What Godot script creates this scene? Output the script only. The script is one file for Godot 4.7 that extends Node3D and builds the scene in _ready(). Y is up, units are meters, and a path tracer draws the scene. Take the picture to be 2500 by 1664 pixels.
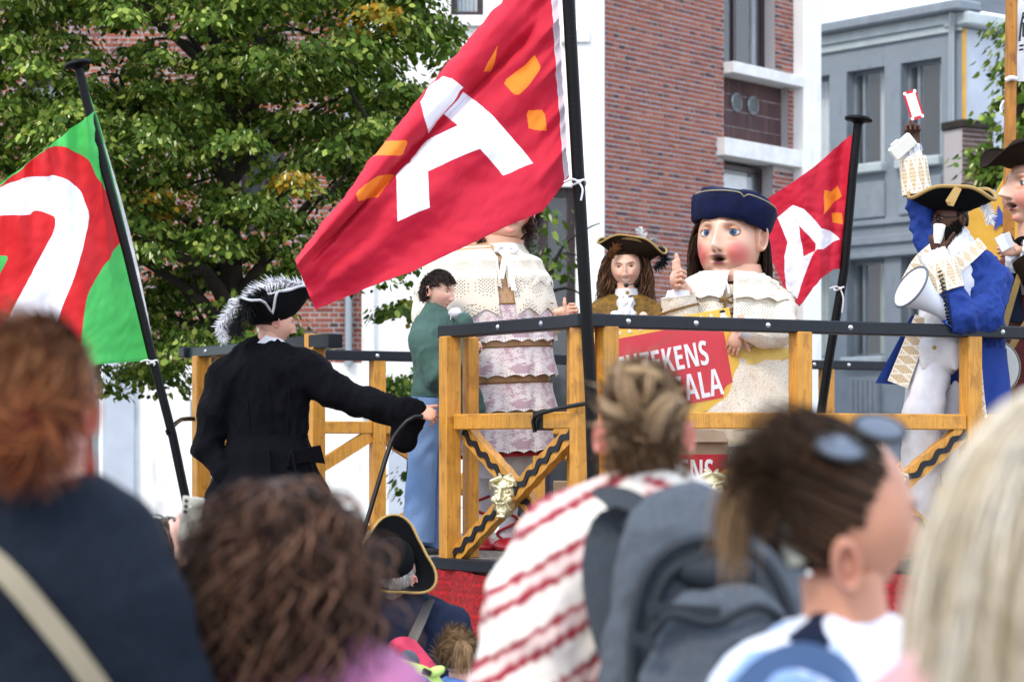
extends Node3D
# A street pageant: costumed figures on a decorated wagon, seen over the heads of the crowd through a long lens.

const F := 5903.0          # focal length of the 85 mm lens, in pixels of a 2500 pixel wide picture
const EYE := 1.65          # height of the lens above the ground
var M := {}                # materials
var TX := {}               # computed textures
var rng := RandomNumberGenerator.new()
var taken := {}


func _ready() -> void:
	var cam := Camera3D.new()
	cam.name = "camera"
	cam.projection = Camera3D.PROJECTION_FRUSTUM
	cam.near = 0.1
	cam.far = 400.0
	cam.size = 0.1 * 1664.0 / F
	cam.frustum_offset = Vector2(0.0, 0.1 * (1093.0 - 832.0) / F)
	cam.position = Vector3(0, EYE, 0)
	var lens := CameraAttributesPhysical.new()
	lens.frustum_near = 0.1
	lens.frustum_far = 400.0
	lens.frustum_focal_length = 85.0
	lens.frustum_focus_distance = 12.7
	lens.exposure_aperture = 3.8
	cam.attributes = lens
	add_child(cam)
	cam.projection = Camera3D.PROJECTION_FRUSTUM
	cam.size = 0.1 * 1664.0 / F
	cam.frustum_offset = Vector2(0.0, 0.1 * (1093.0 - 832.0) / F)
	var env := Environment.new()
	env.background_mode = Environment.BG_SKY
	var sky := Sky.new()
	var sm := ProceduralSkyMaterial.new()
	sm.sky_top_color = Color(0.80, 0.86, 0.95)
	sm.sky_horizon_color = Color(0.96, 0.97, 1.0)
	sm.sky_curve = 0.2
	sm.sky_energy_multiplier = 1.25
	sm.ground_bottom_color = Color(0.36, 0.35, 0.34)
	sm.ground_horizon_color = Color(0.6, 0.6, 0.6)
	sm.sun_angle_max = 1.0
	sky.sky_material = sm
	env.sky = sky
	env.tonemap_mode = Environment.TONE_MAPPER_LINEAR
	env.tonemap_exposure = 1.62
	env.sdfgi_enabled = true
	env.ssao_enabled = true
	env.ssil_enabled = true
	var we := WorldEnvironment.new()
	we.name = "world_environment"
	we.environment = env
	add_child(we)
	var sun := DirectionalLight3D.new()
	sun.name = "sun"
	sun.light_color = Color(1.0, 0.96, 0.9)
	sun.light_energy = 0.5
	sun.light_angular_distance = 14.0
	sun.shadow_enabled = true
	sun.rotation_degrees = Vector3(-48, -38, 0)
	add_child(sun)
	rng.seed = 7
	make_textures()
	make_materials()
	build_ground()
	build_brick_building()
	build_grey_building()
	build_trees()
	build_wagon()
	build_flags()
	build_board_things()
	build_stage_people()
	build_crowd()


# ---------------------------------------------------------------- shape tools
func at(u: float, v: float, d: float) -> Vector3:      # a point that the survey put at (u, v) and d metres deep
	return Vector3((u - 1250.0) * d / F, EYE + (1093.0 - v) * d / F, -d)


func px(n: float, d: float) -> float:
	return n * d / F


class Shape:
	var v := PackedVector3Array()
	var t := PackedVector2Array()
	var c := PackedColorArray()
	var i := PackedInt32Array()
	var col := Color.WHITE

	func p(q: Vector3, uv := Vector2.ZERO) -> int:
		v.append(q)
		t.append(uv)
		c.append(col)
		return v.size() - 1

	func tri(a: int, b: int, d: int) -> void:
		i.append(a)
		i.append(b)
		i.append(d)

	func quad(a: int, b: int, d: int, e: int) -> void:
		tri(a, b, d)
		tri(a, d, e)

	func face(pts: Array, from: Vector3) -> void:      # a flat polygon turned away from a point
		var mid := Vector3.ZERO
		for q in pts:
			mid += q
		mid /= pts.size()
		var g: Vector3 = (pts[2] - pts[0]).cross(pts[1] - pts[0])
		var list := pts.duplicate()
		if g.dot(mid - from) < 0.0:
			list.reverse()
		var first := v.size()
		for q in list:
			p(q)
		for k in range(1, list.size() - 1):
			tri(first, first + k, first + k + 1)

	func box(tr: Transform3D, size: Vector3, bev := 0.0) -> void:
		var h := size / 2.0
		var from := tr.origin
		var cn := func(ax: int, s: Vector3) -> Vector3:
			var q := Vector3(h.x - bev, h.y - bev, h.z - bev)
			q[ax] = h[ax]
			return tr * (q * s)
		for ax in 3:
			var b := (ax + 1) % 3
			var d := (ax + 2) % 3
			for s in [-1.0, 1.0]:
				var pts := []
				for w in [[-1, -1], [1, -1], [1, 1], [-1, 1]]:
					var sg := Vector3.ONE
					sg[ax] = s
					sg[b] = w[0]
					sg[d] = w[1]
					pts.append(cn.call(ax, sg))
				face(pts, from)
				if bev > 0.0:
					for s2 in [-1.0, 1.0]:
						var e := []
						for s3 in [-1.0, 1.0]:
							var sg := Vector3.ONE
							sg[ax] = s
							sg[b] = s2
							sg[d] = s3
							e.append(sg)
						face([cn.call(ax, e[0]), cn.call(ax, e[1]), cn.call(b, e[1]), cn.call(b, e[0])], from)
		if bev > 0.0:
			for n in 8:
				var sg := Vector3(1 if n & 1 else -1, 1 if n & 2 else -1, 1 if n & 4 else -1)
				face([cn.call(0, sg), cn.call(1, sg), cn.call(2, sg)], from)

	func bar(a: Vector3, b: Vector3, w: float, h: float, up := Vector3.UP, bev := 0.004) -> void:
		var z := (b - a).normalized()
		var x := up.cross(z).normalized()
		box(Transform3D(Basis(x, z.cross(x), z), (a + b) / 2.0), Vector3(w, h, a.distance_to(b)), bev)

	func rings(list: Array, closed := true, caps := true, uv_scale := Vector2.ONE) -> void:
		var n: int = list[0].size()
		var first := v.size()
		var w := n + 1 if closed else n
		for r in list.size():
			for k in w:
				p(list[r][k % n], Vector2(float(k) / (w - 1), float(r) / (list.size() - 1)) * uv_scale)
		for r in list.size() - 1:
			for k in w - 1:
				var a := first + r * w + k
				quad(a, a + 1, a + w + 1, a + w)
		if caps:
			for e in [0, list.size() - 1]:
				var mid := Vector3.ZERO
				for q in list[e]:
					mid += q
				mid /= n
				var m := p(mid)
				var f0 := v.size()
				for k in n:
					p(list[e][k])
				for k in n:
					if e == 0:
						tri(m, f0 + (k + 1) % n, f0 + k)
					else:
						tri(m, f0 + k, f0 + (k + 1) % n)

	func tube(path: Array, r, sides := 8, caps := true) -> void:
		var list := []
		var n := path.size()
		var up := Vector3.UP
		var dir0: Vector3 = (path[1] - path[0]).normalized()
		if absf(dir0.dot(up)) > 0.9:
			up = Vector3.RIGHT
		var x := up.cross(dir0).normalized()
		for k in n:
			var dir: Vector3 = (path[mini(k + 1, n - 1)] - path[maxi(k - 1, 0)]).normalized()
			x = (x - dir * x.dot(dir)).normalized()
			var y := dir.cross(x)
			var rr: float = r[k] if r is Array or r is PackedFloat32Array else r
			var ring := PackedVector3Array()
			for s in sides:
				var a := TAU * s / sides
				ring.append(path[k] + (x * cos(a) + y * sin(a)) * rr)
			list.append(ring)
		rings(list, true, caps)

	func lathe(center: Vector3, profile: Array, sides := 24, basis := Basis()) -> void:      # profile of (radius, height)
		var list := []
		for q in profile:
			var ring := PackedVector3Array()
			for s in sides:
				var a := TAU * s / sides
				ring.append(center + basis * Vector3(cos(a) * q.x, q.y, sin(a) * q.x))
			list.append(ring)
		rings(list, true, true)

	func ball(center: Vector3, r: Vector3, basis := Basis(), nu := 16, nv := 10) -> void:
		var list := []
		for k in nv + 1:
			var b := PI * k / nv
			var ring := PackedVector3Array()
			for s in nu:
				var a := TAU * s / nu
				ring.append(center + basis * (Vector3(sin(b) * cos(a), cos(b), sin(b) * sin(a)) * r))
			list.append(ring)
		rings(list, true, false)

	func grid(pts: PackedVector3Array, nx: int, uvs := PackedVector2Array()) -> void:
		var first := v.size()
		var ny := pts.size() / nx
		for k in pts.size():
			p(pts[k], uvs[k] if uvs.size() else Vector2(float(k % nx) / (nx - 1), float(k / nx) / (ny - 1)))
		for y in ny - 1:
			for x in nx - 1:
				var a := first + y * nx + x
				quad(a, a + 1, a + nx + 1, a + nx)

	func slab(poly: PackedVector2Array, tr: Transform3D, depth: float) -> void:      # an outline in the xy plane, extruded along z
		var ids := Geometry2D.triangulate_polygon(poly)
		for z in [depth / 2.0, -depth / 2.0]:
			var first := v.size()
			for q in poly:
				p(tr * Vector3(q.x, q.y, z), q)
			for k in range(0, ids.size(), 3):
				var a: Vector2 = poly[ids[k]]
				var flip := (poly[ids[k + 1]] - a).cross(poly[ids[k + 2]] - a) > 0.0
				if flip == (z > 0.0):
					tri(first + ids[k], first + ids[k + 2], first + ids[k + 1])
				else:
					tri(first + ids[k], first + ids[k + 1], first + ids[k + 2])
		var area := 0.0
		for k in poly.size():
			area += poly[k].cross(poly[(k + 1) % poly.size()])
		for k in poly.size():
			var a := poly[k]
			var b := poly[(k + 1) % poly.size()]
			var f0 := v.size()
			p(tr * Vector3(a.x, a.y, depth / 2.0))
			p(tr * Vector3(b.x, b.y, depth / 2.0))
			p(tr * Vector3(b.x, b.y, -depth / 2.0))
			p(tr * Vector3(a.x, a.y, -depth / 2.0))
			if area > 0.0:
				quad(f0, f0 + 1, f0 + 2, f0 + 3)
			else:
				quad(f0, f0 + 3, f0 + 2, f0 + 1)

	func leaf(q: Vector3, dir: Vector3, side: Vector3, len: float, wide: float) -> void:
		var n := dir.cross(side)
		var a := p(q)
		var b := p(q + dir * len * 0.22 + side * wide * 0.46 + n * wide * 0.1)
		var b2 := p(q + dir * len * 0.6 + side * wide * 0.4 + n * wide * 0.08)
		var d := p(q + dir * len - n * wide * 0.12)
		var e2 := p(q + dir * len * 0.6 - side * wide * 0.4 + n * wide * 0.08)
		var e := p(q + dir * len * 0.22 - side * wide * 0.46 + n * wide * 0.1)
		var m := p(q + dir * len * 0.5)
		tri(a, b, m)
		tri(b, b2, m)
		tri(b2, d, m)
		tri(d, e2, m)
		tri(e2, e, m)
		tri(e, a, m)

	func normals() -> PackedVector3Array:
		var n := PackedVector3Array()
		n.resize(v.size())
		for k in range(0, i.size(), 3):
			var a := i[k]
			var b := i[k + 1]
			var d := i[k + 2]
			var g := (v[d] - v[a]).cross(v[b] - v[a])
			n[a] += g
			n[b] += g
			n[d] += g
		for k in n.size():
			n[k] = n[k].normalized() if n[k].length_squared() > 1e-20 else Vector3.UP
		return n

	func rumple(amp: float, freq: float, stretch := Vector3.ONE, seed_ := 1) -> void:      # creases of cloth: moves points along their normals
		var f := FastNoiseLite.new()
		f.noise_type = FastNoiseLite.TYPE_SIMPLEX_SMOOTH
		f.seed = seed_
		f.frequency = freq
		f.fractal_type = FastNoiseLite.FRACTAL_RIDGED
		f.fractal_octaves = 3
		var n := normals()
		for k in v.size():
			v[k] += n[k] * amp * (f.get_noise_3dv(v[k] * stretch) - 0.2)

	func mesh() -> ArrayMesh:
		var arr := []
		arr.resize(Mesh.ARRAY_MAX)
		arr[Mesh.ARRAY_VERTEX] = v
		arr[Mesh.ARRAY_NORMAL] = normals()
		arr[Mesh.ARRAY_TEX_UV] = t
		arr[Mesh.ARRAY_COLOR] = c
		arr[Mesh.ARRAY_INDEX] = i
		var m := ArrayMesh.new()
		m.add_surface_from_arrays(Mesh.PRIMITIVE_TRIANGLES, arr)
		return m


# A soft body: limbs and lumps joined with a smooth minimum, meshed as surface nets.
class Soft:
	var prims := []      # [inverse transform, a, b, ra, rb, k, scale, lo, hi, cut]

	func cap(a: Vector3, b: Vector3, ra: float, rb: float, k := 0.03, cut := false) -> void:
		var r := Vector3.ONE * (maxf(ra, rb) + k)
		prims.append([Transform3D(), a, b, ra, rb, k, 1.0, a.min(b) - r, a.max(b) + r, cut])

	func oval(a: Vector3, b: Vector3, ra: float, rb: float, axis: Vector3, flat: float, k := 0.04) -> void:      # a capsule flattened along an axis
		var n := axis.normalized()
		var s := flat - 1.0
		var bs := Basis(Vector3.RIGHT + n * n.x * s, Vector3.UP + n * n.y * s, Vector3.BACK + n * n.z * s)
		var mid := (a + b) / 2.0
		var tr := Transform3D(bs, mid - bs * mid).affine_inverse()
		var r := Vector3.ONE * (maxf(ra, rb) * maxf(1.0, flat) + k)
		prims.append([tr, tr * a, tr * b, ra, rb, k, minf(1.0, 0.5 + flat * 0.5), a.min(b) - r, a.max(b) + r, false])

	func lump(center: Vector3, r: Vector3, k := 0.03, basis := Basis(), cut := false) -> void:
		var tr := Transform3D(basis * Basis.from_scale(r), center).affine_inverse()
		var m := minf(r.x, minf(r.y, r.z))
		var e := Vector3.ONE * (maxf(r.x, maxf(r.y, r.z)) + k)
		prims.append([tr, Vector3.ZERO, Vector3.ZERO, 1.0, 1.0, k, (m + r.x + r.y + r.z) / 4.0, center - e, center + e, cut])

	func path(pts: Array, r: Array, k := 0.03) -> void:
		for n in pts.size() - 1:
			cap(pts[n], pts[n + 1], r[n], r[n + 1], k)

	func into(s: Shape, cell: float) -> void:
		var lo: Vector3 = prims[0][7]
		var hi: Vector3 = prims[0][8]
		for q in prims:
			if not q[9]:
				lo = lo.min(q[7])
				hi = hi.max(q[8])
		lo -= Vector3.ONE * cell * 2.0
		hi += Vector3.ONE * cell * 2.0
		var nx := int((hi.x - lo.x) / cell) + 2
		var ny := int((hi.y - lo.y) / cell) + 2
		var nz := int((hi.z - lo.z) / cell) + 2
		var f := PackedFloat32Array()
		f.resize(nx * ny * nz)
		f.fill(1.0)
		for q in prims:
			var tr: Transform3D = q[0]
			var a: Vector3 = q[1]
			var ab: Vector3 = q[2] - a
			var inv := 1.0 / maxf(ab.length_squared(), 1e-12)
			var ra: float = q[3]
			var dr: float = q[4] - ra
			var k: float = q[5]
			var sc: float = q[6]
			var cut: bool = q[9]
			var l: Vector3 = (q[7] - lo) / cell
			var h: Vector3 = (q[8] - lo) / cell
			for z in range(maxi(int(l.z) - 1, 0), mini(int(h.z) + 3, nz)):
				for y in range(maxi(int(l.y) - 1, 0), mini(int(h.y) + 3, ny)):
					var row := (z * ny + y) * nx
					for x in range(maxi(int(l.x) - 1, 0), mini(int(h.x) + 3, nx)):
						var pt := (tr * (lo + Vector3(x, y, z) * cell)) - a
						var g := clampf(pt.dot(ab) * inv, 0.0, 1.0)
						var d := ((pt - ab * g).length() - ra - dr * g) * sc
						var o := f[row + x]
						if cut:
							d = -d
							var e := k - absf(o - d)
							f[row + x] = maxf(o, d) + (e * e * 0.25 / k if e > 0.0 else 0.0)
						else:
							var e := k - absf(o - d)
							f[row + x] = minf(o, d) - (e * e * 0.25 / k if e > 0.0 else 0.0)
		var sx := nx
		var sz := nx * ny
		var off := PackedInt32Array([0, 1, sx, sx + 1, sz, sz + 1, sz + sx, sz + sx + 1])
		var made := {}
		var band := cell * 5.0
		var total := nx * ny * nz
		for n in total:
			if absf(f[n]) > band:
				continue
			var x := n % nx
			var y := (n / nx) % ny
			var z := n / sz
			if x >= nx - 1 or y >= ny - 1 or z >= nz - 1:
				continue
			var neg := 0
			for k in 8:
				if f[n + off[k]] < 0.0:
					neg += 1
			if neg == 0 or neg == 8:
				continue
			var sum := Vector3.ZERO
			var cnt := 0
			for e in 12:
				var ax := e / 4
				var k0 := e % 4
				var c0: int
				var c1: int
				if ax == 0:
					c0 = k0 * 2
					c1 = c0 + 1
				elif ax == 1:
					c0 = (k0 & 1) + (k0 & 2) * 2
					c1 = c0 + 2
				else:
					c0 = k0
					c1 = c0 + 4
				var fa := f[n + off[c0]]
				var fb := f[n + off[c1]]
				if (fa < 0.0) == (fb < 0.0):
					continue
				var g := fa / (fa - fb)
				var q := Vector3(c0 & 1, (c0 >> 1) & 1, c0 >> 2)
				q[ax] += g
				sum += q
				cnt += 1
			made[n] = s.p(lo + (Vector3(x, y, z) + sum / cnt) * cell)
		for n in made.keys():
			var o: float = f[n]
			# the three edges that leave this cell's first corner
			for ax in 3:
				var st: int = 1 if ax == 0 else (sx if ax == 1 else sz)
				if (o < 0.0) == (f[n + st] < 0.0):
					continue
				var u: int = sx if ax == 0 else (sz if ax == 1 else 1)
				var w: int = sz if ax == 0 else (1 if ax == 1 else sx)
				if not (made.has(n - u) and made.has(n - w) and made.has(n - u - w)):
					continue
				if o < 0.0:
					s.quad(made[n], made[n - w], made[n - u - w], made[n - u])
				else:
					s.quad(made[n], made[n - u], made[n - u - w], made[n - w])


# ---------------------------------------------------------------- nodes
func numbered(called: String) -> String:
	taken[called] = taken.get(called, 0) + 1
	return called if taken[called] == 1 else "%s_%03d" % [called, taken[called] - 1]


func tag(o: Node3D, label: String, category: String, group := "", kind := "") -> Node3D:
	if label:
		o.set_meta("label", label)
	if category:
		o.set_meta("category", category)
	if group:
		o.set_meta("group", group)
	if kind:
		o.set_meta("kind", kind)
	return o


func thing(called: String, label: String, category: String, base: Vector3, group := "") -> Node3D:
	var o := Node3D.new()
	o.name = numbered(called)
	o.position = base
	add_child(o, true)
	return tag(o, label, category, group)


func put(mesh: Mesh, called: String, material: Material, parent: Node3D, local := false) -> MeshInstance3D:
	var o := MeshInstance3D.new()
	o.name = called
	o.mesh = mesh
	o.material_override = material
	if parent and parent != self:
		if not local:      # the shape was drawn in the world's axes
			var tr := Transform3D()
			var q: Node3D = parent
			while q and q != self:
				tr = q.transform * tr
				q = q.get_parent() as Node3D
			o.transform = tr.affine_inverse()
		parent.add_child(o, true)
	else:
		o.name = numbered(called)
		add_child(o, true)
	return o


func part(s: Shape, called: String, material: Material, parent: Node3D, local := false) -> MeshInstance3D:
	return put(s.mesh(), called, material, parent, local)


func structure(s: Shape, called: String, material: Material) -> MeshInstance3D:
	var o := part(s, called, material, self)
	o.set_meta("kind", "structure")
	return o


func lin(hex: String) -> Color:
	return Color(hex).srgb_to_linear()


func words(txt: String, size: float, material: Material, parent: Node3D, where: Transform3D, called := "lettering", bold := true, depth := 0.004) -> MeshInstance3D:
	var tm := TextMesh.new()
	tm.text = txt
	var fnt := SystemFont.new()
	fnt.font_names = PackedStringArray(["Droid Sans"])
	fnt.font_weight = 700 if bold else 400
	tm.font = fnt
	tm.font_size = 64
	tm.pixel_size = size / 64.0
	tm.depth = depth
	tm.curve_step = 1.0
	var o := MeshInstance3D.new()
	o.name = called
	o.mesh = tm
	o.material_override = material
	o.transform = where
	parent.add_child(o, true)
	return o


func line3(pts: Array, n: int) -> Array:      # a smooth curve through the points
	var cv := Curve3D.new()
	for k in pts.size():
		var dir: Vector3 = (pts[mini(k + 1, pts.size() - 1)] - pts[maxi(k - 1, 0)]) / 6.0
		cv.add_point(pts[k], -dir, dir)
	var out := []
	var total := cv.get_baked_length()
	for k in n:
		out.append(cv.sample_baked(total * k / (n - 1), true))
	return out


# ---------------------------------------------------------------- textures and materials
func noise_tex(key: String, freq: float, lo: float, hi: float, kind := FastNoiseLite.TYPE_SIMPLEX_SMOOTH, oct := 4, size := 256, gamma := 1.0) -> void:
	var f := FastNoiseLite.new()
	f.noise_type = kind
	f.seed = key.length() * 31 + int(freq * 1000.0)
	f.frequency = freq
	f.fractal_octaves = oct
	var im := f.get_seamless_image(size, size)
	for y in size:
		for x in size:
			var g := lerpf(lo, hi, pow(im.get_pixel(x, y).r, gamma))
			im.set_pixel(x, y, Color(g, g, g))
	im.convert(Image.FORMAT_RGB8)
	TX[key] = ImageTexture.create_from_image(im)


func paint(im: Image, poly: PackedVector2Array, col: Color) -> void:      # fills a polygon given in 0..1 coordinates
	var w := im.get_width()
	var h := im.get_height()
	for y in h:
		var fy := (y + 0.5) / h
		var xs := []
		for k in poly.size():
			var a := poly[k]
			var b := poly[(k + 1) % poly.size()]
			if (a.y <= fy) != (b.y <= fy):
				xs.append((a.x + (fy - a.y) * (b.x - a.x) / (b.y - a.y)) * w)
		xs.sort()
		for k in range(0, xs.size() - 1, 2):
			var x0 := clampi(int(round(xs[k])), 0, w)
			var x1 := clampi(int(round(xs[k + 1])), 0, w)
			if x1 > x0:
				im.fill_rect(Rect2i(x0, y, x1 - x0, 1), col)


func flat_poly(a: Array) -> PackedVector2Array:
	var out := PackedVector2Array()
	for k in range(0, a.size(), 2):
		out.append(Vector2(a[k], a[k + 1]))
	return out


func blossom(im: Image, cx: float, cy: float, r: float, col: Color, petals := 5, hole := true) -> void:      # a small lace flower
	var w := im.get_width()
	var h := im.get_height()
	for y in range(int(cy - r), int(cy + r) + 1):
		for x in range(int(cx - r), int(cx + r) + 1):
			var q := Vector2(x - cx, y - cy)
			var a := q.angle()
			var rr := q.length() / r
			if rr < 0.62 + 0.38 * absf(cos(a * petals / 2.0)) and not (hole and rr < 0.22):
				im.set_pixel(posmod(x, w), posmod(y, h), col)


func make_textures() -> void:
	noise_tex("soft", 0.02, 0.9, 1.0)
	noise_tex("patch", 0.008, 0.62, 1.0, FastNoiseLite.TYPE_SIMPLEX_SMOOTH, 5)
	noise_tex("fine", 0.12, 0.72, 1.0, FastNoiseLite.TYPE_SIMPLEX_SMOOTH, 3)
	noise_tex("bump", 0.09, 0.0, 1.0, FastNoiseLite.TYPE_SIMPLEX_SMOOTH, 3)
	noise_tex("crush", 0.03, 0.35, 1.0, FastNoiseLite.TYPE_CELLULAR, 3)
	var im := Image.create(256, 256, false, Image.FORMAT_RGB8)      # wood grain
	var f := FastNoiseLite.new()
	f.frequency = 0.02
	f.fractal_octaves = 4
	for y in 256:
		for x in 256:
			var g := 0.86 + 0.22 * f.get_noise_2d(x * 7.0, y * 0.35) + 0.08 * f.get_noise_2d(x * 0.6 + 900.0, y * 0.6)
			im.set_pixel(x, y, Color(g, g, g))
	TX["grain"] = ImageTexture.create_from_image(im)
	im = Image.create(512, 512, false, Image.FORMAT_RGB8)      # painted wood that has been knocked about
	for y in 512:
		for x in 512:
			var g := 0.9 + 0.16 * f.get_noise_2d(x * 6.0, y * 0.3) + 0.10 * f.get_noise_2d(x * 0.5 + 300.0, y * 0.5)
			var chip := f.get_noise_2d(x * 1.6 + 2000.0, y * 0.9)
			var dirt := smoothstep(0.2, 0.55, f.get_noise_2d(x * 0.8 + 5000.0, y * 0.35))
			var c := Color(g, g, g).lerp(Color(0.42, 0.36, 0.3), dirt * 0.4)
			if chip > 0.52:
				c = c.lerp(Color(1.0, 0.98, 0.92) if fmod(chip * 40.0, 2.0) < 1.0 else Color(0.35, 0.3, 0.27), 0.6)
			im.set_pixel(x, y, c)
	TX["worn"] = ImageTexture.create_from_image(im)
	im = Image.create(256, 512, false, Image.FORMAT_RGB8)      # rain streaks on render
	for y in 512:
		for x in 256:
			var s := smoothstep(0.05, 0.5, f.get_noise_2d(x * 3.2 + 700.0, y * 0.12)) * smoothstep(-0.2, 0.4, f.get_noise_2d(x * 0.3, y * 0.4 + 90.0))
			var g := 0.985 - 0.13 * s + 0.03 * f.get_noise_2d(x * 0.8, y * 0.8)
			im.set_pixel(x, y, Color(g, g * 0.998, g * 0.99))
	TX["streak"] = ImageTexture.create_from_image(im)
	im = Image.create(64, 64, false, Image.FORMAT_RGB8)      # plain weave
	for y in 64:
		for x in 64:
			var over := (x / 4 + y / 4) % 2 == 0
			var g := 0.5 + 0.5 * (sin((x % 4 + 0.5) / 4.0 * PI) if over else sin((y % 4 + 0.5) / 4.0 * PI))
			im.set_pixel(x, y, Color(g, g, g))
	TX["weave"] = ImageTexture.create_from_image(im)
	im = Image.create(512, 512, false, Image.FORMAT_RGB8)      # white floral lace on a mauve lining
	im.fill(Color("c4a5af"))
	var r := RandomNumberGenerator.new()
	r.seed = 5
	for k in 5200:
		var x := r.randi() % 512
		var y := r.randi() % 512
		im.set_pixel(x, y, Color("bfa3ae"))
	for k in 52:
		var c := Vector2(r.randf() * 512, r.randf() * 440)
		for j in 9:
			var o := Vector2.from_angle(j * 2.4) * (6.0 + 5.5 * sqrt(j) * 2.1)
			blossom(im, c.x + o.x, c.y + o.y, r.randf_range(8, 15), Color("f0e9e6"), 5)
		for j in 26:
			var o := Vector2.from_angle(1.9 + j * 0.035) * (30.0 + j * 3.0)
			blossom(im, c.x + o.x, c.y + o.y, 4.0, Color("e6dcdb"), 4, false)
	for x in 512:
		for y in range(452 + int(9.0 * absf(sin(x * TAU / 64.0))), 512):
			im.set_pixel(x, y, Color("f3eeea"))
	for k in 16:
		for j in 3:
			blossom(im, k * 32 + 16, 470 + j * 14, 6, Color("b49aa4"), 6, false)
	TX["lace"] = ImageTexture.create_from_image(im)
	im = Image.create(512, 512, false, Image.FORMAT_RGB8)      # cream crochet with open lozenges
	im.fill(Color("e3dac9"))
	for gy in 4:
		for gx in 4:
			var c := Vector2(gx * 128 + 64 + (64 if gy % 2 else 0), gy * 128 + 64)
			for j in range(-4, 5):
				for k in range(-4, 5):
					if absi(j) + absi(k) <= 4 or absi(absi(j) + absi(k) - 6) < 1:
						var q := c + Vector2((j + k) * 8.0, (j - k) * 8.0)
						im.fill_rect(Rect2i(posmod(int(q.x), 508), posmod(int(q.y), 508), 5, 5), Color("6f6150"))
	for y in range(0, 512, 5):
		for x in range(0, 512, 5):
			if r.randf() < 0.5:
				im.set_pixel(x, y, Color("d3c8b8"))
	TX["crochet"] = ImageTexture.create_from_image(im)
	im = Image.create(256, 256, false, Image.FORMAT_RGB8)      # pale swirling brocade
	f.frequency = 0.018
	for y in 256:
		for x in 256:
			var g := sin(f.get_noise_2d(x, y) * 26.0)
			var g2 := smoothstep(0.72, 0.98, g)
			im.set_pixel(x, y, Color("e9e0cf").lerp(Color("a5845c"), g2 * 0.8).lerp(Color("cf9f88"), 0.25 * smoothstep(0.2, 0.5, f.get_noise_2d(x * 0.5 + 400, y * 0.5))))
	TX["brocade"] = ImageTexture.create_from_image(im)
	im = Image.create(256, 128, false, Image.FORMAT_RGB8)      # gold braid in lozenges on white
	im.fill(Color("ece6da"))
	for k in 2:
		var c := Vector2(64 + 128 * k, 64)
		for y in 128:
			for x in range(128 * k, 128 * k + 128):
				var q := Vector2(absf(x - c.x) / 56.0, absf(y - c.y) / 62.0)
				var e := q.x + q.y
				var v := Vector2(fmod(absf(x - c.x), 14.0) - 7.0, fmod(absf(y - c.y), 14.0) - 7.0)
				if (e < 0.96 and (fmod(e * 4.0, 1.0) < 0.5 or v.length() < 3.6)) or (e > 0.97 and e < 1.04) or (e > 1.5 and v.length() < 4.5):
					im.set_pixel(x, y, Color("a98548").lerp(Color("d3b782"), r.randf()))
	TX["braid"] = ImageTexture.create_from_image(im)
	im = Image.create(128, 128, false, Image.FORMAT_RGB8)      # blue denim
	for y in 128:
		for x in 128:
			im.set_pixel(x, y, Color("5f82b4").lerp(Color("a9c1dd"), 0.45 * r.randf() + (0.25 if (x + y) % 4 < 2 else 0.0)))
	TX["denim"] = ImageTexture.create_from_image(im)
	im = Image.create(128, 128, false, Image.FORMAT_RGB8)      # grey heather
	for y in 128:
		for x in 128:
			var g := 0.42 + 0.25 * r.randf()
			im.set_pixel(x, y, Color(g, g * 1.03, g * 1.07))
	TX["heather"] = ImageTexture.create_from_image(im)
	im = Image.create(64, 1024, false, Image.FORMAT_RGB8)      # vertical rubbing of striped knitwear
	im.fill(Color("ece5dc"))
	TX["plain"] = ImageTexture.create_from_image(im)


func mat(key: String, hex: String, rough: float, opt := {}) -> StandardMaterial3D:
	var m := StandardMaterial3D.new()
	m.resource_name = key
	m.albedo_color = Color(hex)
	m.roughness = rough
	m.metallic = opt.get("metal", 0.0)
	m.metallic_specular = opt.get("spec", 0.5)
	if opt.has("tex"):
		m.albedo_texture = TX[opt.tex]
	if opt.has("tri"):
		m.uv1_triplanar = true
		m.uv1_scale = Vector3.ONE * opt.tri
	elif opt.has("uv"):
		m.uv1_scale = Vector3(opt.uv.x, opt.uv.y, 1.0)
	if opt.has("world"):
		m.uv1_world_triplanar = true
	if opt.has("bump"):
		m.heightmap_enabled = true
		m.heightmap_texture = TX[opt.get("bump_tex", "bump")]
		m.heightmap_scale = opt.bump
	if opt.get("vc", false):
		m.vertex_color_use_as_albedo = true
	if opt.has("rim"):
		m.rim_enabled = true
		m.rim = opt.rim
		m.rim_tint = 0.5
	if opt.has("back"):
		m.backlight_enabled = true
		m.backlight = Color(opt.back)
	if opt.has("sss"):
		m.subsurf_scatter_enabled = true
		m.subsurf_scatter_strength = opt.sss
	if opt.has("coat"):
		m.clearcoat_enabled = true
		m.clearcoat = opt.coat
		m.clearcoat_roughness = 0.25
	M[key] = m
	return m


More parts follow.
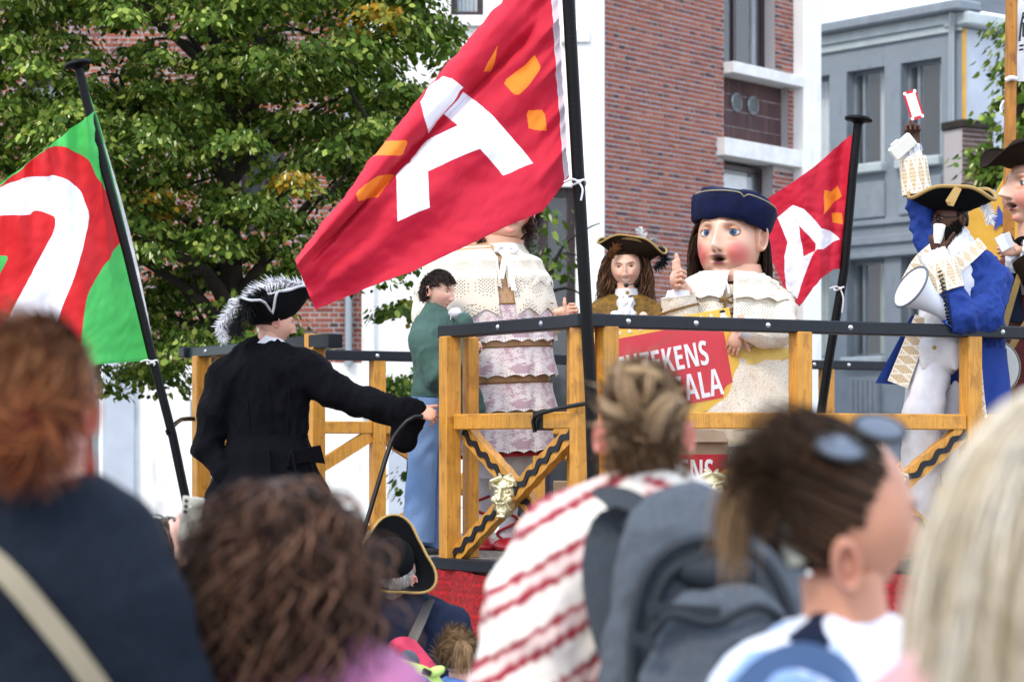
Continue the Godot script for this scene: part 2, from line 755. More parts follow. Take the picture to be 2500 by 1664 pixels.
func make_materials() -> void:
	mat("paving", "8a8782", 0.9, {"tex": "patch", "tri": 0.6, "world": 1, "bump": 0.6})
	mat("road", "55565a", 0.9, {"tex": "patch", "tri": 0.9, "world": 1, "bump": 0.4})
	mat("mortar", "cbc3c2", 0.95, {"tex": "fine", "tri": 2.0, "bump": 0.3})
	mat("brick", "ffffff", 0.85, {"vc": true, "tex": "fine", "tri": 5.0, "bump": 0.3})
	mat("render_white", "f3f3f1", 0.85, {"tex": "streak", "tri": 0.3, "bump": 0.1})
	mat("stone_white", "ecebe8", 0.8, {"tex": "soft", "tri": 0.8})
	mat("frame_dark", "2b1a1d", 0.4)
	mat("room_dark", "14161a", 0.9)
	mat("curtain", "e2e8ec", 0.9, {"tex": "soft", "tri": 1.5})
	mat("curtain_green", "c6d4cb", 0.9, {"tex": "soft", "tri": 1.5})
	var g := mat("glass", "aebbc4", 0.04, {"spec": 0.6})
	g.albedo_color.a = 0.1
	g.transparency = BaseMaterial3D.TRANSPARENCY_ALPHA
	mat("metal_grey", "9aa3a8", 0.45, {"metal": 0.6})
	mat("grey_wall", "858f99", 0.9, {"tex": "streak", "tri": 0.35, "bump": 0.25})
	mat("grey_trim", "8b949d", 0.85, {"tex": "soft", "tri": 0.7})
	mat("grey_sill", "b9c3c6", 0.8, {"tex": "soft", "tri": 0.7})
	mat("pale_wall", "c2cad6", 0.9, {"tex": "soft", "tri": 0.3})
	mat("cornice", "bfcacc", 0.8, {"tex": "soft", "tri": 0.6})
	mat("roof_dark", "4d5560", 0.7, {"tex": "patch", "tri": 0.8})
	mat("teal", "7d9296", 0.6)
	mat("bark", "3b3427", 0.95, {"tex": "patch", "tri": 2.5, "bump": 2.0})
	mat("leaf", "ffffff", 0.62, {"vc": true, "back": "b8c060", "spec": 0.25})
	mat("ochre", "dc9a38", 0.5, {"tex": "worn", "tri": 1.1, "bump": 0.12, "bump_tex": "grain"})
	mat("ochre_pole", "b87a2e", 0.65, {"tex": "worn", "tri": 0.8, "bump": 0.2, "bump_tex": "grain"})
	mat("rail_black", "171c26", 0.42, {"tex": "worn", "tri": 1.6, "spec": 0.4})
	mat("rail_green", "12302c", 0.4, {"tex": "fine", "tri": 3.0})
	mat("pole_black", "07080b", 0.5, {"tex": "patch", "tri": 3.0, "bump": 0.15, "spec": 0.3})
	mat("bolt", "c9ccd0", 0.3, {"metal": 0.9})
	mat("iron", "15171a", 0.45, {"metal": 0.4})
	mat("gold_mask", "eadfb6", 0.3, {"metal": 0.9, "bump": 0.3, "tri": 6.0})
	mat("deck_wood", "8d857b", 0.9, {"tex": "grain", "tri": 1.0, "bump": 0.3, "bump_tex": "grain"})
	mat("beam_wood", "4a4038", 0.85, {"tex": "grain", "tri": 1.0, "bump": 0.3, "bump_tex": "grain"})
	mat("red_edge", "7d3b2c", 0.8, {"tex": "grain", "tri": 1.0})
	mat("velvet_red", "e0101c", 0.75, {"tex": "crush", "tri": 6.0, "rim": 0.15, "bump": 0.5})
	mat("cord_white", "dcdade", 0.8)
	mat("cardboard", "a58c72", 0.9, {"tex": "soft", "tri": 1.5})
	mat("sign_red", "d8434c", 0.7)
	mat("sign_deep", "c3212f", 0.7)
	mat("sign_yellow", "efc04f", 0.7)
	mat("sign_white", "f7f7f5", 0.6)
	mat("ink", "16181d", 0.7)
	mat("star_blue", "2b459a", 0.6)
	mat("board_yellow", "dca838", 0.65, {"tex": "soft", "tri": 0.8})
	mat("banner", "dcdde0", 0.85, {"tex": "soft", "tri": 1.0})
	mat("skin", "ffffff", 0.5, {"vc": true, "sss": 0.12, "spec": 0.4, "bump": 0.02, "tri": 14.0})
	mat("papier", "ffffff", 0.42, {"vc": true, "spec": 0.5, "coat": 0.25})
	mat("hair", "ffffff", 0.5, {"vc": true, "spec": 0.3})
	mat("eye", "ffffff", 0.15, {"vc": true})
	mat("black_wool", "090a10", 0.9, {"tex": "fine", "tri": 3.0, "rim": 0.04, "spec": 0.25, "bump": 0.1, "bump_tex": "weave"})
	mat("felt_black", "0a0b0e", 0.92, {"tex": "fine", "tri": 4.0, "rim": 0.04, "spec": 0.25, "bump": 0.08})
	mat("felt_brown", "261a10", 0.92, {"tex": "fine", "tri": 4.0, "rim": 0.06, "spec": 0.25})
	mat("fleece", "4b6c63", 0.95, {"tex": "fine", "tri": 5.0, "rim": 0.2, "bump": 0.15})
	mat("denim", "f4f7fc", 0.85, {"tex": "denim", "tri": 4.0, "bump": 0.08, "bump_tex": "weave"})
	mat("white_cloth", "e9e9ee", 0.8, {"tex": "soft", "tri": 2.0, "bump": 0.05, "bump_tex": "weave"})
	mat("royal_blue", "213c86", 0.75, {"tex": "soft", "tri": 2.5, "rim": 0.06, "spec": 0.3, "bump": 0.05, "bump_tex": "weave"})
	mat("navy_velvet", "091440", 0.75, {"tex": "patch", "tri": 5.0, "rim": 0.12, "spec": 0.3})
	mat("navy_cloth", "172239", 0.88, {"tex": "fine", "tri": 3.0, "rim": 0.05, "spec": 0.3})
	mat("gold_velvet", "a87a12", 0.75, {"tex": "crush", "tri": 5.0, "rim": 0.2})
	mat("gold_trim", "c9a561", 0.55, {"metal": 0.35, "tex": "fine", "tri": 8.0, "bump": 0.4})
	mat("silver_trim", "dcdee2", 0.7, {"tex": "fine", "tri": 8.0, "bump": 0.4})
	mat("lace", "ffffff", 0.85, {"tex": "lace"})
	mat("crochet", "ffffff", 0.9, {"tex": "crochet", "bump": 0.25, "bump_tex": "crochet"})
	mat("brocade", "ffffff", 0.85, {"tex": "brocade", "tri": 3.2, "bump": 0.1})
	mat("satin_peach", "cfae8e", 0.5, {"tex": "brocade", "tri": 2.0})
	mat("cream_lace", "f0e8d8", 0.9, {"tex": "crochet", "tri": 3.4, "bump": 0.3, "bump_tex": "crochet"})
	mat("sash_yellow", "ecca6c", 0.75, {"tex": "soft", "tri": 2.0})
	mat("braid", "ffffff", 0.75, {"tex": "braid", "bump": 0.25, "bump_tex": "braid"})
	mat("shoe_red", "a80f1e", 0.35)
	mat("ribbon_red", "a5121f", 0.6)
	mat("ribbon_white", "eeeef2", 0.5)
	mat("brown_cord", "7c5a2c", 0.8)
	mat("hair_fair", "ffffff", 0.55, {"vc": true, "spec": 0.35, "back": "a09c90"})
	mat("feather", "ffffff", 0.9, {"vc": true, "back": "808080"})
	mat("horn_white", "e4e5ea", 0.4)
	mat("horn_rim", "5b6068", 0.6)
	mat("horn_blue", "3c68c0", 0.45)
	mat("plastic_cream", "e8e6da", 0.45)
	mat("plastic_black", "0e0f11", 0.45)
	mat("phone", "b9b6a8", 0.25, {"metal": 0.3})
	mat("slate_cloth", "1f2733", 0.92, {"tex": "fine", "tri": 2.0, "rim": 0.12, "spec": 0.25})
	mat("strap_beige", "a49a83", 0.85, {"tex": "fine", "tri": 6.0})
	mat("stripe_knit", "ffffff", 0.92, {"vc": true, "bump": 0.15, "tri": 6.0, "rim": 0.3})
	mat("heather", "8f979f", 0.95, {"tex": "heather", "tri": 5.0, "bump": 0.1})
	mat("heather_dark", "747c84", 0.95, {"tex": "heather", "tri": 5.0, "bump": 0.1})
	mat("pack_trim", "1d242c", 0.8)
	mat("blouse_rose", "c99a9c", 0.85, {"tex": "soft", "tri": 2.0})
	mat("pink_cloth", "b9709a", 0.85, {"tex": "soft", "tri": 2.0})
	mat("pink_pack", "d43258", 0.7, {"tex": "soft", "tri": 3.0})
	mat("neon", "c6e87c", 0.7)
	mat("child_blue", "5f86cf", 0.8, {"tex": "soft", "tri": 3.0})
	mat("shirt_print", "ffffff", 0.85, {"vc": true})
	mat("denim_strap", "e6edf8", 0.9, {"tex": "denim", "tri": 5.0})
	mat("hair_tie", "96988a", 0.9)
	mat("lens_tint", "5f6672", 0.16, {"spec": 0.8, "metal": 0.5})
	mat("earring", "9a2a14", 0.35)
	mat("crimson_coat", "6d1c1c", 0.75, {"tex": "patch", "tri": 4.0, "rim": 0.1})


# ---------------------------------------------------------------- setting
func build_ground() -> void:
	var s := Shape.new()
	s.face([Vector3(-150, 0, 60), Vector3(150, 0, 60), Vector3(150, 0, -200), Vector3(-150, 0, -200)], Vector3(0, -1, 0))
	structure(s, "ground", M.paving)
	s = Shape.new()
	s.box(Transform3D(Basis(), Vector3(0, 0.06, -26.2)), Vector3(80, 0.12, 3.4), 0.02)
	structure(s, "pavement", M.paving)
	s = Shape.new()
	s.face([Vector3(-60, 0.004, -24.4), Vector3(60, 0.004, -24.4), Vector3(60, 0.004, -17.6), Vector3(-60, 0.004, -17.6)], Vector3(0, -1, 0))
	structure(s, "road", M.road)


func brick_color() -> Color:
	var r := rng.randf()
	var c: Color
	if r < 0.62:
		c = lin("a45742").lerp(lin("bb6c52"), rng.randf())
	elif r < 0.85:
		c = lin("804a44").lerp(lin("8d5654"), rng.randf())
	elif r < 0.95:
		c = lin("bd7350")
	else:
		c = lin("5f4644")
	return c * rng.randf_range(0.78, 1.14)


func brick_into(s: Shape, x: float, y: float, w: float, h: float, z: float, proud: float) -> void:      # front and four sides of one brick
	var j := rng.randf_range(-0.002, 0.002)
	var a := Vector3(x + j, y + j, z + proud)
	var x1 := x + w
	var y1 := y + h + j
	var q := [a, Vector3(x1, a.y, a.z + j), Vector3(x1 + j, y1, a.z), Vector3(a.x, y1, a.z + j)]
	var b := [Vector3(a.x - 0.003, a.y - 0.003, z - 0.01), Vector3(x1 + 0.003, a.y - 0.003, z - 0.01), Vector3(x1 + 0.003, y1 + 0.003, z - 0.01), Vector3(a.x - 0.003, y1 + 0.003, z - 0.01)]
	var mid := Vector3(x + w / 2, y + h / 2, z - 0.05)
	s.face(q, mid)
	for k in 4:
		s.face([q[k], q[(k + 1) % 4], b[(k + 1) % 4], b[k]], mid)


# Bricks in English bond over a rectangle of a wall (local x, y; front at z), leaving the openings out.
# The first `pieces` full ones that lie in `near` become parts; the others are joined.
func brick_wall(parent: Node3D, x0: float, x1: float, y0: float, y1: float, z: float, holes: Array, pieces: int, near: Rect2) -> void:
	var rest := Shape.new()
	var variants := {}
	var made := 0
	var row := 0
	var y := y0
	while y < y1 - 0.02:
		var hh := minf(0.039, y1 - y)
		var long := row % 2 == 0
		var step := 0.222 if long else 0.111
		var x := x0 - (0.0 if long else 0.055)
		while x < x1:
			var a := maxf(x, x0)
			var b := minf(x + step - 0.019, x1)
			var ok := b - a > 0.02
			for h: Rect2 in holes:
				if a < h.end.x and b > h.position.x and y + hh > h.position.y + 0.01 and y < h.end.y - 0.01:
					if a < h.position.x - 0.02:
						b = h.position.x
					elif b > h.end.x + 0.02:
						a = h.end.x
					else:
						ok = false
			if ok:
				if made < pieces and long and b - a > 0.2 and near.has_point(Vector2(a, y)):
					var key := rng.randi() % 14
					if not variants.has(key):
						var s := Shape.new()
						s.col = brick_color()
						brick_into(s, 0, 0, 0.203, 0.039, 0, rng.randf_range(0.006, 0.011))
						variants[key] = s.mesh()
					var o := put(variants[key], "brick", M.brick, parent, true)
					o.position = Vector3(a, y, z)
					made += 1
				else:
					rest.col = brick_color()
					brick_into(rest, a, y, b - a, hh, z, rng.randf_range(0.005, 0.011))
			x += step
		y += 0.059
		row += 1
	if rest.v.size():
		var o := part(rest, "brickwork", M.brick, parent, true)
		o.set_meta("kind", "stuff")


func lbox(s: Shape, x0: float, x1: float, y0: float, y1: float, z0: float, z1: float, bev := 0.0) -> void:
	s.box(Transform3D(Basis(), Vector3((x0 + x1) / 2, (y0 + y1) / 2, (z0 + z1) / 2)), Vector3(x1 - x0, y1 - y0, z1 - z0), bev)


# A window in an opening of a wall, in the wall's own axes: frame, mullions, panes, a dim room with a curtain.
func window(parent: Node3D, x0: float, x1: float, y0: float, y1: float, z: float, fr: Material, mullions: Array, curtain: Material, share := 0.5, fw := 0.07) -> void:
	var w := Node3D.new()
	w.name = "window"
	parent.add_child(w, true)
	var s := Shape.new()
	lbox(s, x0, x0 + fw, y0, y1, z - 0.04, z + 0.03, 0.004)
	lbox(s, x1 - fw, x1, y0, y1, z - 0.04, z + 0.03, 0.004)
	lbox(s, x0 + fw, x1 - fw, y0, y0 + fw, z - 0.04, z + 0.028, 0.004)
	lbox(s, x0 + fw, x1 - fw, y1 - fw, y1, z - 0.04, z + 0.028, 0.004)
	for m in mullions:
		lbox(s, x0 + (x1 - x0) * m - fw / 2, x0 + (x1 - x0) * m + fw / 2, y0 + fw, y1 - fw, z - 0.04, z + 0.034, 0.004)
	part(s, "frame", fr, w, true)
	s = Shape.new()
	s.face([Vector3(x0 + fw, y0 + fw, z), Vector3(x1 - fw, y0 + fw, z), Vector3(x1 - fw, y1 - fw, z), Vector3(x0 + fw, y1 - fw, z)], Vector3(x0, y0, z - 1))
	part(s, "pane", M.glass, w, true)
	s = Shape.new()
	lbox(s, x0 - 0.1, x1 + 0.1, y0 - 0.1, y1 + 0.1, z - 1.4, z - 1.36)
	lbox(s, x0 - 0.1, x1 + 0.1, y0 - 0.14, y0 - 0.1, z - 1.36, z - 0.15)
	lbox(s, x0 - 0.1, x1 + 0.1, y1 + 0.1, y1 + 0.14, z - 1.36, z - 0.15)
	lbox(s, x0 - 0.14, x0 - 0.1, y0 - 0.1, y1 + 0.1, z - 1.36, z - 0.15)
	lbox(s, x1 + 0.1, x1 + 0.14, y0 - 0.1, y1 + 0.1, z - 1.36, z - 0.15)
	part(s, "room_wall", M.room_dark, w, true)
	if curtain:
		var pts := PackedVector3Array()
		var n := 40
		for k in 2:
			for j in n:
				var a := float(j) / (n - 1)
				pts.append(Vector3(lerpf(x1 - fw, x0 + (x1 - x0) * (1.0 - share), a), lerpf(y0, y1, k), z - 0.12 + 0.035 * sin(a * 38.0) + 0.012 * sin(a * 91.0)))
		s = Shape.new()
		s.grid(pts, n)
		part(s, "curtain", curtain, w, true)


func build_brick_building() -> void:
	var o := thing("brick_building", "brick and white rendered town house behind the wagon, with tall dark framed windows", "building", Vector3((1475.0 - 1250.0) * 28.0 / F, 0, -28.0))
	var a := deg_to_rad(51.0)
	var side := Node3D.new()      # the brick front that recedes to the right
	side.name = "side_front"
	side.rotation.y = a
	o.add_child(side)
	var wu := Rect2(2.468, 6.42, 1.19, 2.2)
	var wl := Rect2(2.468, 3.1, 1.13, 2.11)
	var s := Shape.new()
	for q in [[0.0, 2.468, 0.0, 11.0], [3.968, 4.07, 5.5, 6.3], [3.66, 4.07, 6.3, 11.0], [3.6, 4.07, 0.0, 5.25], [2.468, 3.66, 8.62, 11.0], [2.468, 3.6, 0.0, 3.1]]:
		lbox(s, q[0], q[1], q[2], q[3], -0.34, 0.0)
	part(s, "mortar_bed", M.mortar, side, true)
	brick_wall(side, 0.02, 4.06, 2.6, 8.4, 0.0, [wu, wl, Rect2(2.468, 5.25, 1.5, 1.05), Rect2(2.468, 6.28, 1.62, 0.14), Rect2(2.315, 5.2, 1.8, 0.3)], 300, Rect2(0.0, 4.6, 2.5, 3.6))
	s = Shape.new()
	lbox(s, 4.072, 4.5, 0.0, 11.0, -0.6, 0.16, 0.01)
	part(s, "white_pier", M.render_white, side, true)
	s = Shape.new()
	lbox(s, 2.46, 4.1, 6.28, 6.42, -0.3, 0.16, 0.008)
	part(s, "sill", M.stone_white, side, true)
	s = Shape.new()
	lbox(s, 2.32, 4.1, 5.25, 5.47, -0.3, 0.13, 0.008)
	part(s, "lintel", M.stone_white, side, true)
	s = Shape.new()
	lbox(s, 2.47, 3.966, 5.472, 6.278, -0.3, -0.12)
	part(s, "panel_bed", M.mortar, side, true)
	s = Shape.new()      # upright bricks of the spandrel
	for r in 4:
		for k in 24:
			s.col = lin("5a4244").lerp(lin("6b4c48"), rng.randf()) * rng.randf_range(0.75, 1.15)
			brick_into(s, 2.475 + k * 0.062, 5.478 + r * 0.2, 0.053, 0.19, -0.12, 0.007)
	part(s, "soldier_bricks", M.brick, side, true).set_meta("kind", "stuff")
	for k in 2:
		var x: float = [2.906, 3.279][k]
		s = Shape.new()
		var ring := []
		for j in 25:
			ring.append(Vector3(x + 0.105 * cos(j * TAU / 24), 5.985 + 0.105 * sin(j * TAU / 24), -0.1))
		s.tube(ring, 0.016, 6, false)
		s.lathe(Vector3(x, 5.985, -0.105), [Vector2(0.1, 0), Vector2(0.1, 0.006)], 24, Basis(Vector3.RIGHT, PI / 2))
		var vt := part(s, "round_vent", M.metal_grey, side, true)
		s = Shape.new()
		for j in 6:
			var yy := -0.07 + j * 0.028
			var hw := sqrt(0.0088 - yy * yy)
			lbox(s, x - hw, x + hw, 5.985 + yy - 0.006, 5.985 + yy + 0.006, -0.094, -0.08)
		part(s, "louvre", M.iron, vt, true)
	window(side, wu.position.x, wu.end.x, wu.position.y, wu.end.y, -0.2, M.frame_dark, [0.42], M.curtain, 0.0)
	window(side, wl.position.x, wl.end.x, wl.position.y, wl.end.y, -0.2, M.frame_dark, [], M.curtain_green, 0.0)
	s = Shape.new()
	lbox(s, wl.position.x + 0.08, wl.end.x - 0.08, 4.8, 5.1, -0.3, -0.27)
	part(s, "roller_blind", M.curtain, side, true)
	# the front that faces the street, to the left of the corner
	var k := 28.0 / F
	var xx := func(u: float) -> float: return (u - 1475.0) * k
	var yy := func(v: float) -> float: return EYE + (1093.0 - v) * k
	var front := Node3D.new()
	front.name = "street_front"
	o.add_child(front)
	var open := [Rect2(xx.call(1243), 0.1, 165 * k, yy.call(455) - 0.1), Rect2(xx.call(1100), yy.call(38), 80 * k, 1.6), Rect2(xx.call(1384), yy.call(76), 50 * k, 1.6),
		Rect2(xx.call(585), yy.call(565), 110 * k, 1.35), Rect2(xx.call(60), yy.call(420), 120 * k, 1.1), Rect2(xx.call(560), yy.call(75), 80 * k, 1.6), Rect2(xx.call(140), 0.05, 100 * k, yy.call(930))]
	s = Shape.new()
	var cols := [-2600.0, 60.0, 140.0, 180.0, 240.0, 560.0, 585.0, 640.0, 695.0, 885.0, 1100.0, 1180.0, 1243.0, 1384.0, 1408.0, 1434.0, 1475.0]
	var bed := Shape.new()
	for j in cols.size() - 1:
		var xa: float = xx.call(cols[j])
		var xb: float = xx.call(cols[j + 1])
		var cuts := [0.0, 11.0]
		var cover := []
		for h: Rect2 in open:
			if h.position.x < xb - 0.005 and h.end.x > xa + 0.005:
				cuts.append(h.position.y)
				cuts.append(h.end.y)
				cover.append(h)
		cuts.append(yy.call(885.0))
		cuts.sort()
		for n in cuts.size() - 1:
			var my: float = (cuts[n] + cuts[n + 1]) / 2
			var inside := false
			for h: Rect2 in cover:
				inside = inside or (my > h.position.y and my < h.end.y)
			if inside or cuts[n + 1] - cuts[n] < 0.01:
				continue
			var brick: bool = cols[j] < 884.0 and my > float(yy.call(885.0))
			lbox(bed if brick else s, xa, xb, cuts[n], cuts[n + 1], -0.34, -0.02 if brick else 0.012)
	part(s, "white_wall", M.render_white, front, true)
	part(bed, "mortar_bed", M.mortar, front, true)
	brick_wall(front, xx.call(-260.0), xx.call(883.0), yy.call(884.0), 7.6, -0.02, open, 0, Rect2())
	s = Shape.new()
	lbox(s, xx.call(1405.0), 0.0, 0.0, 11.0, 0.0125, 0.11, 0.01)
	part(s, "white_pier", M.render_white, front, true)
	s = Shape.new()
	lbox(s, xx.call(884.0), xx.call(914.0), 2.0, 11.0, 0.0125, 0.09, 0.01)
	part(s, "white_pier", M.render_white, front, true)
	s = Shape.new()
	lbox(s, xx.call(253.0), xx.call(330.0), 0.0, yy.call(885.0), 0.0125, 0.1, 0.01)
	part(s, "grey_pilaster", M.pale_wall, front, true)
	s = Shape.new()
	lbox(s, xx.call(950.0), xx.call(1000.0), 0.0, yy.call(1040.0), 0.0125, 0.2, 0.01)
	part(s, "grey_pilaster", M.pale_wall, front, true)
	s = Shape.new()
	for q in [[1370.0, 1440.0, 108.0, 78.0, 0.15], [1085.0, 1195.0, 66.0, 40.0, 0.1], [50.0, 190.0, 452.0, 422.0, 0.1]]:
		s = Shape.new()
		lbox(s, xx.call(q[0]), xx.call(q[1]), yy.call(q[2]), yy.call(q[3]), -0.2, q[4], 0.006)
		part(s, "sill", M.stone_white, front, true)
	s = Shape.new()
	s.tube([Vector3(xx.call(898.0) - 0.22, 2.6, 0.06), Vector3(xx.call(898.0) - 0.22, 7.0, 0.06), Vector3(xx.call(898.0) - 0.22, 11.0, 0.06)], 0.045, 8)
	part(s, "downpipe", M.metal_grey, front, true)
	for n in open.size():
		var h: Rect2 = open[n]
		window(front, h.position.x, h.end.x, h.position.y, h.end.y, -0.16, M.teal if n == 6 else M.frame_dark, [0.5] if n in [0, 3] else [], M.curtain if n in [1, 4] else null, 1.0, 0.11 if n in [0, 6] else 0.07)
	s = Shape.new()
	lbox(s, xx.call(465.0), xx.call(480.0), yy.call(1020.0), yy.call(975.0), 0.0125, 0.05, 0.004)
	part(s, "letter_box", M.metal_grey, front, true)
	s = Shape.new()
	lbox(s, -13.0, 0.2, 11.0, 11.25, -6.0, 0.3)
	part(s, "roof_edge", M.roof_dark, front, true)


func build_grey_building() -> void:
	var o := thing("grey_building", "blue grey rendered house with a moulded cornice and curtained windows, right background", "building", Vector3((2350.0 - 1250.0) * 36.0 / F, 0, -36.0))
	var fr := Node3D.new()      # local x runs to the left along the facade, so it is built with negative x
	fr.name = "facade"
	fr.rotation.y = -deg_to_rad(50.0)
	o.add_child(fr)
	var wins := []
	for y in [[6.04, 7.52], [3.06, 4.56], [0.1, 1.9]]:
		for x in [[0.4, 1.195], [1.52, 2.3], [2.66, 3.45], [3.8, 4.6]]:
			wins.append(Rect2(-x[1], y[0], x[1] - x[0], y[1] - y[0]))
	var s := Shape.new()
	var cols := [-9.0, -4.6, -3.8, -3.45, -2.66, -2.3, -1.52, -1.195, -0.4, 0.0]
	for j in cols.size() - 1:
		var rows := [0.0, 7.97] if j % 2 == 0 else [0.0, 0.1, 1.9, 3.06, 4.56, 6.04, 7.52, 7.97]
		for n in rows.size() - 1:
			if rows.size() == 2 or n % 2 == 0:
				lbox(s, cols[j], cols[j + 1], rows[n], rows[n + 1], -0.34, 0.0)
	part(s, "wall", M.grey_wall, fr, true)
	for n in wins.size():
		var h: Rect2 = wins[n]
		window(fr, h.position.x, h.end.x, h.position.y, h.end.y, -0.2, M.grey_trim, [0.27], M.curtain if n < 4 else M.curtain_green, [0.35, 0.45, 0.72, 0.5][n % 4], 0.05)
		if n < 8:
			s = Shape.new()
			lbox(s, h.position.x - 0.04, h.end.x + 0.04, h.position.y - 0.15, h.position.y, -0.2, 0.13, 0.02)
			part(s, "sill", M.grey_sill, fr, true)
	for q in [[4.79, 4.92, 0.05], [5.08, 5.16, 0.06], [4.58, 4.66, 0.09]]:
		s = Shape.new()
		lbox(s, -9.0, 0.0, q[0], q[1], 0.002, q[2], 0.01)
		part(s, "string_course", M.grey_trim, fr, true)
	for x in [[1.5, 2.33], [0.38, 1.22], [2.64, 3.48]]:
		s = Shape.new()
		lbox(s, -x[1], -x[0], 5.2, 5.75, 0.002, 0.035, 0.012)
		part(s, "panel", M.grey_trim, fr, true)
		s = Shape.new()
		lbox(s, -x[1] + 0.1, -x[0] - 0.1, 2.05, 2.75, 0.002, 0.04, 0.012)
		for k in 6:
			lbox(s, -x[1] + 0.16 + k * 0.1, -x[1] + 0.2 + k * 0.1, 2.1, 2.7, 0.0405, 0.055)
		part(s, "panel", M.grey_trim, fr, true)
	s = Shape.new()
	lbox(s, -9.0, 0.02, 7.98, 8.13, -0.3, 0.1, 0.01)
	lbox(s, -9.0, 0.02, 7.86, 7.978, 0.002, 0.05, 0.01)
	part(s, "cornice", M.cornice, fr, true)
	s = Shape.new()
	lbox(s, -9.0, 0.14, 8.132, 8.3, -0.3, 0.26, 0.03)
	part(s, "gutter", M.grey_trim, fr, true)
	s = Shape.new()
	s.tube([Vector3(-0.02, 8.1, 0.2), Vector3(-0.14, 7.8, 0.07), Vector3(-0.14, 5.0, 0.07), Vector3(-0.14, 0.0, 0.07)], 0.05, 8)
	part(s, "downpipe", M.metal_grey, fr, true)
	var rt := Node3D.new()
	rt.name = "end_wall"
	rt.rotation.y = deg_to_rad(38.0)
	o.add_child(rt)
	s = Shape.new()
	lbox(s, 0.06, 9.0, 0.0, 7.9, -0.3, 0.0)
	part(s, "pale_wall", M.pale_wall, rt, true)
	s = Shape.new()
	lbox(s, -0.1, 9.0, 7.92, 8.12, -0.3, 0.22, 0.03)
	part(s, "gutter", M.cornice, rt, true)
	s = Shape.new()
	lbox(s, 0.0, 0.06, 0.0, 7.9, -0.3, 0.03)
	part(s, "corner_strip", M.board_yellow, rt, true)
	s = Shape.new()
	s.face([Vector3(0, 8.14, 0.2), Vector3(9, 8.14, 0.2), Vector3(9, 10.2, -4.0), Vector3(1.2, 10.2, -4.0)], Vector3(4, 0, -3))
	part(s, "roof", M.roof_dark, rt, true)
	# the weathered brick stub in front of its end wall
	var b := thing("brick_pier", "weathered brown brick wall stub with mossy top beside the grey house", "wall", at(2390, 1093, 33.0) * Vector3(1, 0, 1))
	b.rotation.y = deg_to_rad(30)
	s = Shape.new()
	lbox(s, -0.27, 0.27, 0.0, 6.02, -0.4, -0.012)
	part(s, "mortar_bed", M.mortar, b, true)
	s = Shape.new()
	var y := 2.5
	var row := 0
	while y < 5.95:
		var x := -0.27 - (0.1 if row % 2 else 0.0)
		while x < 0.26:
			s.col = lin("5b4038").lerp(lin("74594b"), rng.randf()) * rng.randf_range(0.6, 1.1)
			var xa := maxf(x, -0.27)
			brick_into(s, xa, y, minf(x + 0.2, 0.27) - xa, 0.05, -0.01, 0.006)
			x += 0.212
		y += 0.066
		row += 1
	part(s, "brickwork", M.brick, b, true).set_meta("kind", "stuff")
	s = Shape.new()
	lbox(s, -0.31, 0.31, 6.0, 6.12, -0.44, 0.04, 0.02)
	part(s, "coping", M.bark, b, true)


# ---------------------------------------------------------------- trees
func leaf_color() -> Color:
	var r := rng.randf()
	if r < 0.7:
		return lin("384d1c").lerp(lin("5a742e"), rng.randf())
	return lin("74863a").lerp(lin("a3b056"), rng.randf())


func spray(s: Shape, q: Vector3, r: Vector3, n: int, size: float) -> void:      # a drooping spray of leaves
	var tone := rng.randf_range(0.75, 1.28)
	var warm := rng.randf() < 0.02
	var bracts := rng.randf()
	for k in n:
		var a := rng.randf() * TAU
		var h := pow(rng.randf(), 0.6)
		var d := Vector3(cos(a) * h, sqrt(1.0 - h * h) + rng.randfn(0, 0.14), sin(a) * h)
		var p := q + d * r * Vector3(1, 1.0, 1) * rng.randf_range(0.75, 1.08)
		var out := Vector3(d.x * 0.6 + rng.randfn(0, 0.25), -0.75 + rng.randfn(0, 0.25), d.z * 0.6 + rng.randfn(0, 0.25)).normalized()
		var nn := (d + Vector3(rng.randfn(0, 0.3), 0.35 + rng.randfn(0, 0.25), rng.randfn(0, 0.3))).normalized()
		var sd := out.cross(nn).normalized()
		var l := size * rng.randf_range(0.5, 1.3)
		if rng.randf() < 0.16 * bracts + 0.02:
			s.col = lin("b9c183").lerp(lin("d8d9a8"), rng.randf())
			s.leaf(p, out, sd, l * 0.85, l * 0.26)
			continue
		s.col = (leaf_color() * tone).lerp(lin("b3801f"), (0.75 if rng.randf() < 0.5 else 0.2) if warm else 0.0)
		s.leaf(p, out, sd, l, l * rng.randf_range(0.7, 0.92))


func limb(s: Shape, a: Vector3, b: Vector3, ra: float, rb: float, bend := 0.1) -> Array:
	var d := a.distance_to(b) * bend
	var m1 := a.lerp(b, 0.35) + Vector3(rng.randf_range(-d, d), rng.randf_range(0, d), rng.randf_range(-d, d))
	var m2 := a.lerp(b, 0.7) + Vector3(rng.randf_range(-d, d), rng.randf_range(0, d), rng.randf_range(-d, d))
	var p := line3([a, m1, m2, b], 9)
	var r := []
	for k in 9:
		r.append(lerpf(ra, rb, k / 8.0))
	s.tube(p, r, 8)
	return p


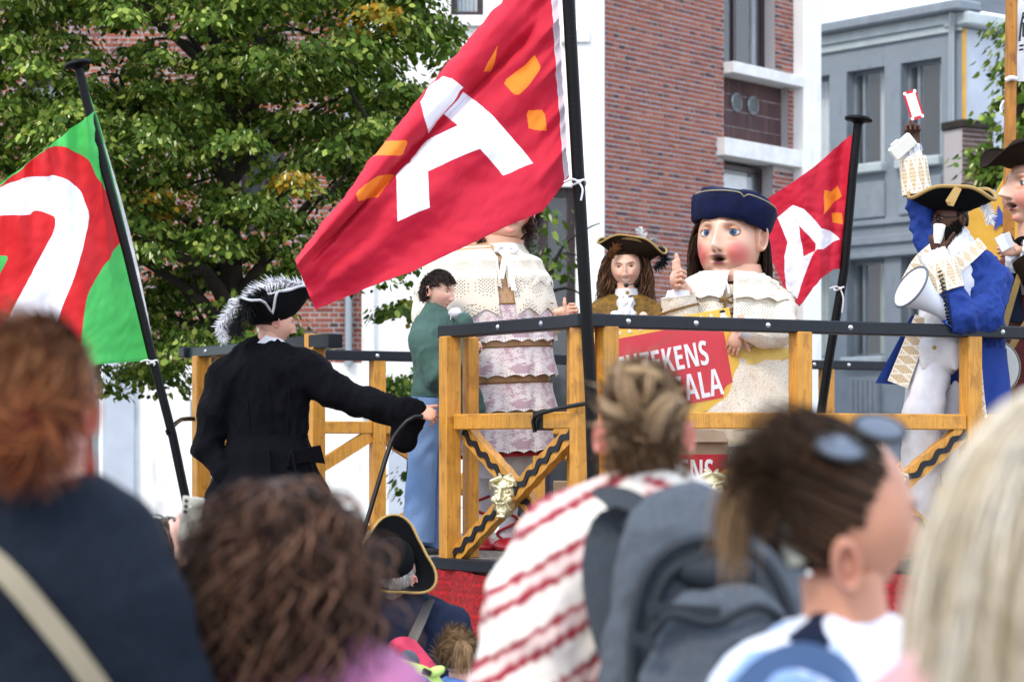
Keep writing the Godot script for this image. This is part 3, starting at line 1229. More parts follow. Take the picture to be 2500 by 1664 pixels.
func tree(label: String, base: Vector3, trunk: Array, boughs: Array, per: int, sprays: Array, leaf_size: float, group := "trees behind the wagon") -> Node3D:
	var o := thing("lime_tree", label, "tree", base, group)
	var s := Shape.new()
	var p := line3(trunk, 16)
	var r := []
	for k in 16:
		r.append(lerpf(0.14, 0.04, k / 15.0) * (trunk[0].distance_to(trunk[-1]) / 6.0))
	s.tube(p, r, 12)
	s.rumple(0.02, 3.0, Vector3(1, 0.3, 1))
	part(s, "trunk", M.bark, o)
	var crown := Shape.new()
	var br := Shape.new()
	for b in boughs:
		var q := limb(br, b[0], b[1], b[2], 0.012, 0.12)
		for k in 3:
			var from: Vector3 = q[3 + k * 2]
			limb(br, from, from + Vector3(rng.randf_range(-0.6, 0.6), rng.randf_range(-0.1, 0.6), rng.randf_range(-0.4, 0.6)), 0.02, 0.005, 0.2)
	if br.v.size():
		part(br, "limbs", M.bark, o)
	for q in sprays:
		var w := rng.randf_range(0.6, 1.15) * (0.93 if per > 100 else leaf_size / 0.088)
		spray(crown, q, Vector3(0.36, 0.22, 0.36) * w, per, leaf_size)
	part(crown, "crown", M.leaf, o).set_meta("kind", "stuff")
	return o


func build_trees() -> void:
	# the big lime on the left: crown filled with sprays, denser outside, ragged underneath
	var d := 19.0
	var base := at(555, 1093, d) * Vector3(1, 0, 1)
	var trunk := [base, at(560, 900, d), at(562, 640, d), at(548, 450, d), at(545, 250, d), at(520, 60, d), at(530, -250, d)]
	var bl := []
	for q in [[560, 760, 330, 640, 0.07], [560, 700, 190, 470, 0.06], [560, 640, 860, 500, 0.065], [558, 780, 840, 690, 0.055], [550, 480, 760, 250, 0.06], [548, 430, 300, 230, 0.05], [545, 330, 420, 40, 0.05], [545, 250, 700, 30, 0.045],
			[560, 820, 420, 790, 0.045], [555, 560, 1010, 330, 0.055], [555, 600, 60, 300, 0.05], [548, 300, 960, 90, 0.045], [560, 840, 350, 640, 0.06], [545, 200, 200, -60, 0.04], [562, 740, 730, 560, 0.06]]:
		bl.append([at(q[0], q[1], d), at(q[2], q[3], d) + Vector3(0, 0, rng.randf_range(-1.0, 1.0)), q[4]])
	var sp := []
	while sp.size() < 760:
		var u := rng.randf_range(-330, 1165)
		var v := rng.randf_range(-420, 1000)
		var x := (u - 470.0) / 690.0
		var low := 860.0 + 100.0 * sin(u * 0.012 + 1.0) - 160.0 * maxf(0.0, absf(x) - 0.25)
		if u < 400 and u > 230:
			low = 985.0
		var edge := 1.0 - 0.16 * sin(v * 0.017) - 0.1 * sin(v * 0.05 + 2.0)
		if v > low or x > edge * 0.98 or (u > 1020 and v > 190) or (u > 900 and v > 560 and v < 760 and rng.randf() < 0.6):
			continue
		var z := rng.randf_range(-1.7, 1.7) * sqrt(maxf(0.15, 1.0 - x * x * 0.8))
		if absf(z) < 0.6 and rng.randf() < 0.3:
			continue
		if v > 560 and rng.randf() < 0.08:
			continue
		sp.append(at(u, v, d) + Vector3(0, 0, z))
	tree("large lime tree with dense green and yellowing foliage filling the left background", base, trunk, bl, 175, sp, 0.059)
	# a young one whose sprigs show to the right of the lace-caped giant
	d = 22.0
	base = at(1290, 1093, d) * Vector3(1, 0, 1)
	sp = []
	for q in [[1308, 548], [1296, 556], [1318, 566], [1352, 640], [1360, 668], [1340, 655], [1352, 690], [1290, 600], [1270, 640]]:
		sp.append(at(q[0], q[1], d))
	tree("slender young tree with a few leafy sprigs behind the lace caped giant", base, [base, at(1288, 900, d), at(1290, 560, d)], [[at(1290, 760, d), at(1352, 660, d), 0.02]], 14, sp, 0.09)
	# the shrub behind the back rail
	d = 20.5
	base = at(1000, 1093, d) * Vector3(1, 0, 1)
	sp = []
	for k in 26:
		sp.append(at(rng.randf_range(955, 1010), rng.randf_range(950, 1000), d) + Vector3(0, 0, rng.randf_range(-0.3, 0.3)))
	for k in 16:
		sp.append(at(rng.randf_range(970, 1060), rng.randf_range(1010, 1330), d) + Vector3(0, 0, rng.randf_range(-0.3, 0.3)))
	tree("low leafy shrub behind the back rail, left of the boy", base, [base, at(1000, 1150, d), at(990, 960, d)], [], 22, sp, 0.07)
	# the small tree at the right edge
	d = 24.0
	base = at(2490, 1093, d) * Vector3(1, 0, 1)
	sp = []
	for k in 90:
		var v := rng.randf_range(70, 560)
		var u := 2470.0 + rng.randf_range(-55, 70) * (0.45 + 0.5 * clampf((v - 60.0) / 300.0, 0, 1)) + rng.randf_range(0, 80)
		sp.append(at(u, v, d) + Vector3(0, 0, rng.randf_range(-0.5, 0.5)))
	for k in 14:
		sp.append(at(rng.randf_range(2385, 2450), rng.randf_range(405, 500), d))
	tree("small round-leaved tree at the right edge, behind the ochre pole", base, [base, at(2490, 700, d), at(2490, 100, d)], [[at(2490, 560, d), at(2410, 450, d), 0.03]], 26, sp, 0.09)


# ---------------------------------------------------------------- the wagon
const CORNER := Vector3(0.37, 0.0, -12.0)
const RIGHT := Vector3(0.883, 0.0, -0.469)      # along the long side, away to the right
const LEFT := Vector3(-0.53, 0.0, -0.848)       # along the end, away to the left
const DECK := 1.05
const RAIL := 2.315


func wag(l: float, r: float, y: float) -> Vector3:      # metres along the end, along the side, above the ground
	return CORNER + LEFT * l + RIGHT * r + Vector3.UP * y


func post(o: Node3D, p: Vector3, y0: float, y1: float, w := 0.085) -> void:
	var s := Shape.new()
	s.box(Transform3D(Basis(RIGHT, Vector3.UP, RIGHT.cross(Vector3.UP)), p + Vector3.UP * (y0 + y1) / 2), Vector3(w, y1 - y0, w), 0.005)
	part(s, "post", M.ochre, o)


func rail(o: Node3D, a: Vector3, b: Vector3, material: Material, w: float, h: float, called := "top_rail") -> MeshInstance3D:
	var s := Shape.new()
	s.bar(a, b, w, h, Vector3.UP, 0.006)
	return part(s, called, material, o)


func bolts(o: Node3D, a: Vector3, b: Vector3, list: Array, out: Vector3) -> void:
	for f in list:
		var q := a.lerp(b, f) + out * 0.047
		var s := Shape.new()
		var z := out.normalized()
		var x := Vector3.UP.cross(z)
		s.lathe(q, [Vector2(0.0, 0.012), Vector2(0.008, 0.011), Vector2(0.014, 0.006), Vector2(0.016, 0.0), Vector2(0.017, -0.004)], 12, Basis(x, z, Vector3.UP))
		part(s, "bolt", M.bolt, o)


func brace(o: Node3D, a: Vector3, b: Vector3, out: Vector3, wavy := true, shift := 0.0) -> void:
	var z := (b - a).normalized()
	var side := out.cross(z).normalized()
	var s := Shape.new()
	var len := a.distance_to(b)
	var n := int(len / 0.02)
	var poly := PackedVector2Array()
	for k in n + 1:
		poly.append(Vector2(0.042 + (0.006 * absf(sin(k * 0.02 * TAU / 0.26)) if wavy else 0.0), len * k / n))
	for k in n + 1:
		poly.append(Vector2(-0.042 - (0.006 * absf(sin((n - k) * 0.02 * TAU / 0.26)) if wavy else 0.0), len * (n - k) / n))
	s.slab(poly, Transform3D(Basis(side, z, out), a + out * shift), 0.05)
	var m := part(s, "brace", M.ochre, o)
	if wavy:
		var w := Shape.new()
		poly = PackedVector2Array()
		for k in n + 1:
			poly.append(Vector2(0.017 + 0.012 * sin(k * 0.02 * TAU / 0.12), len * k / n))
		for k in n + 1:
			poly.append(Vector2(-0.017 + 0.012 * sin((n - k) * 0.02 * TAU / 0.12), len * (n - k) / n))
		w.slab(poly, Transform3D(Basis(side, z, out), a + out * (shift + 0.029)), 0.008)
		part(w, "wavy_stripe", M.rail_black, m)


func mask(o: Node3D, q: Vector3, out: Vector3, turn: float) -> void:      # a howling gilded face
	var s := Soft.new()
	var z := out.rotated(Vector3.UP, turn)
	var x := Vector3.UP.cross(z).normalized()
	var bs := Basis(x, Vector3.UP, z)
	var g := func(a: float, b: float, c: float) -> Vector3: return q + bs * (Vector3(a, b, c) * 1.12)
	s.lump(g.call(0, 0.01, 0), Vector3(0.066, 0.095, 0.05), 0.01, bs)
	s.lump(g.call(0, -0.05, 0.012), Vector3(0.05, 0.055, 0.045), 0.02, bs)
	s.cap(g.call(0, 0.035, 0.05), g.call(0, -0.012, 0.068), 0.009, 0.013, 0.012)
	for k in [-1.0, 1.0]:
		s.lump(g.call(0.014 * k, -0.012, 0.058), Vector3(0.009, 0.008, 0.009), 0.006, bs)
		s.cap(g.call(0.01 * k, 0.044, 0.05), g.call(0.05 * k, 0.052, 0.03), 0.011, 0.009, 0.008)
		s.lump(g.call(0.03 * k, 0.024, 0.046), Vector3(0.015, 0.011, 0.014), 0.004, bs, true)
		s.lump(g.call(0.03 * k, 0.024, 0.038), Vector3(0.011, 0.008, 0.01), 0.003, bs)
		s.lump(g.call(0.04 * k, -0.012, 0.036), Vector3(0.02, 0.022, 0.02), 0.01, bs)
		s.cap(g.call(0.022 * k, -0.02, 0.054), g.call(0.045 * k, -0.06, 0.03), 0.007, 0.006, 0.004)
		for n in 5:
			s.cap(g.call(0.012 * k + 0.012 * n * k, 0.09 - n * 0.004, 0.03), g.call(0.03 * k + 0.012 * n * k, 0.105 - n * 0.018, 0.008), 0.011, 0.008, 0.006)
	s.lump(g.call(0, -0.055, 0.06), Vector3(0.026, 0.034, 0.028), 0.005, bs, true)
	s.cap(g.call(-0.018, -0.03, 0.056), g.call(0.018, -0.03, 0.056), 0.006, 0.006, 0.004)
	s.cap(g.call(-0.016, -0.09, 0.046), g.call(0.016, -0.09, 0.046), 0.009, 0.009, 0.006)
	s.lump(g.call(0, -0.07, 0.044), Vector3(0.014, 0.02, 0.01), 0.006, bs)
	var sh := Shape.new()
	s.into(sh, 0.0045)
	part(sh, "gilded_mask", M.gold_mask, o)


func drape(o: Node3D, a: Vector3, b: Vector3, y0: float, y1: float, out: Vector3) -> void:
	var pts := PackedVector3Array()
	var n := int(a.distance_to(b) / 0.022) + 2
	for r in 14:
		var g := r / 13.0
		for k in n:
			var e := float(k) / (n - 1)
			var wave := sin(e * n * 0.32 + sin(e * 21.0) * 1.6) * (0.008 + 0.03 * g) + 0.012 * sin(e * n * 0.71 + g * 3.0)
			var q := a.lerp(b, e) + out * (0.05 + wave + 0.03 * g)
			q.y = lerpf(y0, y1, g) + 0.02 * sin(e * n * 0.11) * (1.0 - g)
			pts.append(q)
	var s := Shape.new()
	s.grid(pts, n)
	s.rumple(0.012, 5.0)
	part(s, "velvet_skirt", M.velvet_red, o)


func build_wagon() -> void:
	var o := thing("parade_wagon", "ochre railed parade wagon with black top rails, crossed braces and red velvet skirt", "wagon", CORNER)
	var nl := Vector3(-0.848, 0, 0.53)       # out of the end
	var nr := Vector3(0.469, 0, 0.883)       # out of the long side
	var len := 6.4
	var wid := 4.78
	# deck
	var n := 24
	for k in n:
		var a := wid * k / n + 0.005
		var b := wid * (k + 1) / n - 0.005
		var s := Shape.new()
		s.bar(wag((a + b) / 2, 0.0, DECK - 0.02), wag((a + b) / 2, len, DECK - 0.02 + 0.002 * (k % 3)), b - a, 0.04, Vector3.UP, 0.003)
		part(s, "plank", M.deck_wood, o)
	var s := Shape.new()
	s.bar(wag(0.06, 0.03, DECK - 0.11), wag(wid, 0.03, DECK - 0.11), 0.06, 0.1, Vector3.UP, 0.005)
	part(s, "edge_board", M.red_edge, o)
	s = Shape.new()
	for q in [[0.12, 0.12, wid, 0.12], [wid - 0.1, 0.12, wid - 0.1, len], [0.12, 0.12, 0.12, len], [wid / 2, 0.12, wid / 2, len]]:
		s.bar(wag(q[0], q[1], DECK - 0.27), wag(q[2], q[3], DECK - 0.27), 0.12, 0.2, Vector3.UP, 0.008)
	for q in [[0.5, 0.6], [4.2, 0.6], [0.5, 5.8], [4.2, 5.8]]:
		s.bar(wag(q[0], q[1], 0.0), wag(q[0], q[1], DECK - 0.36), 0.14, 0.14, RIGHT, 0.006)
	part(s, "chassis", M.beam_wood, o)
	# bay at the front end, next to the corner
	s = Shape.new()
	s.bar(wag(-0.02, 0.02, DECK - 0.028) + nl * 0.02, wag(1.46, 0.02, DECK - 0.028) + nl * 0.02, 0.1, 0.064, Vector3.UP, 0.006)
	part(s, "base_rail", M.rail_black, o)
	post(o, wag(0.075, 0.02, 0), DECK, RAIL - 0.06, 0.092)
	post(o, wag(0.30, 0.14, 0), DECK, RAIL - 0.06, 0.085)
	post(o, wag(1.335, 0.0, 0), DECK, RAIL - 0.06, 0.092)
	post(o, wag(1.375, 0.15, 0), DECK, RAIL - 0.06, 0.07)
	var a := wag(-0.06, 0.03, RAIL - 0.032)
	var b := wag(1.44, 0.03, RAIL - 0.032)
	rail(o, a, b, M.rail_black, 0.1, 0.068)
	bolts(o, a, b, [0.3, 0.58], nl)
	rail(o, wag(0.125, 0.02, 1.79), wag(1.285, 0.02, 1.79), M.ochre, 0.06, 0.085, "mid_rail")
	brace(o, wag(0.13, 0.02, 1.735), wag(1.28, 0.02, DECK + 0.02), nl, true, 0.0)
	brace(o, wag(1.28, 0.02, 1.735), wag(0.13, 0.02, DECK + 0.02), nl, true, -0.055)
	mask(o, wag(0.72, 0.02, 1.395) + nl * 0.045, nl, 0.5)
	s = Shape.new()
	s.box(Transform3D(Basis(LEFT, Vector3.UP, LEFT.cross(Vector3.UP)), wag(0.43, 0.02, 1.79)), Vector3(0.09, 0.1, 0.075), 0.004)
	part(s, "iron_strap", M.iron, o)
	s = Shape.new()
	s.tube(line3([wag(0.43, 0.02, 1.73) + nl * 0.05, wag(0.43, 0.02, 1.80) + nl * 0.06, wag(0.2, 0.0, 1.84) + nl * 0.07, wag(-0.1, 0.0, 1.87) + nl * 0.04, wag(-0.14, 0.02, 1.86) - nl * 0.02], 14), 0.011, 8)
	part(s, "iron_hook", M.iron, o)
	# the two leaves of the bay behind the boy and the short bay at the far left
	post(o, wag(4.6, 0.02, 0), DECK - 0.25, RAIL - 0.06, 0.092)
	post(o, wag(4.43, 0.1, 0), DECK - 0.1, RAIL - 0.06, 0.085)
	post(o, wag(2.95, 0.02, 0), DECK, RAIL - 0.06, 0.085)
	a = wag(4.78, 0.03, RAIL - 0.035)
	b = wag(3.42, 0.03, RAIL - 0.035)
	rail(o, a, b, M.rail_green, 0.1, 0.07)
	bolts(o, a, b, [0.25, 0.6], nl)
	rail(o, b, wag(3.02, 0.03, RAIL - 0.03), M.rail_black, 0.1, 0.085)
	rail(o, wag(2.98, 0.03, RAIL - 0.03), wag(2.72, 0.03, RAIL - 0.03), M.rail_black, 0.1, 0.085)
	s = Shape.new()
	s.box(Transform3D(Basis(LEFT, Vector3.UP, LEFT.cross(Vector3.UP)), wag(3.0, 0.03, RAIL - 0.03)), Vector3(0.05, 0.1, 0.108), 0.004)
	part(s, "latch", M.ochre, o)
	rail(o, wag(4.55, 0.02, 1.79), wag(3.0, 0.02, 1.79), M.ochre, 0.06, 0.085, "mid_rail")
	# long side
	var at_r := [0.13, 1.30, 2.42, 3.55, 4.7, 6.2]
	a = wag(0.03, -0.06, RAIL - 0.032)
	b = wag(0.03, 6.3, RAIL - 0.032)
	rail(o, a, b, M.rail_black, 0.1, 0.068)
	bolts(o, a, b, [0.046, 0.109, 0.178, 0.26, 0.42, 0.5], nr)
	for k in at_r.size():
		post(o, wag(0.02, at_r[k], 0), DECK, RAIL - 0.06, 0.092)
	s = Shape.new()
	s.bar(wag(0.02, 0.06, DECK - 0.028) + nr * 0.02, wag(0.02, 6.3, DECK - 0.028) + nr * 0.02, 0.1, 0.064, Vector3.UP, 0.006)
	part(s, "base_rail", M.rail_black, o)
	for k in at_r.size() - 1:
		rail(o, wag(0.02, at_r[k] + 0.047, 1.79), wag(0.02, at_r[k + 1] - 0.047, 1.79), M.ochre, 0.06, 0.085, "mid_rail")
		if k < 3:
			brace(o, wag(0.02, at_r[k] + 0.06, 1.735), wag(0.02, at_r[k + 1] - 0.06, DECK + 0.02), nr, true, -0.055)
			brace(o, wag(0.02, at_r[k + 1] - 0.06, 1.735), wag(0.02, at_r[k] + 0.06, DECK + 0.02), nr, true, 0.0)
			mask(o, wag(0.02, (at_r[k] + at_r[k + 1]) / 2, 1.42) + nr * 0.045, nr, -0.3)
	# far side
	var at_b := [0.1, 1.38, 2.63, 3.89, 5.15, 6.3]
	a = wag(wid - 0.03, -0.05, RAIL - 0.032)
	b = wag(wid - 0.03, 6.35, RAIL - 0.032)
	rail(o, a, b, M.rail_black, 0.1, 0.068)
	bolts(o, a, b, [0.22, 0.79, 0.84], nr)
	for k in at_b.size():
		post(o, wag(wid - 0.03, at_b[k], 0), DECK, RAIL - 0.06, 0.092)
	for k in at_b.size() - 1:
		rail(o, wag(wid - 0.03, at_b[k] + 0.047, 1.79), wag(wid - 0.03, at_b[k + 1] - 0.047, 1.79), M.ochre, 0.06, 0.085, "mid_rail")
		brace(o, wag(wid - 0.03, at_b[k] + 0.06, 1.735), wag(wid - 0.03, at_b[k + 1] - 0.06, DECK + 0.02), nr, false, -0.055)
		brace(o, wag(wid - 0.03, at_b[k + 1] - 0.06, 1.735), wag(wid - 0.03, at_b[k] + 0.06, DECK + 0.02), nr, false, 0.0)
	drape(o, wag(1.62, 0.02, 0), wag(-0.02, 0.0, 0), DECK - 0.07, 0.2, nl)
	drape(o, wag(0.0, 0.0, 0), wag(0.0, 6.4, 0), DECK - 0.07, 0.2, nr)
	# steps in the gap of the end, on which the man in black stands
	var st := thing("wooden_steps", "plain wooden steps at the open end of the wagon, under the man in black", "steps", at(620, 1093, 13.4) * Vector3(1, 0, 1))
	for k in 3:
		s = Shape.new()
		var y := 0.24 * (k + 1)
		s.box(Transform3D(Basis(LEFT, Vector3.UP, LEFT.cross(Vector3.UP)), at(620, 1093, 13.4) * Vector3(1, 0, 1) - nl * (k * 0.42 - 0.42) + Vector3.UP * (y - 0.02)), Vector3(1.2, 0.04, 0.42), 0.004)
		part(s, "tread", M.deck_wood, st)
	s = Shape.new()
	for k in [-1, 1]:
		s.bar(at(620, 1093, 13.4) * Vector3(1, 0, 1) + nl * 0.62 + LEFT * 0.56 * k + Vector3.UP * 0.05, at(620, 1093, 13.4) * Vector3(1, 0, 1) - nl * 0.62 + LEFT * 0.56 * k + Vector3.UP * 0.66, 0.05, 0.12)
	part(s, "stringer", M.beam_wood, st)
	for q in [[[1032, 1016, 13.12], [1000, 1022, 13.1], [962, 1065, 13.1], [932, 1150, 13.05], [896, 1270, 13.0], [862, 1372, 12.95], [850, 1420, 12.95]], [[540, 1100, 14.1], [520, 1170, 14.1], [505, 1250, 14.05], [470, 1400, 14.0]]]:
		var hp := []
		for e in q:
			hp.append(at(e[0], e[1], e[2]))
		s = Shape.new()
		s.tube(line3(hp, 22), 0.013, 10)
		part(s, "handrail", M.iron, st)


# ---------------------------------------------------------------- flags
func flag_cloth(o: Node3D, key: String, top: Array, bottom: Array, depth: Callable, ground: String, print: Array, hues: Dictionary, back: String) -> void:
	var im := Image.create(1024, 768, false, Image.FORMAT_RGB8)
	im.fill(Color(ground))
	for q in print:
		var poly := flat_poly(q[1])
		if key == "arch":      # the arch is drawn in curves
			for pass_ in 2:
				var cut := PackedVector2Array()
				for j in poly.size():
					var e := poly[(j + 1) % poly.size()]
					cut.append(poly[j].lerp(e, 0.2))
					cut.append(poly[j].lerp(e, 0.8))
				poly = cut
		paint(im, poly, Color(hues[q[0]]))
	if key == "sleeve":
		im.fill_rect(Rect2i(0, 0, 26, 768), Color("cfc2ca"))
		for j in 190:
			im.fill_rect(Rect2i(6, j * 4, 14, 1), Color("a89aa4"))
	elif key == "arch":
		im.fill_rect(Rect2i(0, 0, 22, 768), Color("e6e4e8"))
	im.fill_rect(Rect2i(0, 760, 1024, 8), Color(ground).darkened(0.08))
	var m := mat("flag_" + key + str(M.size()), "ffffff", 0.75, {"back": "a0a0a0", "rim": 0.08, "bump": 0.03, "bump_tex": "weave", "uv": Vector2(1, 1)})
	m.albedo_texture = ImageTexture.create_from_image(im)
	var na := 110
	var nb := 72
	var pts := PackedVector3Array()
	var uv := PackedVector2Array()
	var tc := Curve2D.new()
	for q in top:
		tc.add_point(q)
	var bc := Curve2D.new()
	for q in bottom:
		bc.add_point(q)
	for b in nb:
		for a in na:
			var fa := float(a) / (na - 1)
			var fb := float(b) / (nb - 1)
			var q: Vector2 = tc.sample_baked(tc.get_baked_length() * fa).lerp(bc.sample_baked(bc.get_baked_length() * fa), fb)
			if key == "arch":      # the hoist bows out behind the pole
				q.x += 17.0 * maxf(0.0, 1.0 - fa * 9.0) * sin(PI * fb)
			pts.append(at(q.x, q.y, depth.call(fa, fb)))
			uv.append(Vector2(fa, fb))
	var s := Shape.new()
	s.grid(pts, na, uv)
	s.rumple(0.012, 2.6, Vector3(1.0, 1.6, 1.0), 31)
	s.rumple(0.004, 9.0, Vector3(1.0, 1.4, 1.0), 7)
	part(s, "cloth", m, o)


func pole(o: Node3D, pts: Array, r: float, knob: bool) -> void:
	var s := Shape.new()
	s.tube(pts, r, 16)
	part(s, "pole", M.pole_black, o)
	if knob:
		var dir: Vector3 = (pts[0] - pts[1]).normalized()
		s = Shape.new()
		var x := dir.cross(Vector3.BACK).normalized()
		s.lathe(pts[0], [Vector2(r, -0.03), Vector2(r * 1.5, -0.012), Vector2(r * 2.9, -0.008), Vector2(r * 3.1, 0.004), Vector2(r * 2.8, 0.02), Vector2(r * 0.5, 0.026)], 20, Basis(x, dir, x.cross(dir)))
		part(s, "finial", M.pole_black, o)


func knot(o: Node3D, q: Vector3, r: float, tail: float) -> void:
	var s := Shape.new()
	var ring := []
	for k in 15:
		var a := TAU * k / 14
		ring.append(q + Vector3(cos(a) * r, 0.012 * sin(a * 2.0), sin(a) * r))
	s.tube(ring, 0.006, 6)
	s.tube(line3([q + Vector3(0, 0, r), q + Vector3(0.02, -tail * 0.4, r + 0.01), q + Vector3(0.012, -tail, r)], 8), 0.005, 6)
	s.tube(line3([q + Vector3(0, 0, r), q + Vector3(-0.03, 0.012, r + 0.015), q + Vector3(-0.07, 0.0, r)], 8), 0.006, 6)
	s.ball(q + Vector3(0, 0, r + 0.004), Vector3(0.013, 0.011, 0.01))
	part(s, "tie", M.cord_white, o)


func build_flags() -> void:
	var red := "c40d30"
	var hues := {"white": "f3f3fa", "orange": "f7861c", "red": red, "green": "35b54a"}
	# the big red one at the near corner
	var o := thing("flag", "big red flag with a white letter A on the near corner pole", "flag", at(1440, 960, 11.86), "flags on black poles")
	pole(o, [at(1377, -260, 11.86), at(1388, 0, 11.86), at(1412, 430, 11.86), at(1443, 960, 11.86), at(1452, 1280, 11.86)], 0.031, false)
	flag_cloth(o, "sleeve", [Vector2(1354, -150), Vector2(1224, 0), Vector2(1083, 164), Vector2(1000, 264), Vector2(868, 439), Vector2(753, 589), Vector2(718, 632)],
		[Vector2(1388, 432), Vector2(1327, 515), Vector2(1236, 553), Vector2(1134, 602), Vector2(1016, 658), Vector2(894, 704), Vector2(769, 755)],
		func(a: float, b: float) -> float:
			var roll := 0.0
			if b < 0.24:
				roll = -0.10 * sin(PI * pow(b / 0.24, 0.8)) * smoothstep(0.05, 0.3, a) + 0.07 * (1.0 - b / 0.24)
			var crease := 0.1 * exp(-pow((b - 0.255) / 0.022, 2.0)) * smoothstep(0.02, 0.2, a) * (1.0 - smoothstep(0.75, 1.0, a))
			var gather := 0.03 * sin(b * 34.0 + a * 9.0) * exp(-a * 7.0) + 0.016 * sin(b * 71.0) * exp(-a * 10.0)
			var wave := 0.035 * sin(a * 6.0 + b * 2.2) + 0.024 * sin(b * 13.0 - a * 5.0) * smoothstep(0.25, 0.5, b) + 0.008 * sin(a * 21.0 + b * 9.0)
			var curl := -0.10 * smoothstep(0.93, 1.0, a) * (1.0 - smoothstep(0.1, 0.6, b))
			return 11.90 - 0.25 * a + roll + crease + gather + wave + curl,
		red, [["white", [0.422, 0.026, 0.391, 0.094, 0.357, 0.202, 0.397, 0.223, 0.462, 0.241, 0.495, 0.250, 0.498, 0.178, 0.505, 0.026, 0.468, 0.003]],
			["white", [0.398, 0.232, 0.359, 0.226, 0.328, 0.309, 0.262, 0.490, 0.205, 0.658, 0.160, 0.779, 0.270, 0.753, 0.335, 0.556, 0.521, 0.449, 0.538, 0.662, 0.655, 0.597, 0.627, 0.284, 0.509, 0.273, 0.397, 0.351, 0.434, 0.236]],
			["orange", [0.693, -0.015, 0.651, -0.005, 0.635, 0.006, 0.569, 0.157, 0.568, 0.185, 0.589, 0.217, 0.600, 0.204]],
			["orange", [0.766, 0.094, 0.757, 0.090, 0.683, 0.176, 0.632, 0.273, 0.702, 0.311, 0.766, 0.180]],
			["orange", [0.224, 0.355, 0.215, 0.345, 0.106, 0.361, 0.087, 0.436, 0.092, 0.444, 0.180, 0.455, 0.194, 0.441, 0.203, 0.421]],
			["orange", [0.290, 0.210, 0.227, 0.167, 0.255, 0.242, 0.267, 0.244]],
			["orange", [0.161, 0.558, 0.154, 0.547, 0.101, 0.606, 0.089, 0.637, 0.086, 0.715, 0.159, 0.623]]], hues, "")
	knot(o, at(1412, 446, 11.86), 0.036, 0.09)
	# green, red and white on the left
	o = thing("flag", "green flag with a red and white arch on a leaning black pole, far left", "flag", at(460, 1240, 15.0), "flags on black poles")
	pole(o, [at(189, 158, 15.0), at(210, 245, 15.0), at(262, 440, 15.0), at(310, 620, 15.0), at(368, 860, 15.0), at(420, 1060, 15.0), at(460, 1250, 15.0)], 0.028, true)
	flag_cloth(o, "arch", [Vector2(200, 181), Vector2(232, 270), Vector2(181, 308), Vector2(110, 362), Vector2(46, 413), Vector2(-60, 490), Vector2(-150, 560)],
		[Vector2(382, 885), Vector2(366, 880), Vector2(330, 882), Vector2(250, 888), Vector2(150, 905), Vector2(0, 930), Vector2(-150, 960)],
		func(a: float, b: float) -> float:
			var fan := 0.11 * (absf(sin(a * 15.0 + b * 2.6)) - 0.5) * exp(-pow(b / 0.5, 2.0)) * smoothstep(0.08, 0.25, a) + 0.03 * sin(a * 55.0 - b * 8.0) * exp(-b * 4.0)
			return 15.07 - 0.3 * smoothstep(0.02, 0.35, a) + fan + 0.05 * sin(a * 5.0 + b * 3.0) + 0.012 * sin(a * 14.0 + b * 12.0) * b,
		"48bd5a", [["red", [0.973, 0.007, 0.665, 0.012, 0.418, -0.001, 0.328, 0.054, 0.243, 0.145, 0.209, 0.184, 0.183, 0.273, 0.043, 0.418, 0.036, 0.556, 0.178, 0.587, 0.262, 0.675, 0.292, 0.719, 0.317, 0.802, 0.360, 0.993, 0.402, 1.070, 0.987, 0.969]],
			["green", [0.985, 0.211, 0.695, 0.356, 0.645, 0.387, 0.689, 0.441, 0.905, 0.737, 0.986, 0.716]],
			["white", [0.984, -0.054, 0.777, -0.004, 0.666, 0.020, 0.545, 0.056, 0.426, 0.130, 0.404, 0.133, 0.333, 0.193, 0.271, 0.271, 0.252, 0.337, 0.241, 0.403, 0.275, 0.477, 0.330, 0.591, 0.397, 0.698, 0.415, 0.730, 0.518, 0.965, 0.770, 0.932, 0.681, 0.718, 0.631, 0.629, 0.523, 0.488, 0.387, 0.339, 0.477, 0.256, 0.514, 0.233, 0.532, 0.247, 0.674, 0.162, 0.984, 0.022]]],
		{"white": "f3f3fa", "red": "d0121b", "green": "48bd5a"}, "")
	knot(o, at(372, 884, 15.0), 0.034, 0.02)
	var s := Shape.new()
	s.tube(line3([wag(4.6, 0.02, 1.83) + Vector3(0.1, 0, 0.07), wag(4.6, 0.02, 1.82) + Vector3(-0.1, 0.02, 0.07), at(412, 1050, 14.96), at(402, 1056, 15.0), at(410, 1058, 15.06)], 14), 0.014, 8)
	part(s, "cable_loop", M.iron, o)
	# the smaller red one behind the boy giant
	o = thing("flag", "smaller red flag with a white A behind the blue capped giant", "flag", at(2020, 880, 16.2), "flags on black poles")
	pole(o, [at(2097, 292, 16.2), at(2082, 430, 16.2), at(2062, 660, 16.2), at(2024, 880, 16.2), at(2005, 1010, 16.2)], 0.031, true)
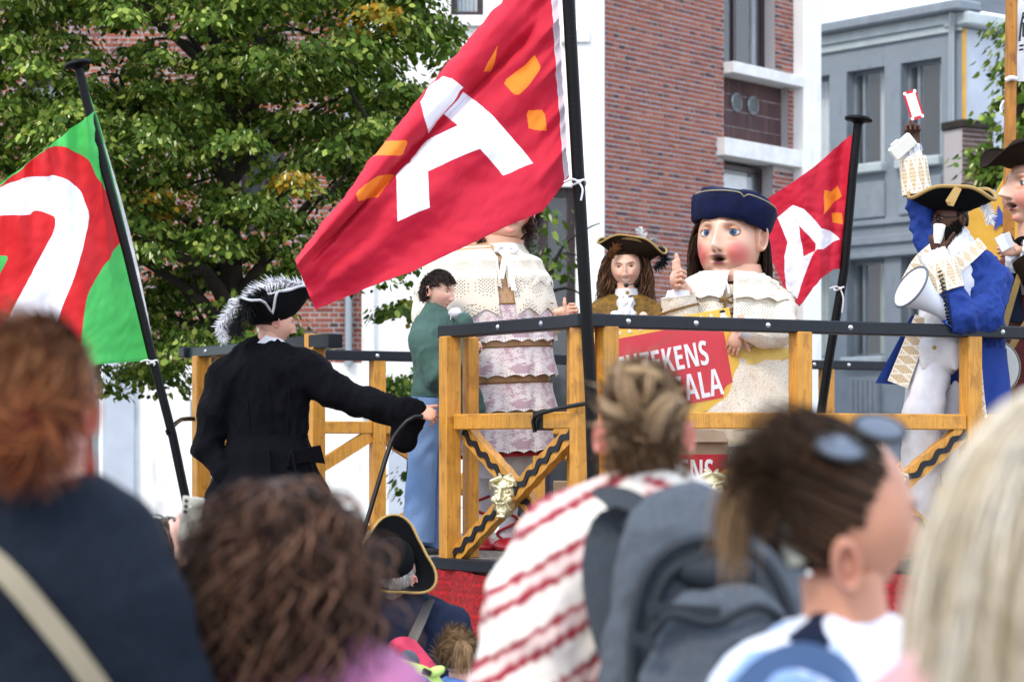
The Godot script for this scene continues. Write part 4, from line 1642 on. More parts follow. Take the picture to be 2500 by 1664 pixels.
	flag_cloth(o, "small", [Vector2(2079, 326), Vector2(1989, 407), Vector2(1920, 455), Vector2(1860, 493), Vector2(1835, 525)],
		[Vector2(2065, 655), Vector2(2035, 657), Vector2(2001, 684), Vector2(1952, 748), Vector2(1925, 720)],
		func(a: float, b: float) -> float:
			return 16.2 - 0.1 * a + 0.05 * sin(a * 9.0 + b * 2.0) + 0.03 * sin(a * 22.0 - b * 4.0) * exp(-a * 2.5),
		red, [["white", [0.780, 0.199, 0.624, 0.185, 0.509, 0.295, 0.329, 0.572, 0.202, 0.661, 0.084, 0.769, 0.295, 0.770, 0.399, 0.715, 0.443, 0.713, 0.802, 0.931, 0.955, 0.922, 0.808, 0.534, 0.741, 0.449]],
			["red", [0.596, 0.388, 0.411, 0.659, 0.432, 0.711, 0.590, 0.666]],
			["orange", [0.279, 0.273, 0.190, 0.343, 0.129, 0.327, 0.079, 0.434, 0.225, 0.456, 0.283, 0.478]],
			["orange", [0.193, 0.523, 0.073, 0.567, 0.050, 0.660, 0.174, 0.608]]], hues, "")
	knot(o, at(2050, 705, 16.2), 0.036, 0.16)


# ---------------------------------------------------------------- signs and boards
func build_board_things() -> void:
	# the big ticket that the two hold
	var z := Vector3(0.30, 0.0, 0.954).normalized()
	var y := Vector3(0, 1, 0).rotated(z, 0.19)
	var x := y.cross(z)
	var c := at(1605, 905, 13.05)
	var bs := Basis(x, y, z)
	var o := thing("ticket_board", "big yellow and red ticket board with white letters, held on the wagon", "sign", c)
	var W := 0.95
	var H := 0.53
	var hw := W / 2
	var hh := H / 2
	o.basis = bs
	var s := Shape.new()
	s.box(Transform3D(), Vector3(W, H, 0.014), 0.002)
	part(s, "panel", M.sign_yellow, o, true)
	s = Shape.new()
	var poly := PackedVector2Array()      # red field with bitten corners
	for k in 4:
		var sg: Vector2 = [Vector2(1, 1), Vector2(-1, 1), Vector2(-1, -1), Vector2(1, -1)][k]
		var cn := Vector2(hw - 0.058, hh - 0.055) * sg
		for j in 7:
			var ang := (j / 6.0) * PI / 2
			var e := Vector2(cos(ang), sin(ang)) * 0.07
			if k % 2 == 0:
				e = Vector2(sin(ang), cos(ang)) * 0.07
			poly.append(cn - Vector2(e.x, e.y) * sg)
	s.slab(poly, Transform3D(Basis(), Vector3(0, 0, 0.0085)), 0.003)
	part(s, "red_field", M.sign_red, o, true)
	for q in [["REUZEKENS", 0.045, 0.155], ["GALA", -0.125, 0.17]]:
		var lt := words(q[0], q[2], M.sign_white, o, Transform3D(Basis.from_scale(Vector3(0.72, 1.15, 1)), Vector3(0.0 if q[1] > 0 else 0.2, q[1], 0.0115)))
		lt.name = "lettering"
	for k in 4:
		var sg: Vector2 = [Vector2(1, 1), Vector2(-1, 1), Vector2(-1, -1), Vector2(1, -1)][k]
		var q := Vector2(hw - 0.045, hh - 0.05) * sg
		s = Shape.new()
		s.ball(Vector3(q.x, q.y - 0.012, 0.008), Vector3(0.026, 0.03, 0.005))
		s.ball(Vector3(q.x, q.y + 0.024, 0.008), Vector3(0.015, 0.017, 0.006))
		part(s, "emblem", M.sign_white, o, true)
		s = Shape.new()
		s.ball(Vector3(q.x, q.y + 0.034, 0.01), Vector3(0.017, 0.009, 0.006))
		part(s, "emblem_hair", M.ink, o, true)
	for k in 13:
		s = Shape.new()
		var sp := PackedVector2Array()
		for j in 10:
			sp.append(Vector2.from_angle(PI / 2 + j * PI / 5) * (0.013 if j % 2 == 0 else 0.0055))
		s.slab(sp, Transform3D(Basis(), Vector3(-0.36 + k * 0.06, hh - 0.026, 0.0085)), 0.003)
		part(s, "star", M.sign_white, o, true)
	# the cardboard box with the same print, on the deck
	c = at(1700, 1200, 13.0)
	o = thing("ballot_box", "cardboard box with a red printed front standing on the wagon deck", "box", Vector3(c.x, DECK, c.z))
	o.rotation.y = 0.2
	s = Shape.new()
	lbox(s, -0.62, 0.18, 0.0, 0.65, -0.4, 0.0, 0.004)
	part(s, "carton", M.cardboard, o, true)
	s = Shape.new()
	lbox(s, -0.61, 0.175, 0.33, 0.565, 0.001, 0.004)
	part(s, "red_label", M.sign_deep, o, true)
	words("REUZEKENS", 0.15, M.sign_white, o, Transform3D(Basis.from_scale(Vector3(0.72, 1.1, 1)), Vector3(-0.2, 0.475, 0.006)))
	s = Shape.new()
	s.box(Transform3D(Basis(Vector3.RIGHT, 0.5), Vector3(-0.22, 0.665, -0.03)), Vector3(0.78, 0.004, 0.14))
	part(s, "flap", M.cardboard, o, true)
	# plain carton further left
	o = thing("carton", "plain brown carton behind the near corner post of the wagon", "box", Vector3(at(1400, 1200, 12.9).x, DECK, -13.0))
	s = Shape.new()
	lbox(s, -0.1, 0.16, 0.0, 0.42, -0.3, 0.0, 0.004)
	part(s, "side", M.cardboard, o, true)
	s = Shape.new()
	lbox(s, -0.101, 0.161, 0.26, 0.29, -0.301, 0.003)
	part(s, "tape", M.strap_beige, o, true)
	# yellow gable board with the blue star
	o = thing("star_board", "yellow board with a slanting top and a dark blue star, right end of the wagon", "sign", at(2400, 800, 15.4))
	s = Shape.new()
	poly = PackedVector2Array()
	var k0 := 15.4 / F
	for q in [[2246, 950], [2246, 569], [2330, 535], [2420, 490], [2455, 428], [2520, 330], [2640, 330], [2640, 950]]:
		poly.append(Vector2((q[0] - 1250.0) * k0, EYE + (1093.0 - q[1]) * k0))
	s.slab(poly, Transform3D(Basis(), Vector3(0, 0, -15.4)), 0.02)
	part(s, "panel", M.board_yellow, o)
	s = Shape.new()
	poly = PackedVector2Array()
	for j in 10:
		poly.append(Vector2.from_angle(PI / 2 + j * PI / 5 + 0.15) * (0.085 if j % 2 == 0 else 0.035))
	s.slab(poly, Transform3D(Basis(), at(2443, 533, 15.38)), 0.006)
	part(s, "star", M.star_blue, o)
	s = Shape.new()
	s.bar(Vector3(3.0, DECK, -15.45), Vector3(3.0, 2.6, -15.45), 0.06, 0.06, Vector3.RIGHT)
	part(s, "stay", M.ochre, o)
	# the ochre pole and its banner
	o = thing("banner_pole", "square ochre wooden pole carrying a white banner, right edge", "pole", Vector3(at(2450, 0, 15.0).x, DECK, -15.0))
	s = Shape.new()
	s.bar(at(2455, 1300, 15.0), at(2472, -120, 15.0), 0.064, 0.064, Vector3.RIGHT, 0.004)
	part(s, "pole", M.ochre_pole, o)
	s = Shape.new()
	s.tube(line3([at(2457, 196, 14.95), at(2468, 190, 14.94), at(2482, 192, 14.95)], 6), 0.016, 8)
	s.tube(line3([at(2452, 245, 14.95), at(2444, 262, 14.95), at(2447, 275, 14.95)], 6), 0.008, 6)
	part(s, "tie", M.cord_white, o)
	o = thing("banner", "white cloth banner with black print hanging beside the ochre pole", "banner", at(2520, 100, 14.98))
	var pts := PackedVector3Array()
	for r in 20:
		for j in 20:
			pts.append(at(2484 + j * 12, -60 + r * 13.6, 14.98 + 0.02 * sin(j * 0.8) + 0.01 * sin(r * 0.7 + j)))
	s = Shape.new()
	s.grid(pts, 20)
	part(s, "cloth", M.banner, o)
	s = Shape.new()
	for q in [[2500, 30, 2494, 60], [2494, 60, 2490, 100], [2500, 55, 2499, 90], [2490, 112, 2500, 110], [2489, 122, 2499, 120], [2497, 40, 2503, 44]]:
		s.tube([at(q[0], q[1], 14.94), at(q[2], q[3], 14.94)], 0.007, 6)
	part(s, "print", M.ink, o)


# ---------------------------------------------------------------- people: heads, hands, hair, hats
func look(dir: Vector3, roll := 0.0) -> Basis:      # local z forward, y up, x to the right of someone who faces it
	var z := dir.normalized()
	var x := Vector3.UP.cross(z).normalized()
	var b := Basis(x, z.cross(x), z)
	return b * Basis(Vector3.BACK, roll)


func human_features(o := {}) -> Array:      # [x, y, width, height, push] on the unit head; pushes in half head heights
	var nose: float = o.get("nose", 1.0)
	var f := [
		[0.0, 0.2, 0.5, 0.08, Vector3(0, 0, 0.03)], [0.36, 0.19, 0.2, 0.06, Vector3(0, 0, 0.05)], [-0.36, 0.19, 0.2, 0.06, Vector3(0, 0, 0.05)],
		[0.38, 0.03, 0.19, 0.1, Vector3(0, 0, -0.1)], [-0.38, 0.03, 0.19, 0.1, Vector3(0, 0, -0.1)],
		[0.0, 0.02, 0.09, 0.2, Vector3(0, 0, 0.1) * nose], [0.0, -0.2, 0.1, 0.14, Vector3(0, 0, 0.16) * nose], [0.0, -0.36, 0.12, 0.085, Vector3(0, -0.02, 0.24) * nose],
		[0.14, -0.41, 0.07, 0.06, Vector3(0, 0, 0.09) * nose], [-0.14, -0.41, 0.07, 0.06, Vector3(0, 0, 0.09) * nose], [0.0, -0.5, 0.2, 0.035, Vector3(0, 0, -0.03)],
		[0.48, -0.3, 0.22, 0.2, Vector3(0, 0, 0.06)], [-0.48, -0.3, 0.22, 0.2, Vector3(0, 0, 0.06)],
		[0.0, -0.59, 0.24, 0.04, Vector3(0, 0, 0.07)], [0.0, -0.71, 0.19, 0.05, Vector3(0, 0, 0.08)], [0.0, -0.645, 0.26, 0.016, Vector3(0, 0, -0.05)],
		[0.0, -0.8, 0.2, 0.04, Vector3(0, 0, -0.02)], [0.0, -0.93, 0.22, 0.13, Vector3(0, -0.03, 0.12)],
	]
	return f + o.get("more", [])


# A head: a densely meshed egg pushed into a face. `tints` are [x, y, width, height, colour, strength].
func head(s: Shape, c: Vector3, bs: Basis, half: Vector3, skin: Color, feats: Array, tints: Array, jaw := 0.34, nu := 96, nv := 90) -> void:
	var first := s.v.size()
	for k in nv + 1:
		var b := PI * k / nv
		for j in nu + 1:
			var t := TAU * j / nu - PI
			var th := t - 0.55 * sin(t)
			var n := Vector3(sin(b) * sin(th), cos(b), sin(b) * cos(th))
			var q := n * half
			if n.y < 0.0:
				q.x *= 1.0 - jaw * n.y * n.y
				if n.z < 0.0:
					q.z *= 1.0 + 0.45 * n.y
				else:
					q.z *= 1.0 - 0.12 * n.y * n.y
			var col := skin
			if n.z > -0.1:
				var w := smoothstep(-0.1, 0.25, n.z)
				for f in feats:
					var dx: float = (n.x - f[0]) / f[2]
					var dy: float = (n.y - f[1]) / f[3]
					var e := dx * dx + dy * dy
					if e < 5.0:
						q += f[4] * (half.y * exp(-e) * w)
				for f in tints:
					var dx: float = (n.x - f[0]) / f[2]
					var dy: float = (n.y - f[1] - (f[6] * dx * dx if f.size() > 6 else 0.0)) / f[3]
					var e := dx * dx + dy * dy
					if e < 4.0:
						col = col.lerp(f[4], minf(1.0, f[5] * exp(-e * e)) * w)
			s.col = col
			s.p(c + bs * q, Vector2(float(j) / nu, float(k) / nv))
	for k in nv:
		for j in nu:
			var a := first + k * (nu + 1) + j
			s.quad(a, a + 1, a + nu + 2, a + nu + 1)


# An eye in its lids. The ball goes to its own shape; the lids join the skin.
func eye(balls: Shape, s: Shape, c: Vector3, bs: Basis, r: float, gaze: Vector3, iris: Color, open_up: float, open_low: float, lid: Color, iris_r := 0.5) -> void:
	var n := 20
	var g := look(gaze)
	for k in n + 1:
		var b := PI * k / n
		for j in n + 1:
			var t := TAU * j / n
			var q := Vector3(sin(b) * cos(t), sin(b) * sin(t), cos(b))
			var col := Color(0.8, 0.78, 0.76)
			if b < iris_r * 0.42:
				col = Color(0.01, 0.01, 0.012)
			elif b < iris_r:
				col = iris
			elif b < iris_r * 1.15:
				col = iris * 0.4
			balls.col = col
			balls.p(c + g * (q * r))
	var f0 := balls.v.size() - (n + 1) * (n + 1)
	for k in n:
		for j in n:
			var a := f0 + k * (n + 1) + j
			balls.quad(a, a + 1, a + n + 2, a + n + 1)
	for up in [1.0, -1.0]:
		var first := s.v.size()
		for k in 8:
			for j in 15:
				var az := lerpf(-1.5, 1.5, j / 14.0)
				var edge: float = (open_up if up > 0 else open_low) * cos(az)
				var el: float = lerpf(edge, 1.75, k / 7.0) * up
				var rr := r * (1.08 + (0.05 if k == 0 else 0.0))
				s.col = lid.darkened(0.5) if k == 0 else lid
				var h := Vector3(sin(az), cos(az) * sin(el), cos(az) * cos(el))
				s.p(c + bs * (h * rr))
		for k in 7:
			for j in 14:
				var a := first + k * 15 + j
				s.quad(a, a + 1, a + 16, a + 15)


func ear(s: Shape, c: Vector3, out: Vector3, up: Vector3, size: float, col: Color) -> void:      # a shallow shell with a rim, turned outwards
	var fw := up.cross(out).normalized()
	var first := s.v.size()
	for k in 9:
		var r := k / 8.0
		for j in 19:
			var a := TAU * j / 18
			var shape := 1.0 + 0.16 * sin(a) - 0.1 * cos(a * 2.0)
			var h := 0.12 * exp(-pow((r - 0.78) / 0.16, 2.0)) - 0.05 * exp(-pow((r - 0.35) / 0.25, 2.0)) - (0.22 if k == 8 else 0.0)
			s.col = col.lerp(col * Color(0.62, 0.45, 0.42), clampf(0.8 - absf(r - 0.4) * 2.2, 0.0, 0.75))
			s.p(c + (fw * cos(a) * 0.3 * shape + up * sin(a) * 0.5 * shape) * r * size + out * (h + 0.16) * size)
	for k in 8:
		for j in 18:
			var a := first + k * 19 + j
			s.quad(a, a + 1, a + 20, a + 19)


# A hand: palm and five bent fingers. `d` runs from wrist to knuckles, `n` is the back of the hand, `thumb` the side it leaves from.
func hand(b: Soft, wrist: Vector3, d: Vector3, n: Vector3, thumb: float, curl: Array, scale := 1.0, thumb_dir := Vector3.ZERO, spread := 0.05) -> void:
	d = d.normalized()
	var x := d.cross(n).normalized()      # across the palm
	n = x.cross(d).normalized()
	var u := scale
	b.oval(wrist + d * 0.012 * u, wrist + d * 0.075 * u, 0.031 * u, 0.04 * u, n, 0.45, 0.012 * u)
	b.cap(wrist - d * 0.05 * u, wrist + d * 0.01 * u, 0.028 * u, 0.026 * u, 0.012 * u)
	var lens := [0.078, 0.088, 0.082, 0.064]
	for k in 4:
		var off := (0.03 - 0.02 * k) * thumb
		var from := wrist + d * ((0.086 if k in [1, 2] else 0.08) * u) + x * off * u
		var ang: float = curl[k]
		var dir := (d + x * (1.5 - k) * spread * thumb).normalized()
		var q := from
		var r := (0.0098 - 0.0006 * k) * u
		var seg := [0.46, 0.3, 0.24]
		for j in 3:
			dir = dir.rotated(x, -ang * [0.8, 1.15, 0.8][j])
			var e: Vector3 = q + dir * lens[k] * seg[j] * u
			b.cap(q, e, r, r * 0.9, 0.005 * u)
			q = e
			r *= 0.92
	var t0 := wrist + d * 0.022 * u + x * 0.026 * thumb * u
	var td := thumb_dir.normalized() if thumb_dir != Vector3.ZERO else (d * 0.75 + x * 0.65 * thumb - n * 0.25).normalized()
	var t1 := t0 + (td + d * 0.2 + x * 0.15 * thumb).normalized() * 0.042 * u
	var t2 := t1 + td * 0.034 * u
	b.cap(t0, t1, 0.015 * u, 0.0125 * u, 0.012 * u)
	b.cap(t1, t2, 0.0118 * u, 0.0108 * u, 0.005 * u)
	b.cap(t2, t2 + (td + n * 0.12).normalized() * 0.027 * u, 0.0108 * u, 0.0085 * u, 0.005 * u)


# Locks of hair: thin tapering tubes that start at roots, fall, and keep outside a skull.
func locks(s: Shape, roots: Array, opt: Dictionary) -> void:      # roots: [point, direction, length]
	var seg: int = opt.get("seg", 9)
	var g: float = opt.get("fall", 0.5)
	var r0: float = opt.get("r", 0.003)
	var curl: float = opt.get("curl", 0.0)
	var turns: float = opt.get("turns", 4.0)
	var bs: Basis = opt.get("basis", Basis())
	var c: Vector3 = opt.get("center", Vector3.ZERO)
	var half: Vector3 = opt.get("half", Vector3.ZERO)
	var inv := bs.inverse()
	var ca: Color = opt.a
	var cb: Color = opt.b
	var taper: float = opt.get("taper", 0.25)
	for root in roots:
		var q: Vector3 = root[0]
		var dir: Vector3 = root[1].normalized()
		var step: float = root[2] / seg
		var ph := rng.randf() * TAU
		var tone := rng.randf()
		var col := ca.lerp(cb, tone * tone) * rng.randf_range(0.8, 1.15)
		var x := dir.cross(Vector3(0.3, 1, 0.2)).normalized()
		var first := s.v.size()
		for k in seg + 1:
			var y := dir.cross(x).normalized()
			x = y.cross(dir).normalized()
			var e := float(k) / seg
			var o := q
			if curl > 0.0:
				var a := ph + e * turns * TAU
				o += (x * cos(a) + y * sin(a)) * curl * minf(1.0, e * 3.0)
			var rr := r0 * lerpf(1.0, taper, e) * (0.6 + 0.4 * sin(PI * minf(1.0, e * 1.3 + 0.1)))
			s.col = col * lerpf(opt.get("root", 1.0), opt.get("tip", 1.0), e)
			for j in 4:
				var a := TAU * j / 4
				s.p(o + (x * cos(a) + y * sin(a)) * rr)
			q += dir * step
			dir = (dir + Vector3.DOWN * g * step * 12.0 + Vector3(rng.randf_range(-1, 1), rng.randf_range(-1, 1), rng.randf_range(-1, 1)) * opt.get("fray", 0.04)).normalized()
			if half != Vector3.ZERO:
				var l := inv * (q - c) / half
				var m := l.length()
				if m < 1.03:
					q = c + bs * (l / m * 1.03 * half)
		for k in seg:
			for j in 4:
				var a := first + k * 4 + j
				var b := first + k * 4 + (j + 1) % 4
				s.quad(a, b, b + 4, a + 4)


func scalp(c: Vector3, bs: Basis, half: Vector3, n: int, keep: Callable, comb: Callable, len: float, lift := 0.15) -> Array:      # roots spread over a skull
	var out := []
	var k := 0
	while out.size() < n and k < n * 12:
		k += 1
		var d := Vector3(rng.randfn(), rng.randfn(), rng.randfn()).normalized()
		if not keep.call(d):
			continue
		var dir: Vector3 = comb.call(d)
		dir = (dir - d * dir.dot(d)).normalized() + d * lift
		out.append([c + bs * (d * half), bs * dir, len * rng.randf_range(0.75, 1.2)])
	return out


func skullcap(s: Shape, c: Vector3, bs: Basis, half: Vector3, col: Color, keep: Callable, lumpy := 0.0) -> void:      # the under-layer of hair
	var nu := 48
	var nv := 30
	var first := s.v.size()
	var f := FastNoiseLite.new()
	f.frequency = 3.0
	s.col = col
	for k in nv + 1:
		for j in nu + 1:
			var b := PI * k / nv
			var t := TAU * j / nu
			var n := Vector3(sin(b) * sin(t), cos(b), sin(b) * cos(t))
			var g := 1.0 if keep.call(n) else 0.6
			s.p(c + bs * (n * half * (g + lumpy * f.get_noise_3dv(n))))
	for k in nv:
		for j in nu:
			var a := first + k * (nu + 1) + j
			s.quad(a, a + 1, a + nu + 2, a + nu + 1)


# A cocked hat: crown and a brim folded up between three points.
func tricorn(parent: Node3D, c: Vector3, bs: Basis, r0: float, brim: float, crown: float, felt: Material, trim: Material, opt := {}) -> Node3D:
	var s := Shape.new()
	var list := []
	for q in [[1.0, 0.0], [1.0, crown * 0.35], [0.95, crown * 0.7], [0.8, crown * 0.93], [0.45, crown * 1.02], [0.02, crown * 1.04]]:
		var ring := PackedVector3Array()
		for k in 32:
			var a := TAU * k / 32
			ring.append(c + bs * Vector3(sin(a) * r0 * q[0] * opt.get("wide", 0.88), q[1], cos(a) * r0 * q[0]))
		list.append(ring)
	s.rings(list, true, true)
	var hat := part(s, "hat", felt, parent)
	var fold: float = opt.get("fold", 1.25)
	var pts := PackedVector3Array()
	var n := 73
	var edge := []
	for two in 2:
		for m in 9:
			var u := m / 8.0
			if two == 1:
				u = 1.0 - u
			for k in n:
				var a: float = TAU * k / (n - 1) + opt.get("turn", 0.0)
				var w := 0.5 + 0.5 * cos(3.0 * (a - opt.get("turn", 0.0)))
				w = pow(w, 1.5)
				var phi := lerpf(fold, opt.get("tip", 0.25), w)
				var l: float = brim * lerpf(opt.get("side", 0.85), 1.25, w) * (1.0 - opt.get("dip", 0.0) * exp(-pow((fposmod(a - opt.get("dip_at", 0.0) + PI, TAU) - PI) / 0.16, 2.0)))
				var p0 := u * phi
				var rr: float = r0 * lerpf(1.0, opt.get("wide", 0.88), sin(a) * sin(a))
				var along_r: float = rr + l * (sin(phi) / maxf(phi, 0.01) * u if phi > 0.01 else u) * lerpf(1.0, cos(phi * 0.5), u) * 0.95
				var up: float = l * u * sin(phi * lerpf(0.45, 1.0, u)) - opt.get("droop", 0.0) * l * u * w
				var q := c + bs * (Vector3(sin(a) * along_r, up + (0.003 if two == 1 else -0.003), cos(a) * along_r))
				pts.append(q)
				if two == 0 and m == 8:
					edge.append(q)
	s = Shape.new()
	s.grid(pts, n)
	part(s, "brim", felt, hat)
	if trim:
		s = Shape.new()
		s.tube(edge, opt.get("trim_r", 0.006), 6, false)
		part(s, "hat_trim", trim, hat)
	return hat


func plume(s: Shape, spine: Array, barb: float, a: Color, b: Color, n := 240, curlup := 0.3) -> void:      # ostrich feathers: barbs along a curved spine
	var p := line3(spine, 24)
	var roots := []
	for k in n:
		var e := rng.randf() * 22.99
		var i := int(e)
		var q: Vector3 = p[i].lerp(p[i + 1], e - i)
		var dir: Vector3 = (p[i + 1] - p[i]).normalized()
		var side := Vector3(rng.randfn(), rng.randfn(), rng.randfn())
		side = (side - dir * side.dot(dir)).normalized()
		roots.append([q, side + dir * 0.5, barb * rng.randf_range(0.6, 1.2) * (0.5 + 0.5 * sin(PI * (e / 23.0 * 0.85 + 0.12)))])
	locks(s, roots, {"a": a, "b": b, "r": 0.0032, "fall": curlup, "seg": 6, "fray": 0.12, "taper": 0.4})


# A swept sleeve or trouser leg with creases near the bends.
func sleeve(s: Shape, pts: Array, r: Array, sides := 20, crease := 0.008, seed_ := 3) -> void:
	var p := line3(pts, 26)
	var rr := []
	for k in 26:
		var e := k / 25.0 * (r.size() - 1)
		var i := mini(int(e), r.size() - 2)
		rr.append(lerpf(r[i], r[i + 1], e - i))
	var t := Shape.new()
	t.tube(p, rr, sides, true)
	t.rumple(crease, 5.0, Vector3.ONE, seed_)
	join(s, t)


func join(s: Shape, t: Shape) -> void:
	var n := s.v.size()
	s.v.append_array(t.v)
	s.t.append_array(t.t)
	s.c.append_array(t.c)
	for k in t.i:
		s.i.append(k + n)


# A twisted strand of hair: many fine threads that run side by side along a curve.
func rope(s: Shape, pts: Array, width: float, n: int, a: Color, b: Color, thick := 0.0016) -> void:
	var m := 18
	var p := line3(pts, m)
	for k in n:
		var ang := rng.randf() * TAU
		var rad := sqrt(rng.randf()) * width
		var tone := rng.randf()
		var lag := rng.randf_range(-0.5, 0.5)
		var path := []
		var x := Vector3.UP
		for j in m:
			var dir: Vector3 = (p[mini(j + 1, m - 1)] - p[maxi(j - 1, 0)]).normalized()
			if j == 0:
				x = dir.cross(Vector3(0.31, 0.7, 0.2)).normalized()
			x = (x - dir * x.dot(dir)).normalized()
			var w := ang + 1.6 * j / m + lag
			var r := rad * sin(PI * clampf((j + 0.8) / (m + 0.6), 0.06, 0.94)) + 0.001
			path.append(p[j] + (x * cos(w) + dir.cross(x) * sin(w)) * r + Vector3(rng.randf(), rng.randf(), rng.randf()) * 0.0008)
		s.col = a.lerp(b, tone * tone) * rng.randf_range(0.85, 1.15)
		s.tube(path, thick, 4, false)


# Cloth around an axis: rings of (height, half width, half depth) with folds that deepen downwards.
func skirt(c: Vector3, bs: Basis, rows: Array, folds: float, amp: float, n := 72, fine := 26, gap := Vector2.ZERO) -> Array:
	var out := []
	for k in fine:
		var e := k / float(fine - 1) * (rows.size() - 1)
		var i := mini(int(e), rows.size() - 2)
		var f := smoothstep(0.0, 1.0, e - i)
		var y := lerpf(rows[i][0], rows[i + 1][0], e - i)
		var rx := lerpf(rows[i][1], rows[i + 1][1], f)
		var rz := lerpf(rows[i][2], rows[i + 1][2], f)
		var ring := PackedVector3Array()
		for j in n:
			var a := TAU * j / n
			if gap != Vector2.ZERO:
				a = lerpf(gap.y, gap.x + TAU, j / float(n - 1))
			var w := 1.0 + amp * (k / float(fine - 1)) * (sin(a * folds + 2.0 * sin(a * 3.0)) + 0.5 * sin(a * folds * 1.7 + k * 0.05))
			ring.append(c + bs * Vector3(sin(a) * rx * w, y, cos(a) * rz * w))
		out.append(ring)
	return out


# ---------------------------------------------------------------- the people on the wagon
func face_eyes(o: Node3D, s: Shape, c: Vector3, bs: Basis, half: Vector3, ex: float, ey: float, r: float, sink: float, gaze: Vector3, iris: Color, up: float, low: float, lid: Color, iris_r := 0.5) -> void:
	var balls := Shape.new()
	for k in [-1.0, 1.0]:
		var z := sqrt(maxf(0.05, 1.0 - ex * ex - ey * ey)) * half.z - sink
		eye(balls, s, c + bs * Vector3(ex * half.x * k, ey * half.y, z), bs, r, gaze, iris, up, low, lid, iris_r)
	part(balls, "eyeballs", M.eye, o)


func two(list: Array) -> Array:      # features given for one side, mirrored to the other
	var out := []
	for f in list:
		out.append(f)
		if f[0] != 0.0:
			var g: Array = f.duplicate()
			g[0] = -g[0]
			out.append(g)
	return out


func giant_features() -> Array:
	return two([[0.42, 0.2, 0.18, 0.12, Vector3(0, 0, -0.1)], [0.4, 0.4, 0.24, 0.07, Vector3(0, 0, 0.04)], [0.0, 0.14, 0.1, 0.2, Vector3(0, 0, 0.1)], [0.0, 0.0, 0.11, 0.13, Vector3(0, 0, 0.16)],
		[0.0, -0.1, 0.115, 0.07, Vector3(0, 0, 0.19)], [0.12, -0.14, 0.06, 0.045, Vector3(0, 0, 0.08)], [0.09, -0.19, 0.04, 0.025, Vector3(0, 0, -0.06)], [0.55, -0.26, 0.26, 0.22, Vector3(0, 0, 0.1)], [0.0, -0.3, 0.2, 0.032, Vector3(0, 0, 0.08)],
		[0.0, -0.45, 0.17, 0.04, Vector3(0, 0, 0.09)], [0.0, -0.37, 0.19, 0.038, Vector3(0, 0, -0.17)], [0.0, -0.54, 0.2, 0.035, Vector3(0, 0, -0.03)], [0.0, -0.67, 0.2, 0.1, Vector3(0, -0.03, 0.15)], [0.0, -1.0, 0.6, 0.14, Vector3(0, -0.07, 0.06)]])


func giant_tints(rouge: float) -> Array:
	var dark := lin("2a1512")
	return two([[0.6, -0.26, 0.3, 0.26, lin("c2474a"), 0.8 * rouge], [0.34, 0.31, 0.2, 0.1, lin("8a5a44"), 0.75], [0.45, 0.06, 0.17, 0.05, lin("b9774e"), 0.6], [0.43, 0.46, 0.26, 0.018, dark, 0.75, -0.07],
		[0.0, -0.64, 0.2, 0.07, lin("d0686a"), 0.6], [0.09, -0.19, 0.05, 0.028, lin("3a1a14"), 0.9], [0.0, -0.3, 0.27, 0.045, lin("5d1a24"), 1.0], [0.0, -0.45, 0.23, 0.05, lin("7d2738"), 1.0], [0.0, -0.37, 0.23, 0.045, lin("120608"), 1.0],
		[0.0, -0.05, 0.1, 0.18, lin("f2d9c8"), 0.5], [0.0, -0.9, 0.5, 0.12, lin("b3805f"), 0.4]])


